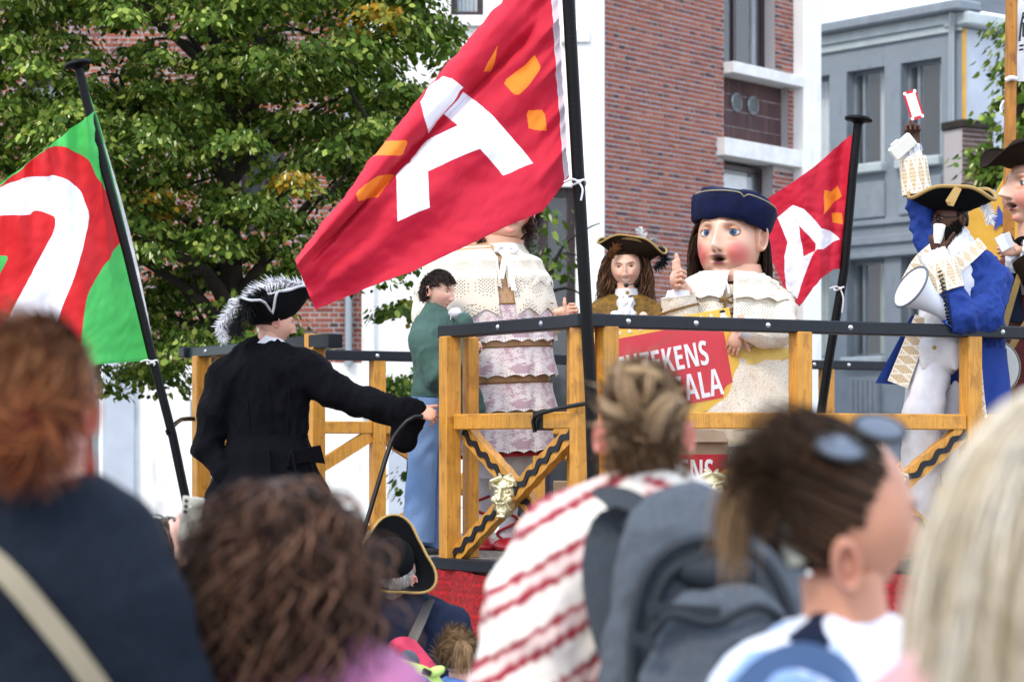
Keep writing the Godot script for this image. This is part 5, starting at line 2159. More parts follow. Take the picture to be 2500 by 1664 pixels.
func man_in_black() -> void:
	var d := 13.3
	var o := thing("person", "man in black frock coat and feathered black tricorn, seen from behind, gripping the post", "person", at(640, 1093, d) * Vector3(1, 0, 1) + Vector3(0, 0.72, 0))
	var skin := lin("d8a892")
	var s := Shape.new()
	var c := at(671, 786, d)
	var f := Vector3(0.9, -0.1, -0.36)
	var bs := look(f)
	var half := Vector3(0.078, 0.118, 0.1)
	var hair := lin("3a2c24")
	head(s, c, bs, half, skin, human_features(), [[0.0, -0.66, 0.2, 0.05, lin("b0706a"), 0.6]] + two([[0.38, 0.2, 0.2, 0.04, hair, 0.7]]))
	ear(s, c + bs * Vector3(-0.076, -0.008, -0.012), bs * Vector3(-0.9, 0, -0.35), Vector3.UP, 0.066, lin("d99a88"))
	s.col = skin
	s.tube([at(660, 810, d), at(652, 850, d), at(650, 885, d)], [0.066, 0.064, 0.075], 16)
	var b := Soft.new()
	hand(b, at(1012, 1006, 13.16), Vector3(1, -0.12, -0.1), Vector3(0, 0.55, 0.83), -1.0, [0.75, 0.8, 0.85, 0.9], 1.05, Vector3(0.9, 0.1, -0.5))
	b.into(s, 0.004)
	part(s, "body", M.skin, o)
	s = Shape.new()
	skullcap(s, c, bs, half * 1.035, hair, func(n: Vector3) -> bool: return n.y > -0.25 and n.z < 0.35 - 0.6 * maxf(0.0, 0.35 - n.y) and not (absf(n.x) > 0.8 and n.y < 0.1 and n.z > -0.35))
	part(s, "hair", M.hair, o)
	s = Shape.new()
	s.rings(skirt(at(655, 846, d), look(Vector3(0.3, 0.25, 0)), [[-0.05, 0.088, 0.088], [0.0, 0.084, 0.084], [0.05, 0.074, 0.076]], 3.0, 0.01, 32, 8), true, true)
	part(s, "neckcloth", M.white_cloth, o)
	# coat
	b = Soft.new()
	b.oval(at(648, 925, d), at(655, 1085, d), 0.235, 0.215, Vector3.BACK, 0.62, 0.06)
	b.cap(at(650, 905, d), at(556, 918, d), 0.08, 0.1, 0.06)
	b.cap(at(650, 903, d), at(752, 900, d), 0.08, 0.105, 0.06)
	b.path([at(548, 925, d), at(522, 1010, d - 0.02), at(506, 1092, d), at(562, 1172, d - 0.08)], [0.09, 0.082, 0.076, 0.066], 0.04)
	b.path([at(756, 910, d), at(815, 955, d - 0.03), at(890, 985, d - 0.05), at(1000, 1012, 13.18)], [0.098, 0.088, 0.077, 0.07], 0.04)
	b.oval(at(1000, 1006, 13.18), at(988, 1075, 13.2), 0.082, 0.066, Vector3.BACK, 0.6, 0.03)
	s = Shape.new()
	b.into(s, 0.014)
	s.rumple(0.024, 4.2, Vector3(1, 0.6, 1), 4)
	part(s, "coat", M.black_wool, o)
	s = Shape.new()
	s.rings(skirt(at(655, 1075, d), Basis(), [[0.03, 0.222, 0.15], [-0.1, 0.25, 0.18], [-0.32, 0.33, 0.24], [-0.62, 0.42, 0.3]], 9.0, 0.09, 90, 22), true, false)
	s.rumple(0.01, 3.0, Vector3(1, 0.3, 1))
	part(s, "coat_skirt", M.black_wool, o)
	s = Shape.new()
	s.rings(skirt(at(652, 882, d), look(Vector3(0.2, 0.2, 0)), [[-0.05, 0.13, 0.125], [0.0, 0.108, 0.108], [0.035, 0.1, 0.1]], 3.0, 0.01, 32, 8), true, false)
	part(s, "collar", M.black_wool, o)
	for q in [[652, 885, 655, 1080], [600, 915, 612, 1080], [706, 912, 700, 1080]]:
		s = Shape.new()
		s.tube(line3([at(q[0], q[1], d - 0.085), at((q[0] * 2 + q[2]) / 3.0, lerpf(q[1], q[3], 0.35), d - (0.165 if q[0] == 652 else 0.135)), at(q[2], q[3], d - (0.142 if q[0] == 652 else 0.115))], 10), 0.004, 6)
		part(s, "seam", M.black_wool, o)
	for q in [[0.0], [0.16]]:
		s = Shape.new()
		s.tube(line3([at(655 + 350 * q[0], 1095, d - 0.19), at(660 + 420 * q[0], 1180, d - 0.24), at(665 + 560 * q[0], 1290, d - 0.3)], 10), 0.008, 6)
		part(s, "pleat", M.black_wool, o)
	s = Shape.new()
	s.slab(PackedVector2Array([Vector2(-0.09, 0), Vector2(0.09, 0.03), Vector2(0.12, -0.07), Vector2(0.0, -0.06), Vector2(-0.11, -0.09)]), Transform3D(Basis(Vector3.UP, 0.55), at(744, 1100, d - 0.13)), 0.02)
	part(s, "pocket_flap", M.black_wool, o)
	for k in 2:
		s = Shape.new()
		sleeve(s, [at(630 + 60 * k, 1290, d), at(632 + 60 * k, 1360, d), at(634 + 60 * k, 1396, d)], [0.09, 0.08, 0.07])
		part(s, "leg", M.black_wool, o)
	# hat
	var hat := tricorn(o, at(662, 784, d), look(Vector3(0.9, 0.2, -0.36)), 0.108, 0.155, 0.13, M.felt_black, M.silver_trim, {"fold": 1.62, "tip": 0.75, "dip": 0.72, "dip_at": -1.75, "trim_r": 0.0075, "side": 0.98})
	s = Shape.new()
	plume(s, [at(748, 694, d + 0.02), at(700, 688, d), at(655, 694, d - 0.05), at(608, 722, d - 0.08), at(572, 752, d - 0.1), at(545, 790, d - 0.1), at(548, 836, d - 0.1)], 0.06, lin("e9e9ef"), lin("ffffff"), 620)
	plume(s, [at(552, 770, d - 0.12), at(535, 800, d - 0.12), at(546, 832, d - 0.12)], 0.045, lin("e9e9ef"), lin("ffffff"), 200)
	part(s, "white_plume", M.feather, hat)
	s = Shape.new()
	plume(s, [at(650, 712, d - 0.1), at(618, 736, d - 0.16), at(592, 768, d - 0.17), at(576, 812, d - 0.16)], 0.085, lin("0c0d13"), lin("20212b"), 520)
	part(s, "black_plume", M.feather, hat)


func boy() -> void:
	var d := 13.7
	var o := thing("person", "dark haired boy in green fleece and blue jeans standing behind the corner rail", "person", at(1050, 1093, d) * Vector3(1, 0, 1) + Vector3(0, DECK, 0))
	var skin := lin("e0b4a0")
	var s := Shape.new()
	var c := at(1070, 712, d)
	var bs := look(Vector3(0.83, -0.08, 0.5), -0.05)
	var half := Vector3(0.077, 0.108, 0.094)
	head(s, c, bs, half, skin, human_features({"nose": 0.8, "more": [[0.5, -0.35, 0.2, 0.2, Vector3(0, 0, 0.06)]]}), two([[0.4, 0.17, 0.2, 0.035, lin("4a3026"), 0.7], [0.0, -0.6, 0.22, 0.03, lin("b8706c"), 0.8], [0.0, -0.7, 0.18, 0.04, lin("bd7a74"), 0.8],
		[0.0, -0.645, 0.3, 0.018, lin("5a2a28"), 0.9], [0.6, -0.35, 0.25, 0.2, lin("d99284"), 0.4]]))
	face_eyes(o, s, c, bs, half, 0.38, 0.03, 0.0125, 0.018, (bs * Vector3(-0.1, -0.3, 1)), lin("3a2417"), 0.3, 0.42, skin * 0.92)
	ear(s, c + bs * Vector3(-0.076, -0.01, -0.008), bs * Vector3(-0.9, 0, -0.3), (Vector3.UP + bs.z * -0.15).normalized(), 0.06, lin("dfa592"))
	s.col = skin
	s.tube([at(1062, 735, d), at(1060, 768, d), at(1060, 800, d)], [0.052, 0.05, 0.06], 16)
	var b := Soft.new()
	hand(b, at(1128, 822, d - 0.1), Vector3(0.9, -0.2, 0.1), Vector3(0, 1, 0.2), 1.0, [0.5, 0.5, 0.5, 0.5], 0.85)
	b.into(s, 0.004)
	part(s, "body", M.skin, o)
	s = Shape.new()
	var keep := func(n: Vector3) -> bool: return n.y > (0.44 if n.z > 0.3 else (0.2 if n.z > -0.1 else -0.42))
	skullcap(s, c, bs, half * 1.12, lin("1a1311"), keep, 0.03)
	locks(s, scalp(c, bs, half * 1.1, 1300, keep, func(n: Vector3) -> Vector3: return Vector3(-0.5, -0.3 if n.z < 0.1 else 0.05, 0.8 if n.y > 0.15 else -0.3), 0.042, 0.08),
		{"a": lin("130d0b"), "b": lin("4a3932"), "r": 0.0036, "fall": 0.35, "center": c, "basis": bs, "half": half * 1.11, "fray": 0.025, "seg": 8, "taper": 0.35})
	part(s, "hair", M.hair, o)
	b = Soft.new()
	b.oval(at(1062, 815, d), at(1074, 965, d), 0.135, 0.158, Vector3(0.5, 0, 0.87), 0.85, 0.05)
	b.cap(at(1060, 800, d), at(1036, 826, d - 0.1), 0.075, 0.078, 0.05)
	b.cap(at(1062, 800, d), at(1105, 818, d + 0.1), 0.07, 0.07, 0.05)
	b.cap(at(1060, 765, d), at(1062, 795, d), 0.072, 0.08, 0.03)
	b.path([at(1036, 828, d - 0.11), at(1066, 915, d - 0.16), at(1122, 890, d - 0.14), at(1130, 830, d - 0.1)], [0.08, 0.07, 0.058, 0.05], 0.03)
	b.path([at(1105, 820, d + 0.1), at(1150, 850, d + 0.05), at(1134, 784, d - 0.06)], [0.065, 0.056, 0.046], 0.03)
	b.cap(at(1150, 960, d + 0.1), at(1162, 1000, d + 0.1), 0.06, 0.05, 0.03)
	s = Shape.new()
	b.into(s, 0.012)
	s.rumple(0.02, 5.0, Vector3(1, 0.5, 1), 9)
	part(s, "fleece", M.fleece, o)
	s = Shape.new()
	s.ball(at(1110, 765, d - 0.02), Vector3(0.045, 0.035, 0.04))
	s.rumple(0.01, 12.0)
	part(s, "shirt_collar", M.white_cloth, o)
	s = Shape.new()
	s.tube([at(1102, 762, d - 0.1), at(1100, 780, d - 0.1)], 0.004, 6)
	part(s, "zip", M.bolt, o)
	for q in [[1036, 1010, 1030, 1150, 1018, 1322, -0.06], [1088, 1010, 1084, 1170, 1056, 1336, 0.08]]:
		s = Shape.new()
		sleeve(s, [at(q[0], q[1] - 40, d + q[6]), at(q[2], q[3], d + q[6]), at(q[4], q[5], d + q[6])], [0.105, 0.095, 0.085, 0.09, 0.095], 24, 0.014, int(q[0]))
		var leg := part(s, "jeans_leg", M.denim, o)
		s = Shape.new()
		s.ball(at(q[4] + 12, 1350, d + q[6] - 0.03), Vector3(0.1, 0.045, 0.05))
		part(s, "shoe", M.plastic_black, leg)


func giant_lady() -> void:
	var d := 14.2
	var g := d / 13.35
	var k := d / F
	var o := thing("costumed_giant", "big headed giant in crochet cape and tiered lace dress, face half hidden by the flag", "costume figure", at(1200, 1093, d) * Vector3(1, 0, 1) + Vector3(0, DECK, 0), "big headed giants on the wagon")
	var y := func(v: float) -> float: return EYE + (1093.0 - v) * k
	var ax := at(1188, 1093, d) * Vector3(1, 0, 1) + Vector3(0.112, 0, 0)      # the dress leans a little
	var tilt := Basis(Vector3.BACK, 0.05)
	var s := Shape.new()
	var c := at(1226, 500, d)
	var bs := look(Vector3(0.3, -0.05, 1))
	var half := Vector3(0.19, 0.225, 0.2) * g
	head(s, c, bs, half, lin("dcae94"), giant_features(), giant_tints(0.9), 0.12)
	face_eyes(o, s, c, bs, half, 0.42, 0.2, 0.037, 0.042, Vector3(0.2, 0, 1), lin("4d6a86"), 0.42, 0.5, lin("d9a68c"), 0.5)
	s.col = lin("d8a88e")
	s.tube([at(1222, 580, d), at(1216, 625, d), at(1208, 650, d)], [0.14, 0.13, 0.15], 20)
	var b := Soft.new()
	hand(b, at(1366, 762, d - 0.12), Vector3(1, 0.12, 0.2), Vector3(0.2, -0.1, -1), -1.0, [1.2, 1.3, 1.35, 1.4], 1.0, Vector3(-0.05, 1, 0.1))
	b.into(s, 0.004)
	part(s, "body", M.papier, o)
	s = Shape.new()
	var keep := func(n: Vector3) -> bool: return n.y > 0.5 or n.z < 0.05
	skullcap(s, c, bs, half * 1.05, lin("2b1a14"), keep)
	var roots := []
	locks(s, scalp(c, bs, half * 1.03, 260, func(n: Vector3) -> bool: return n.z < 0.15 and n.y > -0.3, func(n: Vector3) -> Vector3: return Vector3(n.x * 0.6, -1, -0.2), 0.22, 0.3), {"a": lin("241512"), "b": lin("4a2f24"), "r": 0.006, "fall": 1.0, "curl": 0.018, "turns": 5.0, "seg": 22, "center": c, "basis": bs, "half": half})
	roots = []
	for q in [[1288, 545], [1292, 552], [1282, 550], [1296, 548], [1170, 590], [1176, 596]]:
		for j in 10:
			roots.append([at(q[0], q[1] - 20, d - 0.12) + Vector3(rng.randfn(), rng.randfn(), rng.randfn()) * 0.008, Vector3(rng.randfn() * 0.15, -1, -0.15), 0.15])
	locks(s, roots, {"a": lin("241512"), "b": lin("4a2f24"), "r": 0.005, "fall": 0.6, "curl": 0.014, "turns": 4.0, "seg": 20})
	part(s, "hair", M.hair, o)
	s = Shape.new()
	s.rings(skirt(at(1217, 612, d), Basis(Vector3.BACK, 0.08), [[0.035, 0.142, 0.142], [0.0, 0.158, 0.158], [-0.03, 0.175, 0.172]], 16.0, 0.03, 90, 8), true, false, Vector2(2, 0.2))
	part(s, "lace_choker", M.crochet, o)
	# dress
	s = Shape.new()
	s.rings(skirt(ax, tilt * Basis.from_scale(Vector3(g, 1, g)), [[y.call(592), 0.12, 0.11], [y.call(612), 0.21, 0.18], [y.call(650), 0.315, 0.265], [y.call(700), 0.37, 0.31], [y.call(760), 0.39, 0.325], [y.call(860), 0.355, 0.3], [y.call(980), 0.33, 0.29], [y.call(1100), 0.3, 0.27]], 11.0, 0.02, 80, 40), true, true)
	part(s, "dress", M.satin_peach, o)
	var rows := [[752, 842, 0.398, 0.384], [854, 926, 0.366, 0.38], [940, 1010, 0.354, 0.37], [1030, 1108, 0.334, 0.348]]
	for q in rows:
		s = Shape.new()
		var list := skirt(ax, tilt * Basis.from_scale(Vector3(g, 1, g)), [[y.call(q[0]), q[2], q[2] * 0.84], [y.call(q[1]), q[3], q[3] * 0.84]], 13.0, 0.03, 120, 14)
		for j in 120:
			list[13][j] += Vector3(0, 0.014 * absf(sin(j * PI / 5.0)), 0)
		s.rings(list, true, false, Vector2(9, 1))
		part(s, "lace_tier", M.lace, o)
		var hem := Shape.new()
		var path := []
		for j in 121:
			path.append(list[0][j % 120] + Vector3(0, 0.004, 0))
		hem.tube(path, 0.005, 6, false)
		part(hem, "tier_seam", M.brown_cord, o)
	s = Shape.new()
	var low := skirt(ax, tilt * Basis.from_scale(Vector3(g, 1, g)), [[y.call(1098), 0.31, 0.26], [y.call(1116), 0.318, 0.268]], 13.0, 0.03, 100, 4)
	s.rings(low, true, false)
	part(s, "red_hem", M.ribbon_red, o)
	# cape in two layers, open in front
	for q in [[604, 704, 0.185, 0.386, 0.0], [634, 770, 0.29, 0.408, 0.5]]:
		var list := skirt(ax, tilt * Basis.from_scale(Vector3(g, 1, g)), [[y.call(q[0]), q[2], q[2] * 0.9], [y.call(lerpf(q[0], q[1], 0.4)), lerpf(q[2], q[3], 0.74), lerpf(q[2], q[3], 0.74) * 0.86], [y.call(q[1]), q[3], q[3] * 0.84]], 9.0, 0.006, 145, 22, Vector2(0.27 - 0.12 * q[4], 0.36 + 0.16 * q[4]))
		for r in list.size():
			var e := pow(r / 21.0, 3.0)
			for j in 145:
				var w := absf(fposmod(j / 144.0 * 16.0, 1.0) - 0.5) * 2.0
				list[r][j] += Vector3(0, (0.5 - w) * 0.045 * e, 0)
		s = Shape.new()
		s.rings(list, false, false, Vector2(3.6, 0.62))
		part(s, "cape", M.crochet, o)
	# bow and tails
	s = Shape.new()
	var bc := at(1236, 610, d - 0.2)
	for q in [[-1.0, 0.0], [1.0, 0.0]]:
		s.tube(line3([bc, bc + Vector3(0.04 * q[0], 0.022, 0.02), bc + Vector3(0.055 * q[0], -0.01, 0.02), bc], 10), [0.01, 0.014, 0.016, 0.018, 0.018, 0.018, 0.016, 0.014, 0.012, 0.008], 8)
	part(s, "bow", M.ribbon_white, o)
	for q in [[-0.03, 690, 0.032], [0.045, 718, 0.03]]:
		s = Shape.new()
		var pts := PackedVector3Array()
		for r in 12:
			var e := r / 11.0
			var yy := lerpf(bc.y, y.call(q[1]), e)
			for j in 3:
				pts.append(Vector3(bc.x + q[0] * e + (j - 1) * q[2] * 0.5, yy, bc.z + 0.05 + 0.10 * e + 0.006 * sin(e * 9.0 + j)))
		s.grid(pts, 3)
		part(s, "ribbon_tail", M.ribbon_white, o)
	for v in [655, 690, 722]:
		s = Shape.new()
		s.ball(at(1252, v, d - 0.17 - (v - 600) * 0.0008), Vector3(0.016, 0.016, 0.008))
		part(s, "button", M.plastic_cream, o)
	s = Shape.new()
	sleeve(s, [at(1330, 800, d), at(1352, 790, d - 0.05), at(1370, 770, d - 0.12)], [0.07, 0.06, 0.042])
	part(s, "sleeve", M.brocade, o)
	# legs
	s = Shape.new()
	s.rings(skirt(at(1215, 1100, d), Basis.from_scale(Vector3(g, 1, g)), [[0.02, 0.2, 0.16], [-0.1, 0.19, 0.15], [-0.16, 0.16, 0.13]], 9.0, 0.04, 60, 12), true, true)
	part(s, "pantaloons", M.white_cloth, o)
	for q in [[1238, -0.05], [1178, 0.1]]:
		s = Shape.new()
		var dd: float = d + q[1]
		sleeve(s, [at(q[0], 1150, dd), at(q[0], 1240, dd), at(q[0], 1328, dd)], [0.085, 0.075, 0.066, 0.05, 0.045], 18, 0.003)
		var leg := part(s, "stocking", M.white_cloth, o)
		s = Shape.new()
		for h in 2:
			var path := []
			for j in 40:
				var e := j / 39.0
				var a := (e * TAU * 1.6 + PI * h) * (1.0 if h else -1.0)
				var rr := lerpf(0.05, 0.066, e) + 0.006
				path.append(at(q[0], 1320 - e * 110, dd) + Vector3(sin(a) * rr, 0, cos(a) * rr))
			s.tube(path, 0.008, 6)
		part(s, "red_lacing", M.ribbon_red, leg)
		var sh := Soft.new()
		sh.lump(at(q[0] + 4, 1330, dd - 0.04), Vector3(0.09, 0.045, 0.075), 0.03)
		sh.lump(at(q[0] + 14, 1336, dd - 0.1), Vector3(0.075, 0.032, 0.06), 0.03)
		s = Shape.new()
		sh.into(s, 0.008)
		part(s, "red_shoe", M.shoe_red, leg)


func pageant_woman() -> void:
	var d := 14.3
	var o := thing("person", "smiling long haired woman in brown feathered tricorn and gold velvet coat with white jabot", "person", at(1530, 1093, d) * Vector3(1, 0, 1) + Vector3(0, DECK, 0))
	var skin := lin("e6b8a0")
	var s := Shape.new()
	var c := at(1529, 652, d)
	var bs := look(Vector3(-0.12, -0.06, 1), 0.05)
	var half := Vector3(0.09, 0.126, 0.11)
	head(s, c, bs, half, skin, human_features({"more": two([[0.45, -0.38, 0.16, 0.14, Vector3(0, 0, 0.09)], [0.42, -0.6, 0.08, 0.16, Vector3(0, 0, -0.04)]])}), two([
		[0.42, 0.2, 0.24, 0.035, lin("5a3d2c"), 0.9, -0.03], [0.55, -0.3, 0.2, 0.16, lin("d98c7a"), 0.35],
		[0.0, -0.625, 0.34, 0.085, lin("b8605c"), 0.9, 0.06], [0.0, -0.62, 0.3, 0.055, lin("f6f2ec"), 1.0, 0.05], [0.46, -0.44, 0.03, 0.12, lin("c98c74"), 0.25], [0.12, -0.45, 0.04, 0.02, lin("8d5a4a"), 0.6]]))
	face_eyes(o, s, c, bs, half, 0.4, 0.04, 0.0125, 0.018, Vector3(-0.1, 0, 1), lin("33231a"), 0.2, 0.22, lin("c08a74"), 0.55)
	s.col = skin
	s.tube([at(1528, 690, d), at(1530, 725, d), at(1530, 750, d)], [0.055, 0.052, 0.06], 16)
	var b := Soft.new()
	hand(b, at(1574, 790, 13.16), Vector3(0.15, -1, 0.1), Vector3(0, 0.1, 1), 1.0, [0.35, 0.35, 0.35, 0.4], 0.85)
	b.into(s, 0.004)
	part(s, "body", M.skin, o)
	s = Shape.new()
	var keep := func(n: Vector3) -> bool: return n.z < 0.42 and (n.y > -0.75)
	skullcap(s, c, bs, half * 1.1, lin("3b281c"), func(n: Vector3) -> bool: return n.z < 0.3 or n.y > 0.55)
	for side in [-1.0, 1.0]:
		locks(s, scalp(c, bs, half * 1.05, 420, func(n: Vector3) -> bool: return n.x * side > 0.35 and n.z < 0.12 and n.y > -0.4, func(n: Vector3) -> Vector3: return Vector3(0.35 * side, -1.0, 0.1), 0.4, 0.2),
			{"a": lin("3d291c"), "b": lin("86634a"), "r": 0.0042, "fall": 1.1, "curl": 0.012, "turns": 3.2, "seg": 18, "center": c, "basis": bs, "half": half * Vector3(1.04, 1.0, 1.05), "fray": 0.05})
	part(s, "hair", M.hair, o)
	b = Soft.new()
	b.oval(at(1530, 790, d), at(1530, 960, d), 0.185, 0.17, Vector3.BACK, 0.6, 0.05)
	b.cap(at(1530, 760, d), at(1466, 776, d), 0.075, 0.095, 0.06)
	b.cap(at(1530, 760, d), at(1602, 778, d), 0.075, 0.095, 0.06)
	b.path([at(1458, 800, d), at(1440, 900, d - 0.05), at(1480, 980, d - 0.2)], [0.088, 0.075, 0.065], 0.04)
	b.path([at(1604, 800, d), at(1625, 890, d - 0.3), at(1578, 800, 13.24)], [0.088, 0.07, 0.055], 0.04)
	s = Shape.new()
	b.into(s, 0.014)
	s.rumple(0.022, 6.0, Vector3(1, 0.35, 1), 12)
	part(s, "velvet_coat", M.gold_velvet, o)
	s = Shape.new()
	s.rings(skirt(at(1530, 960, d), Basis(), [[0.03, 0.17, 0.12], [-0.3, 0.26, 0.2], [-0.75, 0.3, 0.24]], 9.0, 0.06, 60, 14), true, false)
	part(s, "coat_skirt", M.gold_velvet, o)
	for k in 2:
		s = Shape.new()
		sleeve(s, [at(1510 + 42 * k, 1030, d), at(1510 + 42 * k, 1200, d), at(1510 + 42 * k, 1335, d)], [0.08, 0.07, 0.06])
		part(s, "leg", M.felt_brown, o)
	s = Shape.new()
	s.rings(skirt(at(1530, 728, d), Basis(), [[-0.02, 0.078, 0.08], [0.02, 0.072, 0.074], [0.055, 0.066, 0.07]], 3.0, 0.02, 32, 8), true, true)
	b = Soft.new()
	b.lump(at(1528, 745, d - 0.09), Vector3(0.06, 0.05, 0.035), 0.03)
	b.lump(at(1522, 775, d - 0.12), Vector3(0.078, 0.055, 0.035), 0.03)
	b.lump(at(1516, 808, d - 0.14), Vector3(0.07, 0.07, 0.035), 0.03)
	b.lump(at(1534, 815, d - 0.13), Vector3(0.07, 0.08, 0.035), 0.03)
	var j := Shape.new()
	b.into(j, 0.008)
	j.rumple(0.022, 11.0, Vector3(1.4, 0.5, 1), 3)
	join(s, j)
	part(s, "jabot", M.white_cloth, o)
	s = Shape.new()
	s.ball(at(1532, 714, d - 0.1), Vector3(0.012, 0.012, 0.008))
	part(s, "brooch", M.gold_trim, o)
	s = Shape.new()
	s.ball(at(1529, 696, d - 0.15), Vector3(0.014, 0.014, 0.014))
	s.tube(line3([at(1529, 696, d - 0.145), at(1548, 692, d - 0.13), at(1566, 676, d - 0.05)], 8), 0.003, 6)
	part(s, "headset_microphone", M.plastic_black, o)
	var hb := look(Vector3(-0.1, 0.12, 1), -0.17)
	var hat := tricorn(o, at(1541, 624, d), hb, 0.112, 0.085, 0.1, M.felt_brown, M.gold_trim, {"turn": PI, "fold": 1.45, "side": 1.05, "trim_r": 0.006, "wide": 1.1})
	s = Shape.new()      # gold stitches along the front edge
	for k in 26:
		var a := lerpf(-0.95, 0.95, k / 25.0)
		var q := at(1540, 628, d) + hb * Vector3(sin(a) * 0.185, 0.058 + 0.014 * cos(a * 1.5), cos(a) * 0.155)
		s.tube([q, q + hb * Vector3(0.006, 0.022, -0.004)], 0.0028, 5)
	part(s, "gold_stitches", M.gold_trim, hat)
	s = Shape.new()
	for q in [[[1492, 632, -0.1], [1500, 606, -0.12], [1530, 596, -0.08], [1565, 592, -0.02], [1595, 606, 0.0]]]:
		var sp := []
		for e in q:
			sp.append(at(e[0], e[1], d + e[2]))
		plume(s, sp, 0.035, lin("5e3416"), lin("8f5a2c"), 700, 0.1)
	part(s, "fur_trim", M.feather, hat)
	s = Shape.new()
	plume(s, [at(1590, 604, d), at(1614, 614, d), at(1622, 638, d - 0.03), at(1600, 656, d - 0.03)], 0.05, lin("17191c"), lin("4c5054"), 420)
	plume(s, [at(1575, 598, d), at(1592, 582, d), at(1604, 586, d)], 0.035, lin("8a8c8e"), lin("dcdcda"), 80)
	part(s, "dark_plume", M.feather, hat)
	s = Shape.new()
	plume(s, [at(1570, 592, d), at(1568, 572, d), at(1560, 558, d)], 0.035, lin("f0f0ee"), lin("ffffff"), 160, -0.3)
	part(s, "white_plume", M.feather, hat)


func giant_boy() -> void:
	var d := 13.5
	var k := d / F
	var o := thing("costumed_giant", "big headed giant with blue velvet cap and cream lace cape giving a thumbs up", "costume figure", at(1790, 1093, d) * Vector3(1, 0, 1) + Vector3(0, DECK, 0), "big headed giants on the wagon")
	var y := func(v: float) -> float: return EYE + (1093.0 - v) * k
	var s := Shape.new()
	var c := at(1781, 593, d)
	var bs := look(Vector3(-0.42, -0.03, 0.9))
	var half := Vector3(0.174, 0.262, 0.2)
	var skin := lin("dfb096")
	head(s, c, bs, half, skin, giant_features(), giant_tints(1.0), 0.1, 128, 120)
	face_eyes(o, s, c, bs, half, 0.43, 0.2, 0.043, 0.05, Vector3(-0.3, 0.0, 1), lin("46688f"), 0.36, 0.5, lin("bf8a6c"), 0.46)
	ear(s, c + bs * Vector3(0.172, 0.01, 0.0), bs * Vector3(1, 0, 0.55), Vector3(0.08, 1, 0), 0.15, skin)
	s.col = lin("d3a085")
	s.tube([at(1792, 650, d), at(1794, 690, d)], [0.15, 0.17], 24)
	var b := Soft.new()
	hand(b, at(1664, 700, d - 0.30), Vector3(-0.42, 0.3, 0.85), Vector3(-0.85, -0.1, -0.45), -1.0, [1.45, 1.5, 1.5, 1.5], 1.3, Vector3(-0.1, 1, 0.05))
	b.cap(at(1662, 702, d - 0.30), at(1654, 740, d - 0.30), 0.038, 0.038, 0.02)
	b.cap(at(1652, 676, d - 0.33), at(1650, 655, d - 0.33), 0.022, 0.019, 0.012)
	b.cap(at(1650, 655, d - 0.33), at(1647, 640, d - 0.33), 0.018, 0.014, 0.008)
	hand(b, at(1806, 800, 13.15), Vector3(-0.35, -1, 0.1), Vector3(0, 0.1, 1), -1.0, [0.3, 0.35, 0.35, 0.4], 1.0)
	b.into(s, 0.0042)
	part(s, "body", M.papier, o)
	s = Shape.new()
	for side in [-1.0, 1.0]:
		locks(s, scalp(c, bs, half * 1.04, 520, func(n: Vector3) -> bool: return n.x * side > 0.25 and n.z < (0.1 if side > 0 else 0.32) and n.y > -0.15 and n.y < 0.5 and not (side > 0 and n.z > -0.2), func(n: Vector3) -> Vector3: return Vector3(0.28 * side, -1, -0.05), 0.36, 0.12),
			{"a": lin("21160f"), "b": lin("4a3526"), "r": 0.0045, "fall": 1.0, "seg": 12, "center": c, "basis": bs, "half": half * Vector3(1.12, 1.0, 1.05), "curl": 0.004, "turns": 1.5, "fray": 0.03})
	skullcap(s, c, bs, half * 1.03, lin("261a12"), func(n: Vector3) -> bool: return n.z < -0.2 and n.y > -0.7)
	part(s, "hair", M.hair, o)
	# cap
	var cb := Basis(Vector3.BACK, -0.2) * Basis(Vector3.RIGHT, -0.06)
	var cc := at(1786, 549, d)
	s = Shape.new()
	var list := []
	for q in [[0.192, -0.01], [0.214, -0.012], [0.226, 0.03], [0.234, 0.085], [0.236, 0.125], [0.226, 0.138], [0.212, 0.12]]:
		var ring := PackedVector3Array()
		for j in 72:
			var a := TAU * j / 72
			var bump := 1.0 + 0.015 * sin(a * 5.0 + 1.0) + (0.07 * exp(-pow((fposmod(a - 1.75 + PI, TAU) - PI) / 0.07, 2.0)) if q[1] > 0.0 else 0.0) + (0.07 * exp(-pow((fposmod(a + 1.5 + PI, TAU) - PI) / 0.1, 2.0)))
			var dip := -0.02 * exp(-pow((fposmod(a - 0.08 + PI, TAU) - PI) / 0.06, 2.0)) if q[1] > 0.1 else 0.0
			ring.append(cc + cb * Vector3(sin(a) * q[0] * bump, q[1] + dip + 0.012 * cos(a * 2.0), cos(a) * q[0] * bump * 0.98))
		list.append(ring)
	s.rings(list, true, false)
	s.rumple(0.012, 5.0)
	var cap := part(s, "cap", M.navy_velvet, o)
	s = Shape.new()
	list = []
	for q in [[0.2, 0.06], [0.213, 0.12], [0.205, 0.16], [0.15, 0.185], [0.06, 0.192], [0.002, 0.19]]:
		var ring := PackedVector3Array()
		for j in 48:
			var a := TAU * j / 48
			ring.append(cc + cb * Vector3(sin(a) * q[0], q[1] + 0.01 * sin(a * 3.0), cos(a) * q[0]))
		list.append(ring)
	s.rings(list, true, false)
	s.rumple(0.01, 6.0)
	part(s, "cap_crown", M.navy_velvet, cap)
	s = Shape.new()
	var path := []
	for j in 73:
		var a := TAU * j / 72
		path.append(cc + cb * Vector3(sin(a) * 0.231, 0.137 - 0.02 * exp(-pow((fposmod(a - 0.08 + PI, TAU) - PI) / 0.06, 2.0)) + 0.012 * cos(a * 2.0), cos(a) * 0.227))
	s.tube(path, 0.0045, 6, false)
	part(s, "gold_braid", M.strap_beige, cap)
	# clothes
	var ax := at(1783, 1093, d) * Vector3(1, 0, 1)
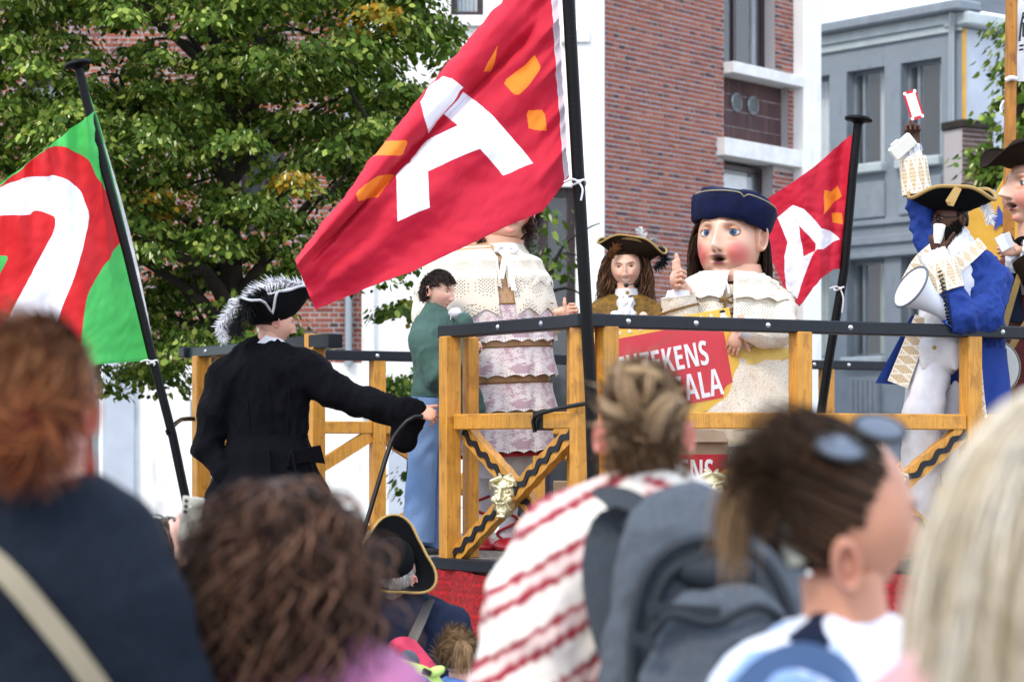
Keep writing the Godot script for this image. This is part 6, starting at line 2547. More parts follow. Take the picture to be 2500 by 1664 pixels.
	s = Shape.new()
	s.rings(skirt(ax, Basis(), [[y.call(700), 0.28, 0.22], [y.call(780), 0.365, 0.29], [y.call(860), 0.38, 0.3], [y.call(940), 0.41, 0.33], [y.call(1050), 0.48, 0.4]], 10.0, 0.025, 90, 34), true, true)
	s.rumple(0.008, 3.0)
	part(s, "dress", M.brocade, o)
	s = Shape.new()
	s.rings(skirt(ax, Basis(), [[y.call(1040), 0.5, 0.4], [y.call(1088), 0.52, 0.415]], 12.0, 0.03, 90, 6), true, false)
	part(s, "lace_hem", M.cream_lace, o)
	for lay in [[792, 0.0], [738, 0.014]]:
		list = skirt(ax - Vector3(0.07, 0, 0), Basis(Vector3.BACK, -0.03), [[y.call(666), 0.165 + lay[1], 0.175 + lay[1]], [y.call(690), 0.245 + lay[1], 0.225 + lay[1]], [y.call(724), 0.325 + lay[1], 0.27 + lay[1]], [y.call(lay[0]), 0.372 if lay[1] == 0.0 else 0.35, 0.335 if lay[1] == 0.0 else 0.312]], 8.0, 0.03, 121, 24, Vector2(-0.17, -0.03))
		for r in list.size():
			for j in 121:
				list[r][j] += Vector3(0, 0.014 * absf(sin(j * 0.42)) * pow(r / 23.0, 4.0), 0)
		s = Shape.new()
		s.rings(list, false, false, Vector2(4.4, 0.7) if lay[1] == 0.0 else Vector2(4.4, 0.4))
		s.rumple(0.014, 6.0)
		part(s, "cape", M.crochet, o)
	s = Shape.new()
	sleeve(s, [at(1652, 850, d - 0.2), at(1664, 790, d - 0.28), at(1656, 722, d - 0.30)], [0.105, 0.1, 0.092, 0.094, 0.098], 26, 0.012)
	var slv := part(s, "sleeve", M.brocade, o)
	s = Shape.new()
	var ring := []
	for j in 25:
		var a := TAU * j / 24
		ring.append(at(1660, 754, d - 0.29) + Vector3(sin(a) * 0.101, 0.028 * sin(a), cos(a) * 0.101))
	s.tube(ring, 0.007, 6, false)
	part(s, "brown_braid", M.brown_cord, slv)
	s = Shape.new()
	s.rings(skirt(at(1656, 718, d - 0.30), Basis(), [[-0.02, 0.07, 0.07], [0.02, 0.06, 0.06]], 7.0, 0.05, 30, 5), true, true)
	part(s, "white_cuff", M.white_cloth, slv)
	s = Shape.new()
	sleeve(s, [at(1890, 742, d - 0.05), at(1902, 805, d - 0.24), at(1868, 815, d - 0.36), at(1826, 800, d - 0.37)], [0.12, 0.11, 0.09, 0.075, 0.068], 26, 0.014, 5)
	slv = part(s, "sleeve", M.brocade, o)
	s = Shape.new()
	sleeve(s, [at(1838, 804, d - 0.37), at(1810, 796, d - 0.375)], [0.07, 0.062], 20, 0.008)
	part(s, "white_cuff", M.white_cloth, slv)
	s = Shape.new()
	list = []
	for q in [[-0.036, 0.394], [-0.018, 0.404], [0.0, 0.4], [0.018, 0.405], [0.036, 0.394]]:
		var rg := PackedVector3Array()
		for j in 60:
			var a := TAU * j / 60
			rg.append(Vector3(ax.x + sin(a) * q[1], y.call(876) + q[0] * (1.0 + 0.3 * sin(a * 4.0)) + 0.03 * sin(a), ax.z + cos(a) * q[1] * 0.77))
		list.append(rg)
	s.rings(list, true, false)
	s.rumple(0.01, 8.0, Vector3(1, 3, 1))
	part(s, "yellow_sash", M.sash_yellow, o)
	s = Shape.new()
	for q in [[1768, 696, 1772, 775], [1752, 738, 1788, 722], [1752, 722, 1788, 740], [1752, 768, 1800, 748], [1756, 746, 1796, 770], [1750, 800, 1790, 782], [1830, 800, 1860, 790]]:
		s.tube(line3([at(q[0], q[1], d - 0.25 - (0.06 if q[1] > 760 else 0.0)), at((q[0] + q[2]) / 2.0, (q[1] + q[3]) / 2.0, d - 0.325), at(q[2], q[3], d - 0.26 - (0.12 if q[3] > 900 else 0.0))], 8), 0.007, 6)
	part(s, "lacing", M.brown_cord, o)
	s = Shape.new()
	s.tube(line3([at(1764, 680, d - 0.26), at(1768, 700, d - 0.29), at(1762, 722, d - 0.31)], 8), 0.006, 6)
	s.tube(line3([at(1770, 680, d - 0.26), at(1778, 700, d - 0.29), at(1780, 716, d - 0.31)], 8), 0.006, 6)
	part(s, "tie", M.ribbon_white, o)
	for q in [[1748, 0.0], [1835, 0.05]]:
		s = Shape.new()
		sleeve(s, [at(q[0], 1090, d + q[1]), at(q[0], 1200, d + q[1]), at(q[0], 1325, d + q[1])], [0.12, 0.1, 0.07, 0.05], 18, 0.004)
		var leg := part(s, "stocking", M.white_cloth, o)
		s = Shape.new()
		for h in 2:
			path = []
			for j in 40:
				var e := j / 39.0
				var a := (e * TAU * 1.6 + PI * h) * (1.0 if h else -1.0)
				var rr := lerpf(0.058, 0.09, e) + 0.006
				path.append(at(q[0], 1315 - e * 120, d + q[1]) + Vector3(sin(a) * rr, 0, cos(a) * rr))
			s.tube(path, 0.009, 6)
		part(s, "red_lacing", M.ribbon_red, leg)
		s = Shape.new()
		s.ball(at(q[0] - 6, 1334, d + q[1] - 0.06), Vector3(0.075, 0.045, 0.12))
		part(s, "red_shoe", M.shoe_red, leg)


func strip(s: Shape, pts: Array, side: Vector3, w0: float, w1: float, n := 20) -> void:      # a band of cloth along a curve; its pattern runs lengthwise
	var p := line3(pts, n)
	var g := PackedVector3Array()
	var uv := PackedVector2Array()
	var len := 0.0
	for k in n:
		if k:
			len += p[k].distance_to(p[k - 1])
		var w := lerpf(w0, w1, k / float(n - 1))
		var dir: Vector3 = (p[mini(k + 1, n - 1)] - p[maxi(k - 1, 0)]).normalized()
		var sd := (side - dir * side.dot(dir)).normalized()
		for j in 3:
			g.append(p[k] + sd * w * (j - 1) * 0.5)
			uv.append(Vector2(len / 0.11, 0.02 + 0.96 * j / 2.0))
	s.grid(g, 3, uv)


func captain() -> void:
	var d := 13.4
	var o := thing("person", "bearded man in royal blue coat and gold edged black tricorn speaking into a handset", "person", at(2330, 1093, d) * Vector3(1, 0, 1) + Vector3(0, DECK, 0))
	var skin := lin("4a2d20")
	var s := Shape.new()
	var c := at(2322, 536, d)
	var bs := look(Vector3(-0.9, -0.02, 0.42))
	var half := Vector3(0.08, 0.118, 0.104)
	head(s, c, bs, half, skin, human_features({"nose": 0.95}), two([[0.4, 0.2, 0.22, 0.035, lin("0d0808"), 0.9], [0.0, -0.66, 0.2, 0.05, lin("6b3a33"), 0.7]]))
	face_eyes(o, s, c, bs, half, 0.38, 0.04, 0.0125, 0.018, Vector3(-1, 0, 0.2), lin("1a0f0a"), 0.35, 0.4, skin)
	ear(s, c + bs * Vector3(0.079, -0.01, -0.012), bs * Vector3(0.9, 0, -0.3), Vector3.UP, 0.064, lin("4f3023"))
	s.col = skin
	s.tube([at(2330, 560, d), at(2338, 600, d), at(2340, 640, d)], [0.065, 0.064, 0.08], 16)
	var b := Soft.new()
	hand(b, at(2291, 622, d - 0.3), Vector3(-0.08, 1, 0), Vector3(-0.15, 0.0, 1), 1.0, [0.9, 0.95, 1.0, 1.05], 1.05, Vector3(0.5, 0.8, 0.25), 0.03)
	b.into(s, 0.004)
	b = Soft.new()
	hand(b, at(2234, 352, d + 0.02), Vector3(-0.16, 1, 0.05), Vector3(0.15, -0.05, -1), 1.0, [1.3, 1.4, 1.5, 1.5], 1.05, Vector3(0.1, 1, 0.3), 0.06)
	b.into(s, 0.004)
	part(s, "body", M.skin, o)
	s = Shape.new()      # beard and cropped hair
	b = Soft.new()
	b.lump(c + bs * Vector3(0, -0.085, 0.055), Vector3(0.068, 0.062, 0.062), 0.02, bs)
	b.lump(c + bs * Vector3(0, -0.125, 0.07), Vector3(0.06, 0.075, 0.056), 0.03, bs)
	b.lump(c + bs * Vector3(0.05, -0.045, 0.01), Vector3(0.034, 0.055, 0.035), 0.02, bs)
	b.lump(c + bs * Vector3(-0.05, -0.045, 0.01), Vector3(0.034, 0.055, 0.035), 0.02, bs)
	s.col = lin("0a0706")
	b.into(s, 0.007)
	var roots := []
	for k in range(0, s.v.size(), 2):
		roots.append([s.v[k], (s.v[k] - c).normalized() + Vector3(0, -0.6, 0), 0.03])
	skullcap(s, c, bs, half * 1.03, lin("0a0706"), func(n: Vector3) -> bool: return n.z < 0.15 and n.y > -0.35 and not (absf(n.x) > 0.8 and n.y < 0.1))
	locks(s, roots, {"a": lin("090605"), "b": lin("1d1411"), "r": 0.003, "seg": 5, "curl": 0.004, "turns": 1.5, "fray": 0.1})
	part(s, "beard", M.hair, o)
	s = Shape.new()
	for k in [-1.0, 1.0]:
		var ring := []
		for j in 13:
			var a := TAU * j / 12
			ring.append(c + bs * Vector3(0.033 * k + 0.024 * cos(a), 0.004 + 0.02 * sin(a), 0.104))
		s.tube(ring, 0.003, 6, false)
		s.tube([c + bs * Vector3(0.058 * k, 0.008, 0.102), c + bs * Vector3(0.084 * k, 0.008, 0.0)], 0.003, 6)
	s.tube([c + bs * Vector3(-0.01, 0.006, 0.108), c + bs * Vector3(0.01, 0.006, 0.108)], 0.003, 6)
	part(s, "glasses", M.plastic_black, o)
	# neckcloth
	b = Soft.new()
	b.cap(at(2336, 590, d), at(2342, 622, d - 0.02), 0.085, 0.1, 0.03)
	b.cap(at(2325, 620, d - 0.12), at(2312, 670, d - 0.16), 0.045, 0.05, 0.03)
	s = Shape.new()
	b.into(s, 0.01)
	s.rumple(0.02, 9.0, Vector3(1, 1, 1), 2)
	part(s, "neckcloth", M.white_cloth, o)
	# waistcoat and trousers
	b = Soft.new()
	b.oval(at(2322, 690, d - 0.06), at(2302, 850, d - 0.06), 0.175, 0.155, Vector3(0.42, 0, 0.9), 0.72, 0.05)
	b.cap(at(2268, 850, d - 0.13), at(2256, 896, d - 0.15), 0.06, 0.018, 0.03)
	b.cap(at(2325, 850, d - 0.13), at(2334, 896, d - 0.15), 0.06, 0.018, 0.03)
	s = Shape.new()
	b.into(s, 0.012)
	s.rumple(0.004, 6.0)
	var wc := part(s, "waistcoat", M.white_cloth, o)
	s = Shape.new()
	s.ball(at(2282, 848, d - 0.235), Vector3(0.012, 0.012, 0.006))
	part(s, "button", M.gold_trim, wc)
	for q in [[2280, 880, 2256, 1010, 2240, 1330, -0.06], [2338, 880, 2345, 1010, 2345, 1335, 0.05]]:
		s = Shape.new()
		sleeve(s, [at(q[0], q[1] - 20, d + q[6]), at(q[2], q[3], d + q[6]), at((q[2] + q[4]) / 2.0, 1170, d + q[6]), at(q[4], q[5], d + q[6])], [0.1, 0.115, 0.118, 0.11, 0.09, 0.08], 26, 0.018, int(q[0]))
		var leg := part(s, "trouser_leg", M.white_cloth, o)
		s = Shape.new()
		s.ball(at(q[4] - 20, 1345, d + q[6] - 0.02), Vector3(0.13, 0.05, 0.055))
		part(s, "shoe", M.plastic_black, leg)
	# coat
	b = Soft.new()
	b.oval(at(2366, 690, d + 0.03), at(2372, 880, d + 0.04), 0.2, 0.19, Vector3(0.42, 0, 0.9), 0.75, 0.05)
	b.cap(at(2350, 640, d), at(2424, 688, d - 0.02), 0.085, 0.092, 0.05)
	b.cap(at(2340, 640, d), at(2290, 650, d + 0.02), 0.08, 0.08, 0.06)
	b.path([at(2430, 690, d - 0.04), at(2405, 765, d - 0.2), at(2345, 775, d - 0.32), at(2296, 668, d - 0.29)], [0.094, 0.086, 0.08, 0.072], 0.035)
	b.path([at(2300, 650, d + 0.02), at(2268, 585, d + 0.03), at(2238, 455, d + 0.02)], [0.085, 0.078, 0.066], 0.035)
	s = Shape.new()
	b.into(s, 0.012)
	s.rumple(0.03, 5.5, Vector3(1, 0.8, 1), 21)
	part(s, "coat", M.royal_blue, o)
	s = Shape.new()
	s.rings(skirt(at(2370, 860, d + 0.03), Basis(), [[0.02, 0.2, 0.165], [-0.2, 0.215, 0.19], [-0.45, 0.25, 0.22], [-0.75, 0.3, 0.26]], 7.0, 0.08, 64, 20, Vector2(-2.3, -0.35)), false, false)
	part(s, "coat_skirt", M.royal_blue, o)
	s = Shape.new()      # the open front edge blown to the left
	var p := line3([at(2258, 770, d - 0.12), at(2236, 830, d - 0.12), at(2196, 935, d - 0.1)], 16)
	var g := PackedVector3Array()
	for k in 16:
		g.append(p[k] + Vector3(-0.075 - 0.004 * k, 0.0, 0.02))
		g.append(p[k] + Vector3(0.03, -0.01, -0.02))
		g.append(p[k] + Vector3(0.12, 0.02, -0.14))
	s.grid(g, 3)
	part(s, "coat_front", M.royal_blue, o)
	s = Shape.new()
	strip(s, [at(2256, 775, d - 0.15), at(2232, 835, d - 0.15), at(2192, 938, d - 0.13)], Vector3(0.93, 0.36, 0), 0.1, 0.12)
	part(s, "braid_edging", M.braid, o)
	s = Shape.new()
	strip(s, [at(2400, 592, d - 0.12), at(2370, 620, d - 0.17), at(2330, 655, d - 0.21), at(2300, 715, d - 0.26)], Vector3(0.62, -0.78, 0), 0.075, 0.09)
	part(s, "braid_edging", M.braid, o)
	s = Shape.new()
	strip(s, [at(2292, 600, d - 0.14), at(2250, 640, d - 0.2), at(2222, 690, d - 0.22)], Vector3(0.78, -0.62, 0), 0.08, 0.1)
	part(s, "braid_edging", M.braid, o)
	s = Shape.new()
	strip(s, [at(2392, 900, d - 0.2), at(2396, 960, d - 0.22), at(2402, 1020, d - 0.24)], Vector3(1, 0, 0.2), 0.03, 0.04)
	part(s, "braid_edging", M.braid, o)
	for q in [[2318, 712, d - 0.31, 2292, 642, d - 0.29, 0.088, 0.098], [2240, 474, d + 0.02, 2228, 384, d + 0.02, 0.083, 0.078]]:
		s = Shape.new()
		var a := at(q[0], q[1], q[2])
		var e := at(q[3], q[4], q[5])
		var dir := (e - a).normalized()
		var x := dir.cross(Vector3.BACK).normalized()
		var fb := Basis(x, dir, x.cross(dir))
		s.rings(skirt(a, fb, [[0.0, q[6], q[6]], [a.distance_to(e), q[7], q[7]]], 3.0, 0.02, 48, 8), true, false, Vector2(5.0, 1.0))
		var cuff := part(s, "braid_cuff", M.braid, o)
		s = Shape.new()
		s.rings(skirt(e - dir * 0.02, fb, [[0.0, q[7] * 0.9, q[7] * 0.9], [0.05, q[7] * 0.8, q[7] * 0.8], [0.09, q[7] * 0.72, q[7] * 0.72]], 9.0, 0.16, 60, 8), true, false)
		s.rumple(0.02, 8.0)
		part(s, "ruffle", M.white_cloth, cuff)
	# hat
	var hb := look(Vector3(-0.9, 0.0, 0.42), -0.06)
	var hc := at(2322, 512, d)
	var hat := tricorn(o, hc, hb, 0.11, 0.135, 0.11, M.felt_black, M.gold_trim, {"fold": 1.3, "trim_r": 0.011, "side": 0.95, "tip": 0.35})
	s = Shape.new()
	s.slab(PackedVector2Array([Vector2(-0.02, 0.0), Vector2(0.0, -0.022), Vector2(0.03, -0.02), Vector2(0.045, 0.09), Vector2(0.005, 0.095)]), Transform3D(look(Vector3(-0.1, 0.3, 1)) * Basis(Vector3.BACK, -0.3), at(2318, 492, d - 0.215)), 0.008)
	s.ball(at(2318, 494, d - 0.222), Vector3(0.01, 0.01, 0.006))
	part(s, "gold_tab", M.gold_trim, hat)
	s = Shape.new()
	plume(s, [at(2396, 500, d - 0.1), at(2414, 515, d - 0.12), at(2418, 545, d - 0.12)], 0.045, lin("e8e8ec"), lin("ffffff"), 220)
	part(s, "white_plume", M.feather, hat)
	# what he holds
	var card := thing("ticket_card", "small red bordered white card held up in the raised hand", "card", at(2231, 256, d))
	card.basis = Basis(Vector3.BACK, 0.30) * Basis(Vector3.UP, 0.25)
	s = Shape.new()
	s.box(Transform3D(), Vector3(0.082, 0.165, 0.003))
	part(s, "border", M.sign_deep, card, true)
	s = Shape.new()
	s.box(Transform3D(Basis(), Vector3(0, 0, 0.002)), Vector3(0.058, 0.132, 0.002))
	part(s, "field", M.sign_white, card, true)
	for k in 4:
		s = Shape.new()
		s.ball(Vector3(0.031 * (1 if k & 1 else -1), 0.072 * (1 if k & 2 else -1), 0.002), Vector3(0.01, 0.01, 0.002))
		part(s, "corner_dot", M.sign_white, card, true)
	s = Shape.new()
	for k in 3:
		s.box(Transform3D(Basis(), Vector3(-0.012 + 0.01 * k, 0.0, 0.0035)), Vector3(0.003, 0.07 - 0.015 * k, 0.001))
	part(s, "print", M.metal_grey, card, true)
	var pk := thing("radio_pack", "white square plastic pack hanging from the raised hand", "device", at(2204, 358, d - 0.05))
	pk.basis = Basis(Vector3.BACK, 0.72) * Basis(Vector3.RIGHT, 0.3)
	s = Shape.new()
	s.box(Transform3D(), Vector3(0.15, 0.082, 0.034), 0.007)
	part(s, "case", M.plastic_cream, pk, true)
	s = Shape.new()
	s.box(Transform3D(Basis(), Vector3(-0.02, 0.046, 0)), Vector3(0.05, 0.012, 0.03), 0.003)
	part(s, "latch", M.plastic_cream, pk, true)
	var mg := thing("megaphone", "white megaphone with grey rim and blue grip slung at the waist, with coiled handset", "megaphone", at(2225, 700, d - 0.32))
	var a0 := at(2224, 700, d - 0.42)
	var a1 := at(2348, 792, d - 0.28)
	var ad := (a1 - a0).normalized()
	var ax := ad.cross(Vector3.BACK).normalized()
	var fb2 := Basis(ax, ad, ax.cross(ad))
	s = Shape.new()
	s.lathe(a0, [Vector2(0.126, 0.0), Vector2(0.118, 0.012), Vector2(0.095, 0.06), Vector2(0.07, 0.12), Vector2(0.054, 0.18), Vector2(0.045, 0.23), Vector2(0.044, 0.3)], 40, fb2)
	part(s, "horn", M.horn_white, mg)
	s = Shape.new()
	var ring := []
	for j in 33:
		var a := TAU * j / 32
		ring.append(a0 + fb2 * Vector3(cos(a) * 0.126, 0, sin(a) * 0.126))
	s.tube(ring, 0.007, 8, false)
	part(s, "rim", M.horn_rim, mg)
	s = Shape.new()
	s.lathe(a0 + ad * 0.29, [Vector2(0.047, -0.02), Vector2(0.05, 0.0), Vector2(0.05, 0.04), Vector2(0.046, 0.05)], 24, fb2)
	s.box(Transform3D(fb2, a0 + ad * 0.30 + fb2 * Vector3(0.03, 0, 0.05)), Vector3(0.05, 0.06, 0.03), 0.004)
	part(s, "grip_band", M.horn_blue, mg)
	s = Shape.new()
	s.lathe(a0 + ad * 0.33, [Vector2(0.045, 0.0), Vector2(0.048, 0.02), Vector2(0.046, 0.06), Vector2(0.02, 0.07)], 24, fb2)
	part(s, "cap", M.horn_white, mg)
	s = Shape.new()
	var cp := line3([at(2290, 640, d - 0.36), at(2304, 700, d - 0.4), at(2318, 780, d - 0.4), at(2330, 800, d - 0.3)], 150)
	for k in cp.size():
		cp[k] += Vector3(cos(k * 0.9), 0.15 * sin(k * 0.9), sin(k * 0.9)) * 0.011
	s.tube(cp, 0.0045, 5)
	part(s, "coiled_cord", M.plastic_black, mg)
	s = Shape.new()
	s.lathe(at(2292, 572, d - 0.31), [Vector2(0.018, -0.05), Vector2(0.026, -0.02), Vector2(0.031, 0.03), Vector2(0.033, 0.05), Vector2(0.026, 0.056)], 24, Basis(Vector3.BACK, -0.12))
	part(s, "handset", M.plastic_cream, mg)


func giant_right() -> void:
	var d := 14.2
	var k := d / F
	var o := thing("costumed_giant", "big headed giant in dark tricorn and crimson coat seen in profile at the right edge", "costume figure", at(2545, 1093, d) * Vector3(1, 0, 1) + Vector3(0, DECK, 0), "big headed giants on the wagon")
	var y := func(v: float) -> float: return EYE + (1093.0 - v) * k
	var s := Shape.new()
	var c := at(2542, 470, d)
	var bs := look(Vector3(-0.97, 0.0, 0.3))
	var half := Vector3(0.2, 0.232, 0.212)
	head(s, c, bs, half, lin("d9a98f"), giant_features(), giant_tints(0.7), 0.1, 128, 120)
	face_eyes(o, s, c, bs, half, 0.43, 0.19, 0.036, 0.044, Vector3(-1, 0, 0.3), lin("4f6a74"), 0.36, 0.42, lin("d9a88e"), 0.46)
	s.col = lin("d3a085")
	s.tube([at(2545, 540, d), at(2548, 610, d)], [0.14, 0.15], 24)
	var b := Soft.new()
	hand(b, at(2488, 612, d - 0.32), Vector3(-1, 0.1, 0.1), Vector3(0.1, 0.2, 1), 1.0, [0.9, 1.0, 1.0, 1.1], 1.0)
	b.into(s, 0.0045)
	part(s, "body", M.papier, o)
	s = Shape.new()
	skullcap(s, c, bs, half * 1.04, lin("20140e"), func(n: Vector3) -> bool: return n.z < 0.1 or n.y > 0.6)
	locks(s, scalp(c, bs, half * 1.03, 300, func(n: Vector3) -> bool: return n.z < 0.0 and n.y > -0.2, func(n: Vector3) -> Vector3: return Vector3(0, -1, -0.1), 0.3, 0.1), {"a": lin("21160f"), "b": lin("4a3526"), "r": 0.005, "fall": 1.0, "seg": 10, "center": c, "basis": bs, "half": half * 1.04})
	part(s, "hair", M.hair, o)
	tricorn(o, at(2542, 405, d), look(Vector3(-0.97, 0.0, 0.3)), 0.21, 0.13, 0.16, M.felt_brown, M.felt_brown, {"fold": 1.2, "trim_r": 0.008, "tip": -0.1, "side": 1.0})
	var ax := at(2548, 1093, d) * Vector3(1, 0, 1)
	s = Shape.new()
	s.rings(skirt(ax, Basis(), [[y.call(600), 0.16, 0.16], [y.call(640), 0.26, 0.22], [y.call(760), 0.3, 0.26], [y.call(900), 0.32, 0.28], [y.call(1200), 0.42, 0.36]], 8.0, 0.04, 70, 30), true, true)
	s.rumple(0.01, 3.0)
	part(s, "coat", M.crimson_coat, o)
	b = Soft.new()
	b.lump(at(2490, 640, d - 0.18), Vector3(0.075, 0.13, 0.06), 0.03)
	b.lump(at(2500, 690, d - 0.2), Vector3(0.06, 0.06, 0.05), 0.03)
	s = Shape.new()
	b.into(s, 0.01)
	s.rumple(0.02, 9.0)
	part(s, "jabot", M.white_cloth, o)
	s = Shape.new()
	for q in [-1.0, 1.0]:
		s.ball(at(2476 + 17 * q, 584 + 4 * q, d - 0.27), Vector3(0.045, 0.026, 0.02), Basis(Vector3.BACK, 0.4 * q))
	s.tube([at(2472, 588, d - 0.27), at(2464, 622, d - 0.29)], [0.014, 0.02], 8)
	s.tube([at(2478, 588, d - 0.27), at(2484, 618, d - 0.29)], [0.014, 0.02], 8)
	part(s, "black_bow", M.felt_black, o)
	s = Shape.new()
	sleeve(s, [at(2590, 690, d - 0.2), at(2540, 680, d - 0.34), at(2502, 625, d - 0.32)], [0.1, 0.1, 0.085])
	var slv := part(s, "sleeve", M.felt_brown, o)
	s = Shape.new()
	s.rings(skirt(at(2500, 622, d - 0.32), look(Vector3(-1, 0.3, 0)) * Basis(Vector3.RIGHT, PI / 2), [[-0.03, 0.06, 0.06], [0.03, 0.075, 0.075]], 9.0, 0.12, 40, 6), true, false)
	part(s, "lace_cuff", M.white_cloth, slv)
	s = Shape.new()
	strip(s, [at(2500, 640, d - 0.33), at(2475, 720, d - 0.34), at(2438, 850, d - 0.32)], Vector3(1, 0.2, 0), 0.035, 0.04)
	part(s, "gold_sash", M.gold_trim, o)
	s = Shape.new()
	strip(s, [at(2520, 770, d - 0.36), at(2480, 830, d - 0.36), at(2452, 880, d - 0.34)], Vector3(0.9, 0.5, 0), 0.04, 0.04)
	part(s, "gold_sash", M.gold_trim, o)
	s = Shape.new()
	s.rings(skirt(at(2462, 735, d - 0.25), Basis(), [[0.16, 0.07, 0.05], [-0.12, 0.085, 0.06]], 3.0, 0.03, 30, 6), true, true)
	part(s, "waistcoat", M.navy_cloth, o)
	s = Shape.new()
	for v in [695, 730, 765]:
		s.ball(at(2455, v, d - 0.33), Vector3(0.01, 0.01, 0.008))
	part(s, "buttons", M.gold_trim, o)
	for q in [0, 1]:
		s = Shape.new()
		sleeve(s, [at(2525 + 50 * q, 1180, d), at(2525 + 50 * q, 1260, d), at(2525 + 50 * q, 1342, d)], [0.1, 0.08, 0.06])
		part(s, "leg", M.white_cloth, o)
	var paper := thing("song_sheet", "white folded paper held at the chest by the giant on the right", "paper", at(2452, 594, d - 0.36))
	s = Shape.new()
	s.box(Transform3D(Basis(Vector3.BACK, 0.5) * Basis(Vector3.UP, 0.4), at(2450, 592, d - 0.36)), Vector3(0.075, 0.09, 0.004), 0.001)
	s.box(Transform3D(Basis(Vector3.BACK, 0.35) * Basis(Vector3.UP, -0.4), at(2458, 588, d - 0.35)), Vector3(0.07, 0.09, 0.004), 0.001)
	part(s, "leaf", M.banner, paper)
	var disc := thing("hand_drum", "pale round drum hanging between the blue coated man and the right giant", "drum", at(2420, 900, 13.75))
	s = Shape.new()
	var db := look(Vector3(-0.35, 0.1, 1)) * Basis(Vector3.RIGHT, PI / 2)
	s.lathe(at(2420, 900, 13.75), [Vector2(0.15, -0.03), Vector2(0.165, -0.025), Vector2(0.165, 0.02), Vector2(0.155, 0.026), Vector2(0.002, 0.027)], 40, db)
	part(s, "skin", M.plastic_cream, disc)
	s = Shape.new()
	ringed(s, at(2420, 900, 13.75) + db * Vector3(0, 0.02, 0), db, 0.166, 0.006)
	part(s, "hoop", M.strap_beige, disc)


func ringed(s: Shape, c: Vector3, bs: Basis, r: float, t: float) -> void:
	var ring := []
	for j in 33:
		var a := TAU * j / 32
		ring.append(c + bs * Vector3(cos(a) * r, 0, sin(a) * r))
	s.tube(ring, t, 8, false)


func build_stage_people() -> void:
	man_in_black()
	boy()
	giant_lady()
	pageant_woman()
	giant_boy()
	captain()
	giant_right()


# ---------------------------------------------------------------- the crowd in front
func stand(o: Node3D, hip: Vector3, w: float, material: Material) -> void:      # legs down to the ground
	for k in [-1.0, 1.0]:
		var s := Shape.new()
		var a := hip + Vector3(w * k, 0.05, 0)
		sleeve(s, [a, Vector3(a.x, hip.y * 0.52, a.z), Vector3(a.x, 0.06, a.z)], [0.1, 0.085, 0.07, 0.06, 0.05], 14, 0.006)
		s.ball(Vector3(a.x, 0.045, a.z - 0.05), Vector3(0.05, 0.045, 0.13))
		part(s, "trouser_leg", material, o)


func nape(s: Shape, top: Vector3, low: Vector3, r0: float, r1: float, skin: Color) -> void:
	s.col = skin
	s.tube(line3([top, top.lerp(low, 0.5), low], 8), [r0, r0, r0, r0 * 1.02, r0 * 1.06, r0 * 1.15, r1 * 0.9, r1], 20)


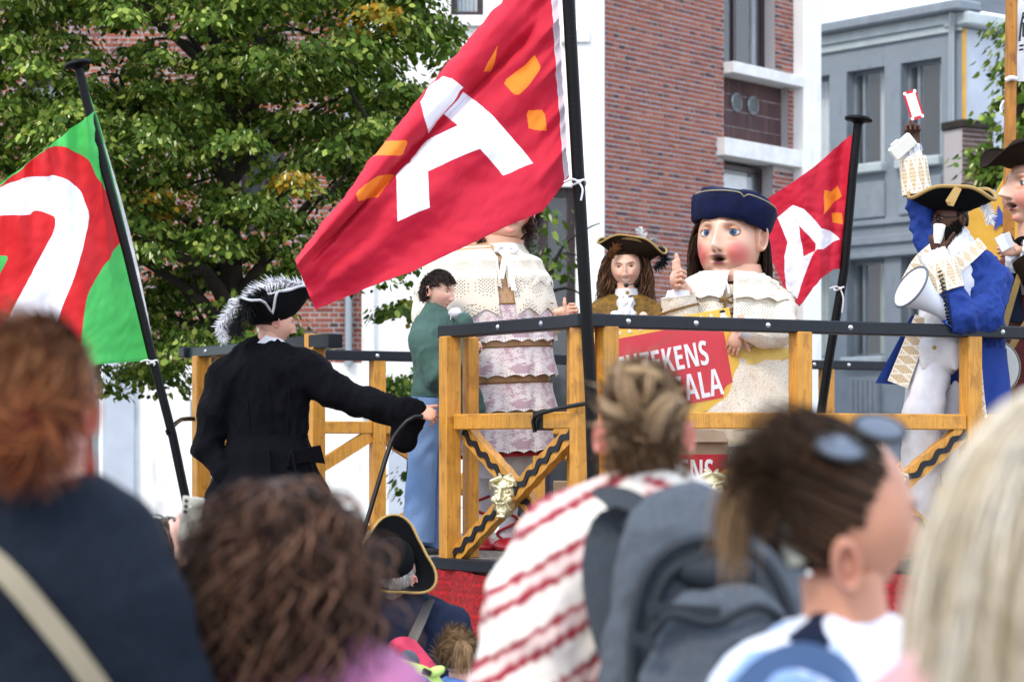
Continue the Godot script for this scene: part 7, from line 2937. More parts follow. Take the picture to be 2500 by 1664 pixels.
func red_haired_woman() -> void:
	var d := 3.4
	var o := thing("person", "woman with red brown hair pinned up and a drop earring, seen from behind, left foreground", "person", at(120, 1093, d) * Vector3(1, 0, 1))
	var skin := lin("dba898")
	var s := Shape.new()
	var c := at(104, 985, d)
	var bs := look(Vector3(0.42, 0.02, -0.9))
	var half := Vector3(0.07, 0.102, 0.089)
	head(s, c, bs, half, skin, human_features(), [])
	ear(s, c + bs * Vector3(-0.079, -0.02, -0.01), bs * Vector3(-0.9, 0, -0.35), Vector3.UP, 0.064, lin("c97866"))
	nape(s, at(115, 1040, d), at(120, 1330, d + 0.01), 0.056, 0.115, skin)
	part(s, "body", M.skin, o)
	s = Shape.new()
	var keep := func(n: Vector3) -> bool: return n.z < 0.45 and n.y > -0.42 - 0.3 * n.z and not (n.x < -0.6 and n.z > -0.25 and n.y < 0.15)
	skullcap(s, c, bs, half * 1.08, lin("4a2214"), keep, 0.02)
	var bun := at(50, 1050, d - 0.11)
	var to_bun := bs.inverse() * (bun - c)
	locks(s, scalp(c, bs, half * 1.07, 2600, keep, func(n: Vector3) -> Vector3: return to_bun.normalized() * 1.2 - n * 0.55, 0.12, 0.0), {"a": lin("4a2415"), "b": lin("d29464"), "r": 0.0019, "fall": 0.1, "center": c, "basis": bs, "half": half * 1.08, "fray": 0.05, "seg": 10})
	s.col = lin("5a2412")
	s.ball(bun, Vector3(0.042, 0.052, 0.04))
	var roots := []
	for lp in 5:
		var loop := []
		for j in 8:
			var ang := lp * 1.3 + j * 0.72
			loop.append(bun + Vector3(cos(ang) * 0.034, sin(ang) * 0.043, -0.026 + 0.007 * j - 0.003 * lp))
		rope(s, loop, 0.018, 110, lin("54200f"), lin("bf7a4c"))
	for k in 500:
		var n := Vector3(rng.randfn(), rng.randfn(), rng.randfn()).normalized()
		roots.append([bun + n * Vector3(0.043, 0.054, 0.041), n.cross(Vector3(0.3, 0.5, 1)) + Vector3(0, 0.15, 0), 0.09 * rng.randf_range(0.6, 1.2)])
	locks(s, roots, {"a": lin("4f2011"), "b": lin("b06a40"), "r": 0.002, "fall": 0.1, "center": bun, "half": Vector3(0.043, 0.054, 0.041), "fray": 0.08, "seg": 9})
	roots = []
	for k in 70:
		roots.append([at(rng.randf_range(60, 190), rng.randf_range(1070, 1110), d - 0.06), Vector3(rng.randfn() * 0.3, -1, -0.1), 0.06])
	locks(s, roots, {"a": lin("54200f"), "b": lin("a85c34"), "r": 0.0012, "fall": 0.5, "fray": 0.15})
	part(s, "hair", M.hair, o)
	s = Shape.new()
	s.lathe(at(214, 1130, d + 0.0), [Vector2(0.002, 0.034), Vector2(0.006, 0.024), Vector2(0.011, 0.004), Vector2(0.012, -0.008), Vector2(0.008, -0.02), Vector2(0.001, -0.025)], 14)
	s.tube([at(213, 1060, d), at(214, 1076, d)], 0.0018, 6)
	part(s, "earring", M.earring, o)
	var b := Soft.new()
	b.oval(at(120, 1450, d), at(130, 2050, d), 0.185, 0.18, Vector3.BACK, 0.62, 0.06)
	b.cap(at(120, 1375, d), at(-120, 1435, d), 0.065, 0.075, 0.05)
	b.cap(at(120, 1385, d), at(295, 1500, d), 0.062, 0.072, 0.05)
	b.path([at(305, 1510, d), at(378, 1690, d + 0.02), at(400, 1900, d + 0.04)], [0.075, 0.072, 0.06], 0.05)
	b.path([at(-125, 1405, d), at(-190, 1640, d + 0.02), at(-190, 1900, d + 0.04)], [0.08, 0.07, 0.06], 0.05)
	s = Shape.new()
	b.into(s, 0.015)
	s.rumple(0.012, 5.0, Vector3(0.6, 1, 1), 5)
	part(s, "top", M.slate_cloth, o)
	stand(o, at(130, 2380, d), 0.1, M.slate_cloth)
	s = Shape.new()
	strip(s, [at(-120, 1290, d - 0.06), at(0, 1385, d - 0.13), at(110, 1510, d - 0.15), at(240, 1680, d - 0.15), at(420, 1960, d - 0.1)], Vector3(0.8, 0.55, 0), 0.032, 0.032, 24)
	part(s, "bag_strap", M.strap_beige, o)


func curly_woman() -> void:
	var d := 3.6
	var o := thing("person", "woman with a big mane of dark brown curls seen from behind, lower left", "person", at(700, 1093, d) * Vector3(1, 0, 1))
	var s := Shape.new()
	var c := at(676, 1366, d)
	var bs := look(Vector3(0.1, 0, -1))
	var half := Vector3(0.076, 0.114, 0.095)
	head(s, c, bs, half, lin("c99a82"), human_features(), [], 0.34, 48, 40)
	nape(s, at(695, 1480, d), at(695, 1660, d), 0.056, 0.09, lin("c99a82"))
	part(s, "body", M.skin, o)
	s = Shape.new()
	skullcap(s, c, bs, half * Vector3(0.9, 1.04, 1.0), lin("241814"), func(n: Vector3) -> bool: return n.z < 0.4 or n.y > 0.4, 0.03)
	s.col = lin("1d1310")
	s.ball(at(695, 1590, d - 0.02), Vector3(0.11, 0.12, 0.085))
	locks(s, scalp(c, bs, half * Vector3(0.84, 1.04, 0.95), 1250, func(n: Vector3) -> bool: return n.z < 0.35 and n.y > -0.5, func(n: Vector3) -> Vector3: return Vector3(n.x * 0.9, -0.9, n.z * 0.5), 0.32, 0.1),
		{"a": lin("1c1210"), "b": lin("7b5a47"), "r": 0.0034, "fall": 0.8, "curl": 0.014, "turns": 3.4, "seg": 26, "fray": 0.12, "center": c, "basis": bs, "half": half * Vector3(0.78, 1.0, 0.92), "tip": 1.3, "taper": 0.5})
	part(s, "hair", M.hair, o)
	var b := Soft.new()
	b.oval(at(695, 1780, d), at(695, 2350, d), 0.18, 0.18, Vector3.BACK, 0.62, 0.06)
	b.cap(at(695, 1690, d), at(500, 1740, d), 0.075, 0.08, 0.06)
	b.cap(at(695, 1690, d), at(905, 1735, d - 0.02), 0.075, 0.085, 0.06)
	b.path([at(495, 1750, d), at(440, 2000, d), at(440, 2250, d)], [0.075, 0.065, 0.055], 0.04)
	b.path([at(910, 1745, d), at(965, 2000, d), at(965, 2250, d)], [0.075, 0.065, 0.055], 0.04)
	b.lump(at(915, 1725, d - 0.02), Vector3(0.05, 0.045, 0.05), 0.05)
	s = Shape.new()
	b.into(s, 0.016)
	s.rumple(0.01, 5.0)
	part(s, "blouse", M.pink_cloth, o)
	stand(o, at(695, 2580, d), 0.1, M.slate_cloth)


func elder() -> void:
	var d := 10.8
	var o := thing("person", "grey haired man in gold edged black tricorn and navy jacket, below the wagon edge", "person", at(985, 1093, d) * Vector3(1, 0, 1))
	var s := Shape.new()
	var skin := lin("cf9d88")
	var c := at(972, 1405, d)
	var bs := look(Vector3(0.45, 0.15, -0.85))
	var half := Vector3(0.078, 0.116, 0.1)
	head(s, c, bs, half, skin, human_features(), [], 0.34, 60, 50)
	ear(s, c + bs * Vector3(-0.078, -0.03, -0.01), bs * Vector3(-0.9, 0, -0.35), Vector3.UP, 0.066, lin("cc8f7c"))
	nape(s, at(978, 1425, d), at(980, 1480, d), 0.06, 0.09, skin)
	part(s, "body", M.skin, o)
	s = Shape.new()
	var keep := func(n: Vector3) -> bool: return n.z < 0.2 and n.y > -0.6
	skullcap(s, c, bs, half * 1.04, lin("8f8a84"), keep)
	locks(s, scalp(c, bs, half * 1.03, 260, func(n: Vector3) -> bool: return n.z < 0.3 and n.y < 0.2 and n.y > -0.65, func(n: Vector3) -> Vector3: return Vector3(0, -1, -0.2), 0.03, 0.15), {"a": lin("8b857e"), "b": lin("d5d1ca"), "r": 0.003, "seg": 6, "curl": 0.004})
	part(s, "hair", M.hair, o)
	var y := Vector3(0.10, 0.46, 0.88).normalized()
	var z := (Vector3(0.08, 1, 0) - y * y.dot(Vector3(0.08, 1, 0))).normalized()
	tricorn(o, at(956, 1376, d - 0.0), Basis(y.cross(z), y, z), 0.104, 0.105, 0.105, M.felt_black, M.gold_trim, {"fold": 0.75, "tip": 0.3, "trim_r": 0.007, "side": 0.62, "wide": 0.95})
	var b := Soft.new()
	b.oval(at(1010, 1560, d), at(1010, 1800, d), 0.2, 0.2, Vector3.BACK, 0.65, 0.06)
	b.cap(at(985, 1490, d), at(925, 1520, d), 0.075, 0.085, 0.06)
	b.cap(at(990, 1490, d), at(1095, 1530, d), 0.075, 0.09, 0.06)
	b.path([at(1100, 1535, d), at(1130, 1640, d - 0.05), at(1120, 1740, d - 0.1)], [0.09, 0.08, 0.065], 0.04)
	b.path([at(920, 1525, d), at(900, 1640, d), at(905, 1740, d - 0.1)], [0.085, 0.075, 0.06], 0.04)
	s = Shape.new()
	b.into(s, 0.014)
	s.rumple(0.012, 5.0)
	part(s, "jacket", M.navy_cloth, o)
	# he sits on a folding stool
	s = Shape.new()
	for k in [-1.0, 1.0]:
		var a := at(1010, 1790, d) + Vector3(0.1 * k, 0.08, 0)
		sleeve(s, [a, a + Vector3(0.03 * k, 0.02, -0.35), Vector3(a.x + 0.04 * k, 0.06, a.z - 0.42)], [0.11, 0.095, 0.075, 0.06], 14)
	part(s, "trousers", M.slate_cloth, o)
	var st := thing("folding_stool", "low folding stool under the man in the gold edged tricorn", "stool", at(1010, 1093, d) * Vector3(1, 0, 1))
	var seat := at(1010, 1800, d).y - 0.12
	s = Shape.new()
	s.box(Transform3D(Basis(), Vector3(at(1010, 0, d).x, seat, -d)), Vector3(0.4, 0.04, 0.34), 0.01)
	part(s, "seat", M.slate_cloth, st)
	for k in 4:
		s = Shape.new()
		var q := Vector3(at(1010, 0, d).x + (0.17 if k & 1 else -0.17), 0, -d + (0.14 if k & 2 else -0.14))
		s.tube([q + Vector3(0, seat - 0.02, 0), q], 0.012, 8)
		part(s, "leg", M.iron, st)
	var bag := thing("shoulder_bag", "pink and grey bag on a black strap across the navy jacket", "bag", at(1000, 1620, d - 0.25))
	s = Shape.new()
	b = Soft.new()
	b.oval(at(985, 1600, d - 0.24), at(1030, 1650, d - 0.24), 0.085, 0.08, Vector3.BACK, 0.6, 0.04)
	b.into(s, 0.012)
	part(s, "pouch", M.pink_pack, bag)
	s = Shape.new()
	s.ball(at(1000, 1612, d - 0.285), Vector3(0.04, 0.05, 0.025), Basis(Vector3.BACK, 0.5))
	part(s, "panel", M.heather, bag)
	s = Shape.new()
	strip(s, [at(1050, 1462, d - 0.08), at(1030, 1510, d - 0.15), at(1000, 1575, d - 0.21), at(985, 1620, d - 0.23)], Vector3(0.92, 0.38, 0), 0.05, 0.05)
	part(s, "strap", M.plastic_black, bag)


func small_child() -> void:
	var d := 9.0
	var o := thing("person", "small child with fair brown hair in a ponytail, at the bottom below the red skirt", "person", at(1120, 1093, d) * Vector3(1, 0, 1))
	var s := Shape.new()
	var c := at(1122, 1595, d)
	var bs := look(Vector3(0.35, 0.05, -0.9))
	var half := Vector3(0.07, 0.088, 0.082)
	var skin := lin("dba994")
	head(s, c, bs, half, skin, [], [], 0.25, 48, 40)
	ear(s, c + bs * Vector3(-0.07, -0.02, 0.0), bs * Vector3(-1, 0, -0.2), Vector3.UP, 0.05, skin)
	ear(s, c + bs * Vector3(0.07, -0.02, 0.0), bs * Vector3(1, 0, -0.2), Vector3.UP, 0.05, skin)
	nape(s, at(1122, 1640, d), at(1122, 1690, d), 0.04, 0.06, skin)
	part(s, "body", M.skin, o)
	s = Shape.new()
	var keep := func(n: Vector3) -> bool: return n.z < 0.5 and n.y > -0.55
	skullcap(s, c, bs, half * 1.05, lin("5f4632"), keep)
	var tie := at(1130, 1570, d - 0.09)
	var tt := bs.inverse() * (tie - c)
	locks(s, scalp(c, bs, half * 1.05, 800, keep, func(n: Vector3) -> Vector3: return tt.normalized() * 1.4 - n * 0.6, 0.085, 0.02), {"a": lin("5c432f"), "b": lin("b3926a"), "r": 0.0022, "fall": 0.05, "center": c, "basis": bs, "half": half * 1.06, "fray": 0.03, "seg": 9})
	var roots := []
	for k in 240:
		roots.append([tie + Vector3(rng.randfn(), rng.randfn(), rng.randfn()) * 0.006, Vector3(rng.randfn() * 0.25, 0.1, 0.9), 0.14 * rng.randf_range(0.7, 1.1)])
	locks(s, roots, {"a": lin("5c432f"), "b": lin("b3926a"), "r": 0.0024, "fall": 2.2, "fray": 0.06, "seg": 10})
	part(s, "hair", M.hair, o)
	var b := Soft.new()
	b.oval(at(1115, 1740, d), at(1115, 1900, d), 0.13, 0.13, Vector3.BACK, 0.7, 0.05)
	b.cap(at(1115, 1705, d), at(1050, 1722, d - 0.02), 0.06, 0.065, 0.04)
	b.cap(at(1115, 1705, d), at(1180, 1722, d - 0.02), 0.06, 0.065, 0.04)
	b.lump(at(1035, 1690, d - 0.06), Vector3(0.085, 0.075, 0.06), 0.04)
	s = Shape.new()
	b.into(s, 0.012)
	s.rumple(0.012, 7.0)
	part(s, "jacket", M.child_blue, o)
	s = Shape.new()
	strip(s, [at(960, 1612, d - 0.1), at(1010, 1628, d - 0.14), at(1050, 1645, d - 0.14), at(1080, 1680, d - 0.12)], Vector3(0.1, 1, 0), 0.035, 0.035)
	s.ball(at(1062, 1640, d - 0.13), Vector3(0.04, 0.02, 0.02), Basis(Vector3.BACK, 0.4))
	part(s, "neon_strap", M.neon, o)
	s = Shape.new()
	s.box(Transform3D(Basis(Vector3.BACK, -0.4), at(1042, 1640, d - 0.15)), Vector3(0.035, 0.022, 0.01), 0.003)
	part(s, "buckle", M.plastic_black, o)
	stand(o, at(1115, 1960, d), 0.06, M.denim)


func backpack_woman() -> void:
	var d := 4.6
	var k := d / F
	var o := thing("person", "woman with messy fair bun and red striped cream knit, seen from behind, centre foreground", "person", at(1600, 1093, d) * Vector3(1, 0, 1))
	var s := Shape.new()
	var skin := lin("d9a696")
	var c := at(1573, 1040, d)
	var bs := look(Vector3(0.04, 0.05, -1))
	var half := Vector3(0.073, 0.108, 0.094)
	head(s, c, bs, half, skin, human_features(), [], 0.34, 60, 50)
	for e in [-1.0, 1.0]:
		ear(s, c + bs * Vector3(0.077 * e, -0.025, -0.005), bs * Vector3(0.9 * e, 0, -0.4), Vector3.UP, 0.062, lin("cf8a7a"))
	nape(s, at(1575, 1110, d), at(1580, 1270, d), 0.058, 0.1, skin)
	part(s, "body", M.skin, o)
	s = Shape.new()
	var keep := func(n: Vector3) -> bool: return n.z < 0.5 and n.y > -0.75 and not (absf(n.x) > 0.72 and n.y < 0.05 and n.z > -0.3)
	skullcap(s, c, bs, half * 1.08, lin("5b4532"), keep, 0.03)
	var bun := at(1545, 965, d - 0.13)
	var tb := bs.inverse() * (bun - c)
	locks(s, scalp(c, bs, half * 1.07, 2400, keep, func(n: Vector3) -> Vector3: return tb.normalized() * 1.2 - n * 0.6, 0.075, 0.0), {"a": lin("57412f"), "b": lin("ab8b67"), "r": 0.0018, "fall": 0.02, "center": c, "basis": bs, "half": half * 1.09, "fray": 0.035, "seg": 8})
	var roots := []
	for q in [[1555, 975, 0.05], [1515, 950, 0.038], [1600, 955, 0.04], [1550, 1030, 0.042], [1605, 1015, 0.038], [1505, 1005, 0.034], [1565, 925, 0.036]]:
		var cc := at(q[0], q[1], d - 0.12)
		s.col = lin("5a4431")
		s.ball(cc, Vector3.ONE * q[2] * 0.8)
		var axis := Vector3(rng.randfn(), rng.randfn(), 0.7).normalized()
		for lp in 2:
			var e1 := axis.cross(Vector3(rng.randfn(), rng.randfn(), rng.randfn())).normalized()
			var e2 := e1.cross(axis)
			var loop := []
			for j in 7:
				var ang := -0.6 + j * 0.75
				loop.append(cc + (e1 * cos(ang) + e2 * sin(ang)) * q[2] * 1.02 + axis * (0.012 * lp - 0.004 + 0.004 * j))
			rope(s, loop, 0.015, 80, lin("5a4532"), lin("c4a680"))
		for j in 40:
			var n := Vector3(rng.randfn(), rng.randfn(), rng.randfn()).normalized()
			roots.append([cc + n * q[2], n.cross(axis) + n * 0.3, 0.07 * rng.randf_range(0.5, 1.2)])
	locks(s, roots, {"a": lin("54402e"), "b": lin("bd9d76"), "r": 0.0018, "fall": -0.1, "fray": 0.1, "seg": 9})
	roots = []
	for j in 140:
		roots.append([at(rng.randf_range(1480, 1680), rng.randf_range(1080, 1150), d - 0.06), Vector3(rng.randfn() * 0.3, -1, rng.randfn() * 0.2), 0.06])
	locks(s, roots, {"a": lin("4a3626"), "b": lin("94744f"), "r": 0.0014, "fall": 0.4, "fray": 0.15})
	part(s, "hair", M.hair, o)
	var b := Soft.new()
	b.oval(at(1610, 1480, d), at(1610, 1950, d), 0.2, 0.2, Vector3.BACK, 0.62, 0.06)
	b.cap(at(1575, 1265, d), at(1400, 1350, d), 0.085, 0.105, 0.08)
	b.cap(at(1580, 1265, d), at(1835, 1350, d), 0.085, 0.09, 0.08)
	b.path([at(1402, 1365, d), at(1325, 1500, d - 0.03), at(1278, 1680, d - 0.06), at(1300, 1800, d - 0.15)], [0.112, 0.102, 0.092, 0.07], 0.05)
	b.path([at(1840, 1360, d), at(1925, 1520, d), at(1930, 1760, d)], [0.09, 0.08, 0.065], 0.05)
	s = Shape.new()
	b.into(s, 0.013)
	s.rumple(0.016, 4.0, Vector3.ONE, 8)
	var cream := lin("e6ddd2")
	var red := lin("8e1029")
	var pale := lin("dfc4bc")
	var o0 := at(1440, 1275, d)
	for n in s.v.size():
		var q := s.v[n] - o0
		var e := -0.5 * q.x * (1.0 if q.x < 0.05 else -0.4) - 0.87 * q.y + 0.018
		e = -(-0.5 * q.x + 0.87 * q.y) if q.x < 0.1 else -(0.35 * q.x + 0.9 * q.y) + 0.03
		var m := fposmod(e - 0.012, 0.102)
		s.c[n] = red if m < 0.014 or (m > 0.034 and m < 0.05) else (pale if m < 0.034 else cream)
	part(s, "striped_jumper", M.stripe_knit, o)
	stand(o, at(1610, 2080, d), 0.1, M.denim)
	# the rucksack on her back
	var p := thing("backpack", "grey heather rucksack with black trim on the striped woman's back", "backpack", at(1730, 1555, d - 0.3))
	b = Soft.new()
	b.oval(at(1725, 1365, d - 0.2), at(1735, 1735, d - 0.2), 0.13, 0.17, Vector3.BACK, 0.62, 0.06)
	b.oval(at(1640, 1385, d - 0.2), at(1620, 1735, d - 0.2), 0.09, 0.11, Vector3.BACK, 0.75, 0.08)
	b.oval(at(1830, 1405, d - 0.2), at(1860, 1735, d - 0.2), 0.08, 0.11, Vector3.BACK, 0.75, 0.08)
	s = Shape.new()
	b.into(s, 0.012)
	s.rumple(0.024, 4.0)
	part(s, "main_bag", M.heather, p)
	b = Soft.new()
	b.oval(at(1770, 1595, d - 0.32), at(1780, 1815, d - 0.32), 0.12, 0.13, Vector3.BACK, 0.45, 0.05)
	b.oval(at(1700, 1615, d - 0.32), at(1700, 1815, d - 0.32), 0.08, 0.09, Vector3.BACK, 0.5, 0.05)
	s = Shape.new()
	b.into(s, 0.011)
	s.rumple(0.018, 5.0)
	var pocket := part(s, "front_pocket", M.heather, p)
	s = Shape.new()
	s.tube(line3([at(1590, 1555, d - 0.36), at(1640, 1500, d - 0.38), at(1740, 1520, d - 0.39), at(1850, 1480, d - 0.38), at(1930, 1525, d - 0.34)], 18), 0.009, 8)
	part(s, "pocket_zip", M.pack_trim, pocket)
	s = Shape.new()
	for q in [[[1545, 1745], [1548, 1535], [1580, 1405], [1650, 1335], [1760, 1317], [1870, 1375], [1930, 1495], [1955, 1615]], [[1600, 1745], [1590, 1615], [1600, 1475], [1640, 1395], [1720, 1355]]]:
		var path := []
		for e in q:
			path.append(at(e[0], e[1], d - 0.305))
		s.tube(line3(path, 30), 0.012, 8)
	part(s, "piping", M.pack_trim, p)
	s = Shape.new()
	s.tube(line3([at(1590, 1323, d - 0.2), at(1610, 1255, d - 0.22), at(1670, 1237, d - 0.22), at(1735, 1260, d - 0.22), at(1745, 1325, d - 0.2)], 16), 0.019, 10)
	part(s, "carry_loop", M.pack_trim, p)
	s = Shape.new()
	s.ball(at(1740, 1400, d - 0.29), Vector3(0.075, 0.035, 0.04), Basis(Vector3.BACK, -0.15))
	part(s, "top_slot", M.pack_trim, p)
	for q in [[[1420, 1262, -0.02], [1470, 1235, -0.08], [1540, 1245, -0.16], [1600, 1290, -0.22]], [[1560, 1700, -0.18], [1500, 1560, -0.16], [1470, 1400, -0.14], [1490, 1290, -0.13], [1540, 1250, -0.16]]]:
		s = Shape.new()
		var path := []
		for e in q:
			path.append(at(e[0], e[1], d + e[2]))
		var sd := Vector3(0.25, 1, 0.3) if q.size() == 4 else Vector3(1, 0.1, 0.1)
		strip(s, path, sd.normalized(), 0.075, 0.075)
		part(s, "shoulder_strap", M.heather_dark, p)
	s = Shape.new()
	for q in [[1580, 1485, 1760, 1495], [1545, 1555, 1600, 1575]]:
		s.bar(at(q[0], q[1], d - 0.37), at(q[2], q[3], d - 0.385), 0.006, 0.022, Vector3.UP, 0.001)
	part(s, "webbing", M.pack_trim, p)


func sunglasses_person() -> void:
	var d := 3.6
	var o := thing("person", "dark haired person with sunglasses pushed up and a ponytail, right foreground, facing right", "person", at(2060, 1093, d) * Vector3(1, 0, 1))
	var s := Shape.new()
	var skin := lin("c58d72")
	var c := at(2070, 1262, d)
	var bs := look(Vector3(0.9, -0.04, -0.32))
	var half := Vector3(0.079, 0.124, 0.103)
	head(s, c, bs, half, skin, human_features(), two([[0.4, 0.18, 0.24, 0.05, lin("2b1a14"), 0.8], [0.0, -0.65, 0.2, 0.06, lin("a1605a"), 0.7]]))
	face_eyes(o, s, c, bs, half, 0.38, 0.04, 0.013, 0.018, Vector3(1, 0, -0.3), lin("2a1a12"), 0.3, 0.4, skin)
	ear(s, c + bs * Vector3(-0.083, -0.075, -0.042), bs * Vector3(-0.9, 0, -0.25), Vector3(-0.1, 1, 0), 0.078, lin("bb8670"))
	nape(s, at(2055, 1400, d), at(2080, 1640, d), 0.062, 0.1, skin)
	part(s, "body", M.skin, o)
	s = Shape.new()
	var keep := func(n: Vector3) -> bool: return (n.z < 0.28 if n.y > 0.45 else n.z < -0.06 + 0.55 * n.y) and n.y > -0.62 and not (n.x < -0.7 and n.z > -0.3 and n.y < -0.12)
	skullcap(s, c, bs, half * 1.06, lin("1c1310"), keep)
	var tie := at(1912, 1190, d - 0.03)
	var tt := bs.inverse() * (tie - c)
	locks(s, scalp(c, bs, half * 1.05, 2600, keep, func(n: Vector3) -> Vector3: return tt.normalized() * 1.5 - n * 0.5, 0.15, 0.01), {"a": lin("150e0c"), "b": lin("6b513d"), "r": 0.0017, "fall": 0.02, "center": c, "basis": bs, "half": half * 1.06, "fray": 0.03, "seg": 10})
	var roots := []
	for k in 300:
		roots.append([tie + Vector3(rng.randfn(), rng.randfn(), rng.randfn()) * 0.012, Vector3(-0.75 + rng.randfn() * 0.14, 0.5 + rng.randfn() * 0.22, rng.randfn() * 0.2), 0.17 * rng.randf_range(0.7, 1.15)])
	locks(s, roots, {"a": lin("4a3322"), "b": lin("bb9b72"), "r": 0.0018, "fall": 2.4, "fray": 0.06, "seg": 14, "root": 0.6, "tip": 1.3})
	part(s, "hair", M.hair, o)
	s = Shape.new()
	var ring := []
	for j in 17:
		var a := TAU * j / 16
		ring.append(tie + bs * Vector3(cos(a) * 0.03, sin(a) * 0.034, 0.008 * sin(a * 3.0)))
	s.tube(ring, 0.014, 8, false)
	s.tube(line3([tie, tie + Vector3(0.0, -0.05, 0.03), tie + Vector3(0.02, -0.11, 0.03)], 8), 0.016, 8)
	part(s, "hair_tie", M.hair_tie, o)
	var gl := Node3D.new()
	gl.name = "sunglasses"
	o.add_child(gl)
	var gb := look(Vector3(0.62, 0.62, 0.25), 0.0)
	for q in [[2052, 1092, d - 0.095], [2150, 1044, d - 0.075]]:
		s = Shape.new()
		s.ball(at(q[0], q[1], q[2]), Vector3(0.037, 0.026, 0.006), look(Vector3(0.1, 0.75, 0.66)) * Basis(Vector3.BACK, -0.35), 20, 10)
		part(s, "lens", M.lens_tint, gl)
		s = Shape.new()
		var lb := look(Vector3(0.1, 0.75, 0.66)) * Basis(Vector3.BACK, -0.35)
		ring = []
		for j in 21:
			var a := TAU * j / 20
			ring.append(at(q[0], q[1], q[2]) + lb * Vector3(cos(a) * 0.038, sin(a) * 0.027, 0.0))
		s.tube(ring, 0.0048, 6, false)
		part(s, "rim", M.plastic_black, gl)
	s = Shape.new()
	s.tube([at(2020, 1105, d - 0.08), at(1975, 1200, d - 0.09), at(1985, 1290, d - 0.085)], 0.003, 6)
	s.tube([at(2096, 1072, d - 0.09), at(2110, 1064, d - 0.085)], 0.004, 6)
	part(s, "temple", M.plastic_black, gl)
	var b := Soft.new()
	b.oval(at(2070, 1800, d), at(2070, 2300, d), 0.19, 0.18, Vector3(0.4, 0, 0.9), 0.65, 0.06)
	b.cap(at(2075, 1655, d), at(1890, 1730, d - 0.08), 0.075, 0.085, 0.06)
	b.cap(at(2085, 1655, d), at(2270, 1720, d + 0.08), 0.075, 0.08, 0.06)
	b.path([at(1880, 1740, d - 0.1), at(1830, 1950, d - 0.1), at(1840, 2200, d - 0.1)], [0.085, 0.07, 0.06], 0.04)
	b.path([at(2275, 1730, d + 0.08), at(2330, 1950, d + 0.08), at(2330, 2200, d + 0.05)], [0.08, 0.07, 0.06], 0.04)
	s = Shape.new()
	b.into(s, 0.013)
	s.rumple(0.012, 5.0)
	var f := FastNoiseLite.new()
	f.frequency = 7.0
	for n in s.v.size():
		var g := f.get_noise_3dv(s.v[n] * Vector3(1, 0.5, 1))
		s.c[n] = lin("dde3ee").lerp(lin("86a3cd"), smoothstep(0.0, 0.25, g))
	part(s, "shirt", M.shirt_print, o)
	s = Shape.new()
	b = Soft.new()
	b.cap(at(2010, 1540, d - 0.04), at(1985, 1600, d - 0.07), 0.03, 0.05, 0.02)
	b.into(s, 0.008)
	part(s, "collar", M.navy_cloth, o)
	stand(o, at(2070, 2430, d), 0.1, M.denim)
	s = Shape.new()
	strip(s, [at(1790, 1720, d - 0.17), at(1870, 1625, d - 0.2), at(1960, 1600, d - 0.19), at(2060, 1650, d - 0.17), at(2110, 1760, d - 0.17)], Vector3(0.0, 0.8, 0.6), 0.05, 0.05)
	part(s, "denim_strap", M.denim_strap, o)


func blonde_woman() -> void:
	var d := 2.4
	var o := thing("person", "woman with long pale blonde hair very close to the lens at the right edge", "person", at(2520, 1093, d) * Vector3(1, 0, 1))
	var s := Shape.new()
	var skin := lin("d39a92")
	var c := at(2640, 1265, d)
	var bs := look(Vector3(0.5, -0.02, -0.75))
	var half := Vector3(0.08, 0.12, 0.1)
	head(s, c, bs, half, skin, human_features(), [], 0.34, 60, 50)
	nape(s, at(2595, 1420, d), at(2580, 1720, d), 0.06, 0.1, skin)
	part(s, "body", M.skin, o)
	s = Shape.new()
	var keep := func(n: Vector3) -> bool: return n.z < 0.5 and n.y > -0.3
	skullcap(s, c, bs, half * 1.07, lin("d2c2a6"), keep)
	var roots := scalp(c, bs, half * 1.06, 3600, keep, func(n: Vector3) -> Vector3: return Vector3(n.x * 0.5 + 0.15, -1.0, -0.1), 0.46, 0.1)
	for q in roots:
		if q[0].x > c.x - 0.02:
			q[2] *= 0.4
	locks(s, roots, {"a": lin("bba987"), "b": lin("fffaf0"), "r": 0.002, "fall": 0.9, "seg": 16, "fray": 0.035, "center": c, "basis": bs, "half": half * Vector3(1.14, 1.06, 1.12), "curl": 0.005, "turns": 1.2, "tip": 1.1, "taper": 0.5})
	part(s, "hair", M.hair_fair, o)
	var b := Soft.new()
	b.oval(at(2540, 1900, d), at(2540, 2700, d), 0.18, 0.17, Vector3.BACK, 0.62, 0.06)
	b.cap(at(2560, 1680, d), at(2340, 1800, d), 0.07, 0.075, 0.06)
	b.cap(at(2560, 1640, d), at(2860, 1790, d), 0.08, 0.085, 0.06)
	b.path([at(2320, 1850, d), at(2260, 2200, d), at(2260, 2600, d)], [0.075, 0.065, 0.055], 0.04)
	b.path([at(2870, 1850, d), at(2920, 2200, d), at(2920, 2600, d)], [0.075, 0.065, 0.055], 0.04)
	s = Shape.new()
	b.into(s, 0.016)
	s.rumple(0.01, 5.0)
	part(s, "blouse", M.blouse_rose, o)
	stand(o, at(2540, 3050, d), 0.1, M.slate_cloth)


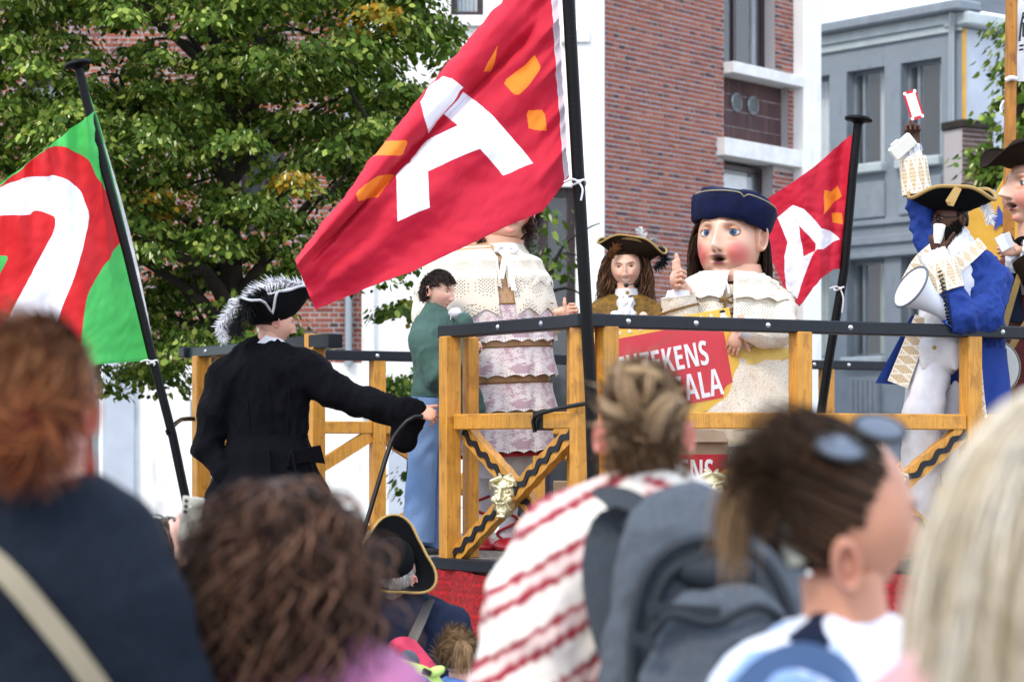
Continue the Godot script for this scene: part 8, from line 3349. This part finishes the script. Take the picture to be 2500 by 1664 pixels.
func phone_person() -> void:
	var d := 8.0
	var o := thing("person", "person mostly hidden behind the red haired woman, one raised hand holding a phone", "person", at(400, 1093, d) * Vector3(1, 0, 1))
	var s := Shape.new()
	var skin := lin("e0b2a2")
	var c := at(398, 1352, d)
	var bs := look(Vector3(0.1, 0, -1))
	var half := Vector3(0.077, 0.114, 0.098)
	head(s, c, bs, half, skin, human_features(), [], 0.34, 48, 40)
	nape(s, at(398, 1400, d), at(398, 1480, d), 0.055, 0.09, skin)
	var b := Soft.new()
	hand(b, at(452, 1352, d - 0.2), Vector3(-0.12, 1, 0), Vector3(0, 0.0, 1), 1.0, [0.35, 0.5, 0.6, 0.7], 1.0, Vector3(0.75, 0.75, 0.1), 0.12)
	b.cap(at(452, 1352, d - 0.2), at(446, 1400, d - 0.2), 0.027, 0.03, 0.02)
	b.into(s, 0.004)
	part(s, "body", M.skin, o)
	s = Shape.new()
	var keep := func(n: Vector3) -> bool: return n.z < 0.4 and n.y > -0.5
	skullcap(s, c, bs, half * 1.06, lin("2e221c"), keep)
	locks(s, scalp(c, bs, half * 1.05, 260, keep, func(n: Vector3) -> Vector3: return Vector3(n.x, -0.6, -0.3), 0.07, 0.1), {"a": lin("2a1f19"), "b": lin("6d594a"), "r": 0.003, "center": c, "basis": bs, "half": half * 1.06})
	part(s, "hair", M.hair, o)
	b = Soft.new()
	b.oval(at(395, 1600, d), at(395, 1850, d), 0.18, 0.18, Vector3.BACK, 0.62, 0.06)
	b.cap(at(398, 1500, d), at(300, 1530, d), 0.07, 0.08, 0.06)
	b.cap(at(398, 1500, d), at(490, 1530, d), 0.07, 0.08, 0.06)
	b.path([at(494, 1535, d), at(480, 1620, d - 0.15), at(447, 1412, d - 0.2)], [0.075, 0.06, 0.042], 0.03)
	b.path([at(296, 1535, d), at(280, 1660, d), at(285, 1780, d - 0.05)], [0.075, 0.06, 0.05], 0.03)
	s = Shape.new()
	b.into(s, 0.014)
	s.rumple(0.01, 5.0)
	part(s, "shirt", M.slate_cloth, o)
	s = Shape.new()
	s.rings(skirt(at(447, 1400, d - 0.2), Basis(), [[-0.02, 0.047, 0.047], [0.016, 0.043, 0.043]], 3.0, 0.02, 24, 4), true, true)
	part(s, "pale_cuff", M.white_cloth, o)
	stand(o, at(395, 1980, d), 0.1, M.denim)
	var p := thing("mobile_phone", "beige mobile phone with three round lenses held up in the raised hand", "phone", at(466, 1268, d - 0.235))
	p.basis = Basis(Vector3.BACK, -0.12)
	s = Shape.new()
	s.box(Transform3D(), Vector3(0.071, 0.148, 0.008), 0.0035)
	part(s, "case", M.phone, p, true)
	for k in 3:
		s = Shape.new()
		s.lathe(Vector3(-0.022, 0.058 - k * 0.017, 0.0045), [Vector2(0.0065, 0), Vector2(0.0065, 0.0015), Vector2(0.001, 0.0016)], 16, Basis(Vector3.RIGHT, PI / 2))
		part(s, "camera_lens", M.plastic_black, p, true)
	s = Shape.new()
	s.ball(Vector3(-0.008, 0.042, 0.0045), Vector3(0.003, 0.003, 0.001))
	part(s, "flash", M.sign_white, p, true)


func build_crowd() -> void:
	red_haired_woman()
	curly_woman()
	elder()
	small_child()
	backpack_woman()
	sunglasses_person()
	blonde_woman()
	phone_person()
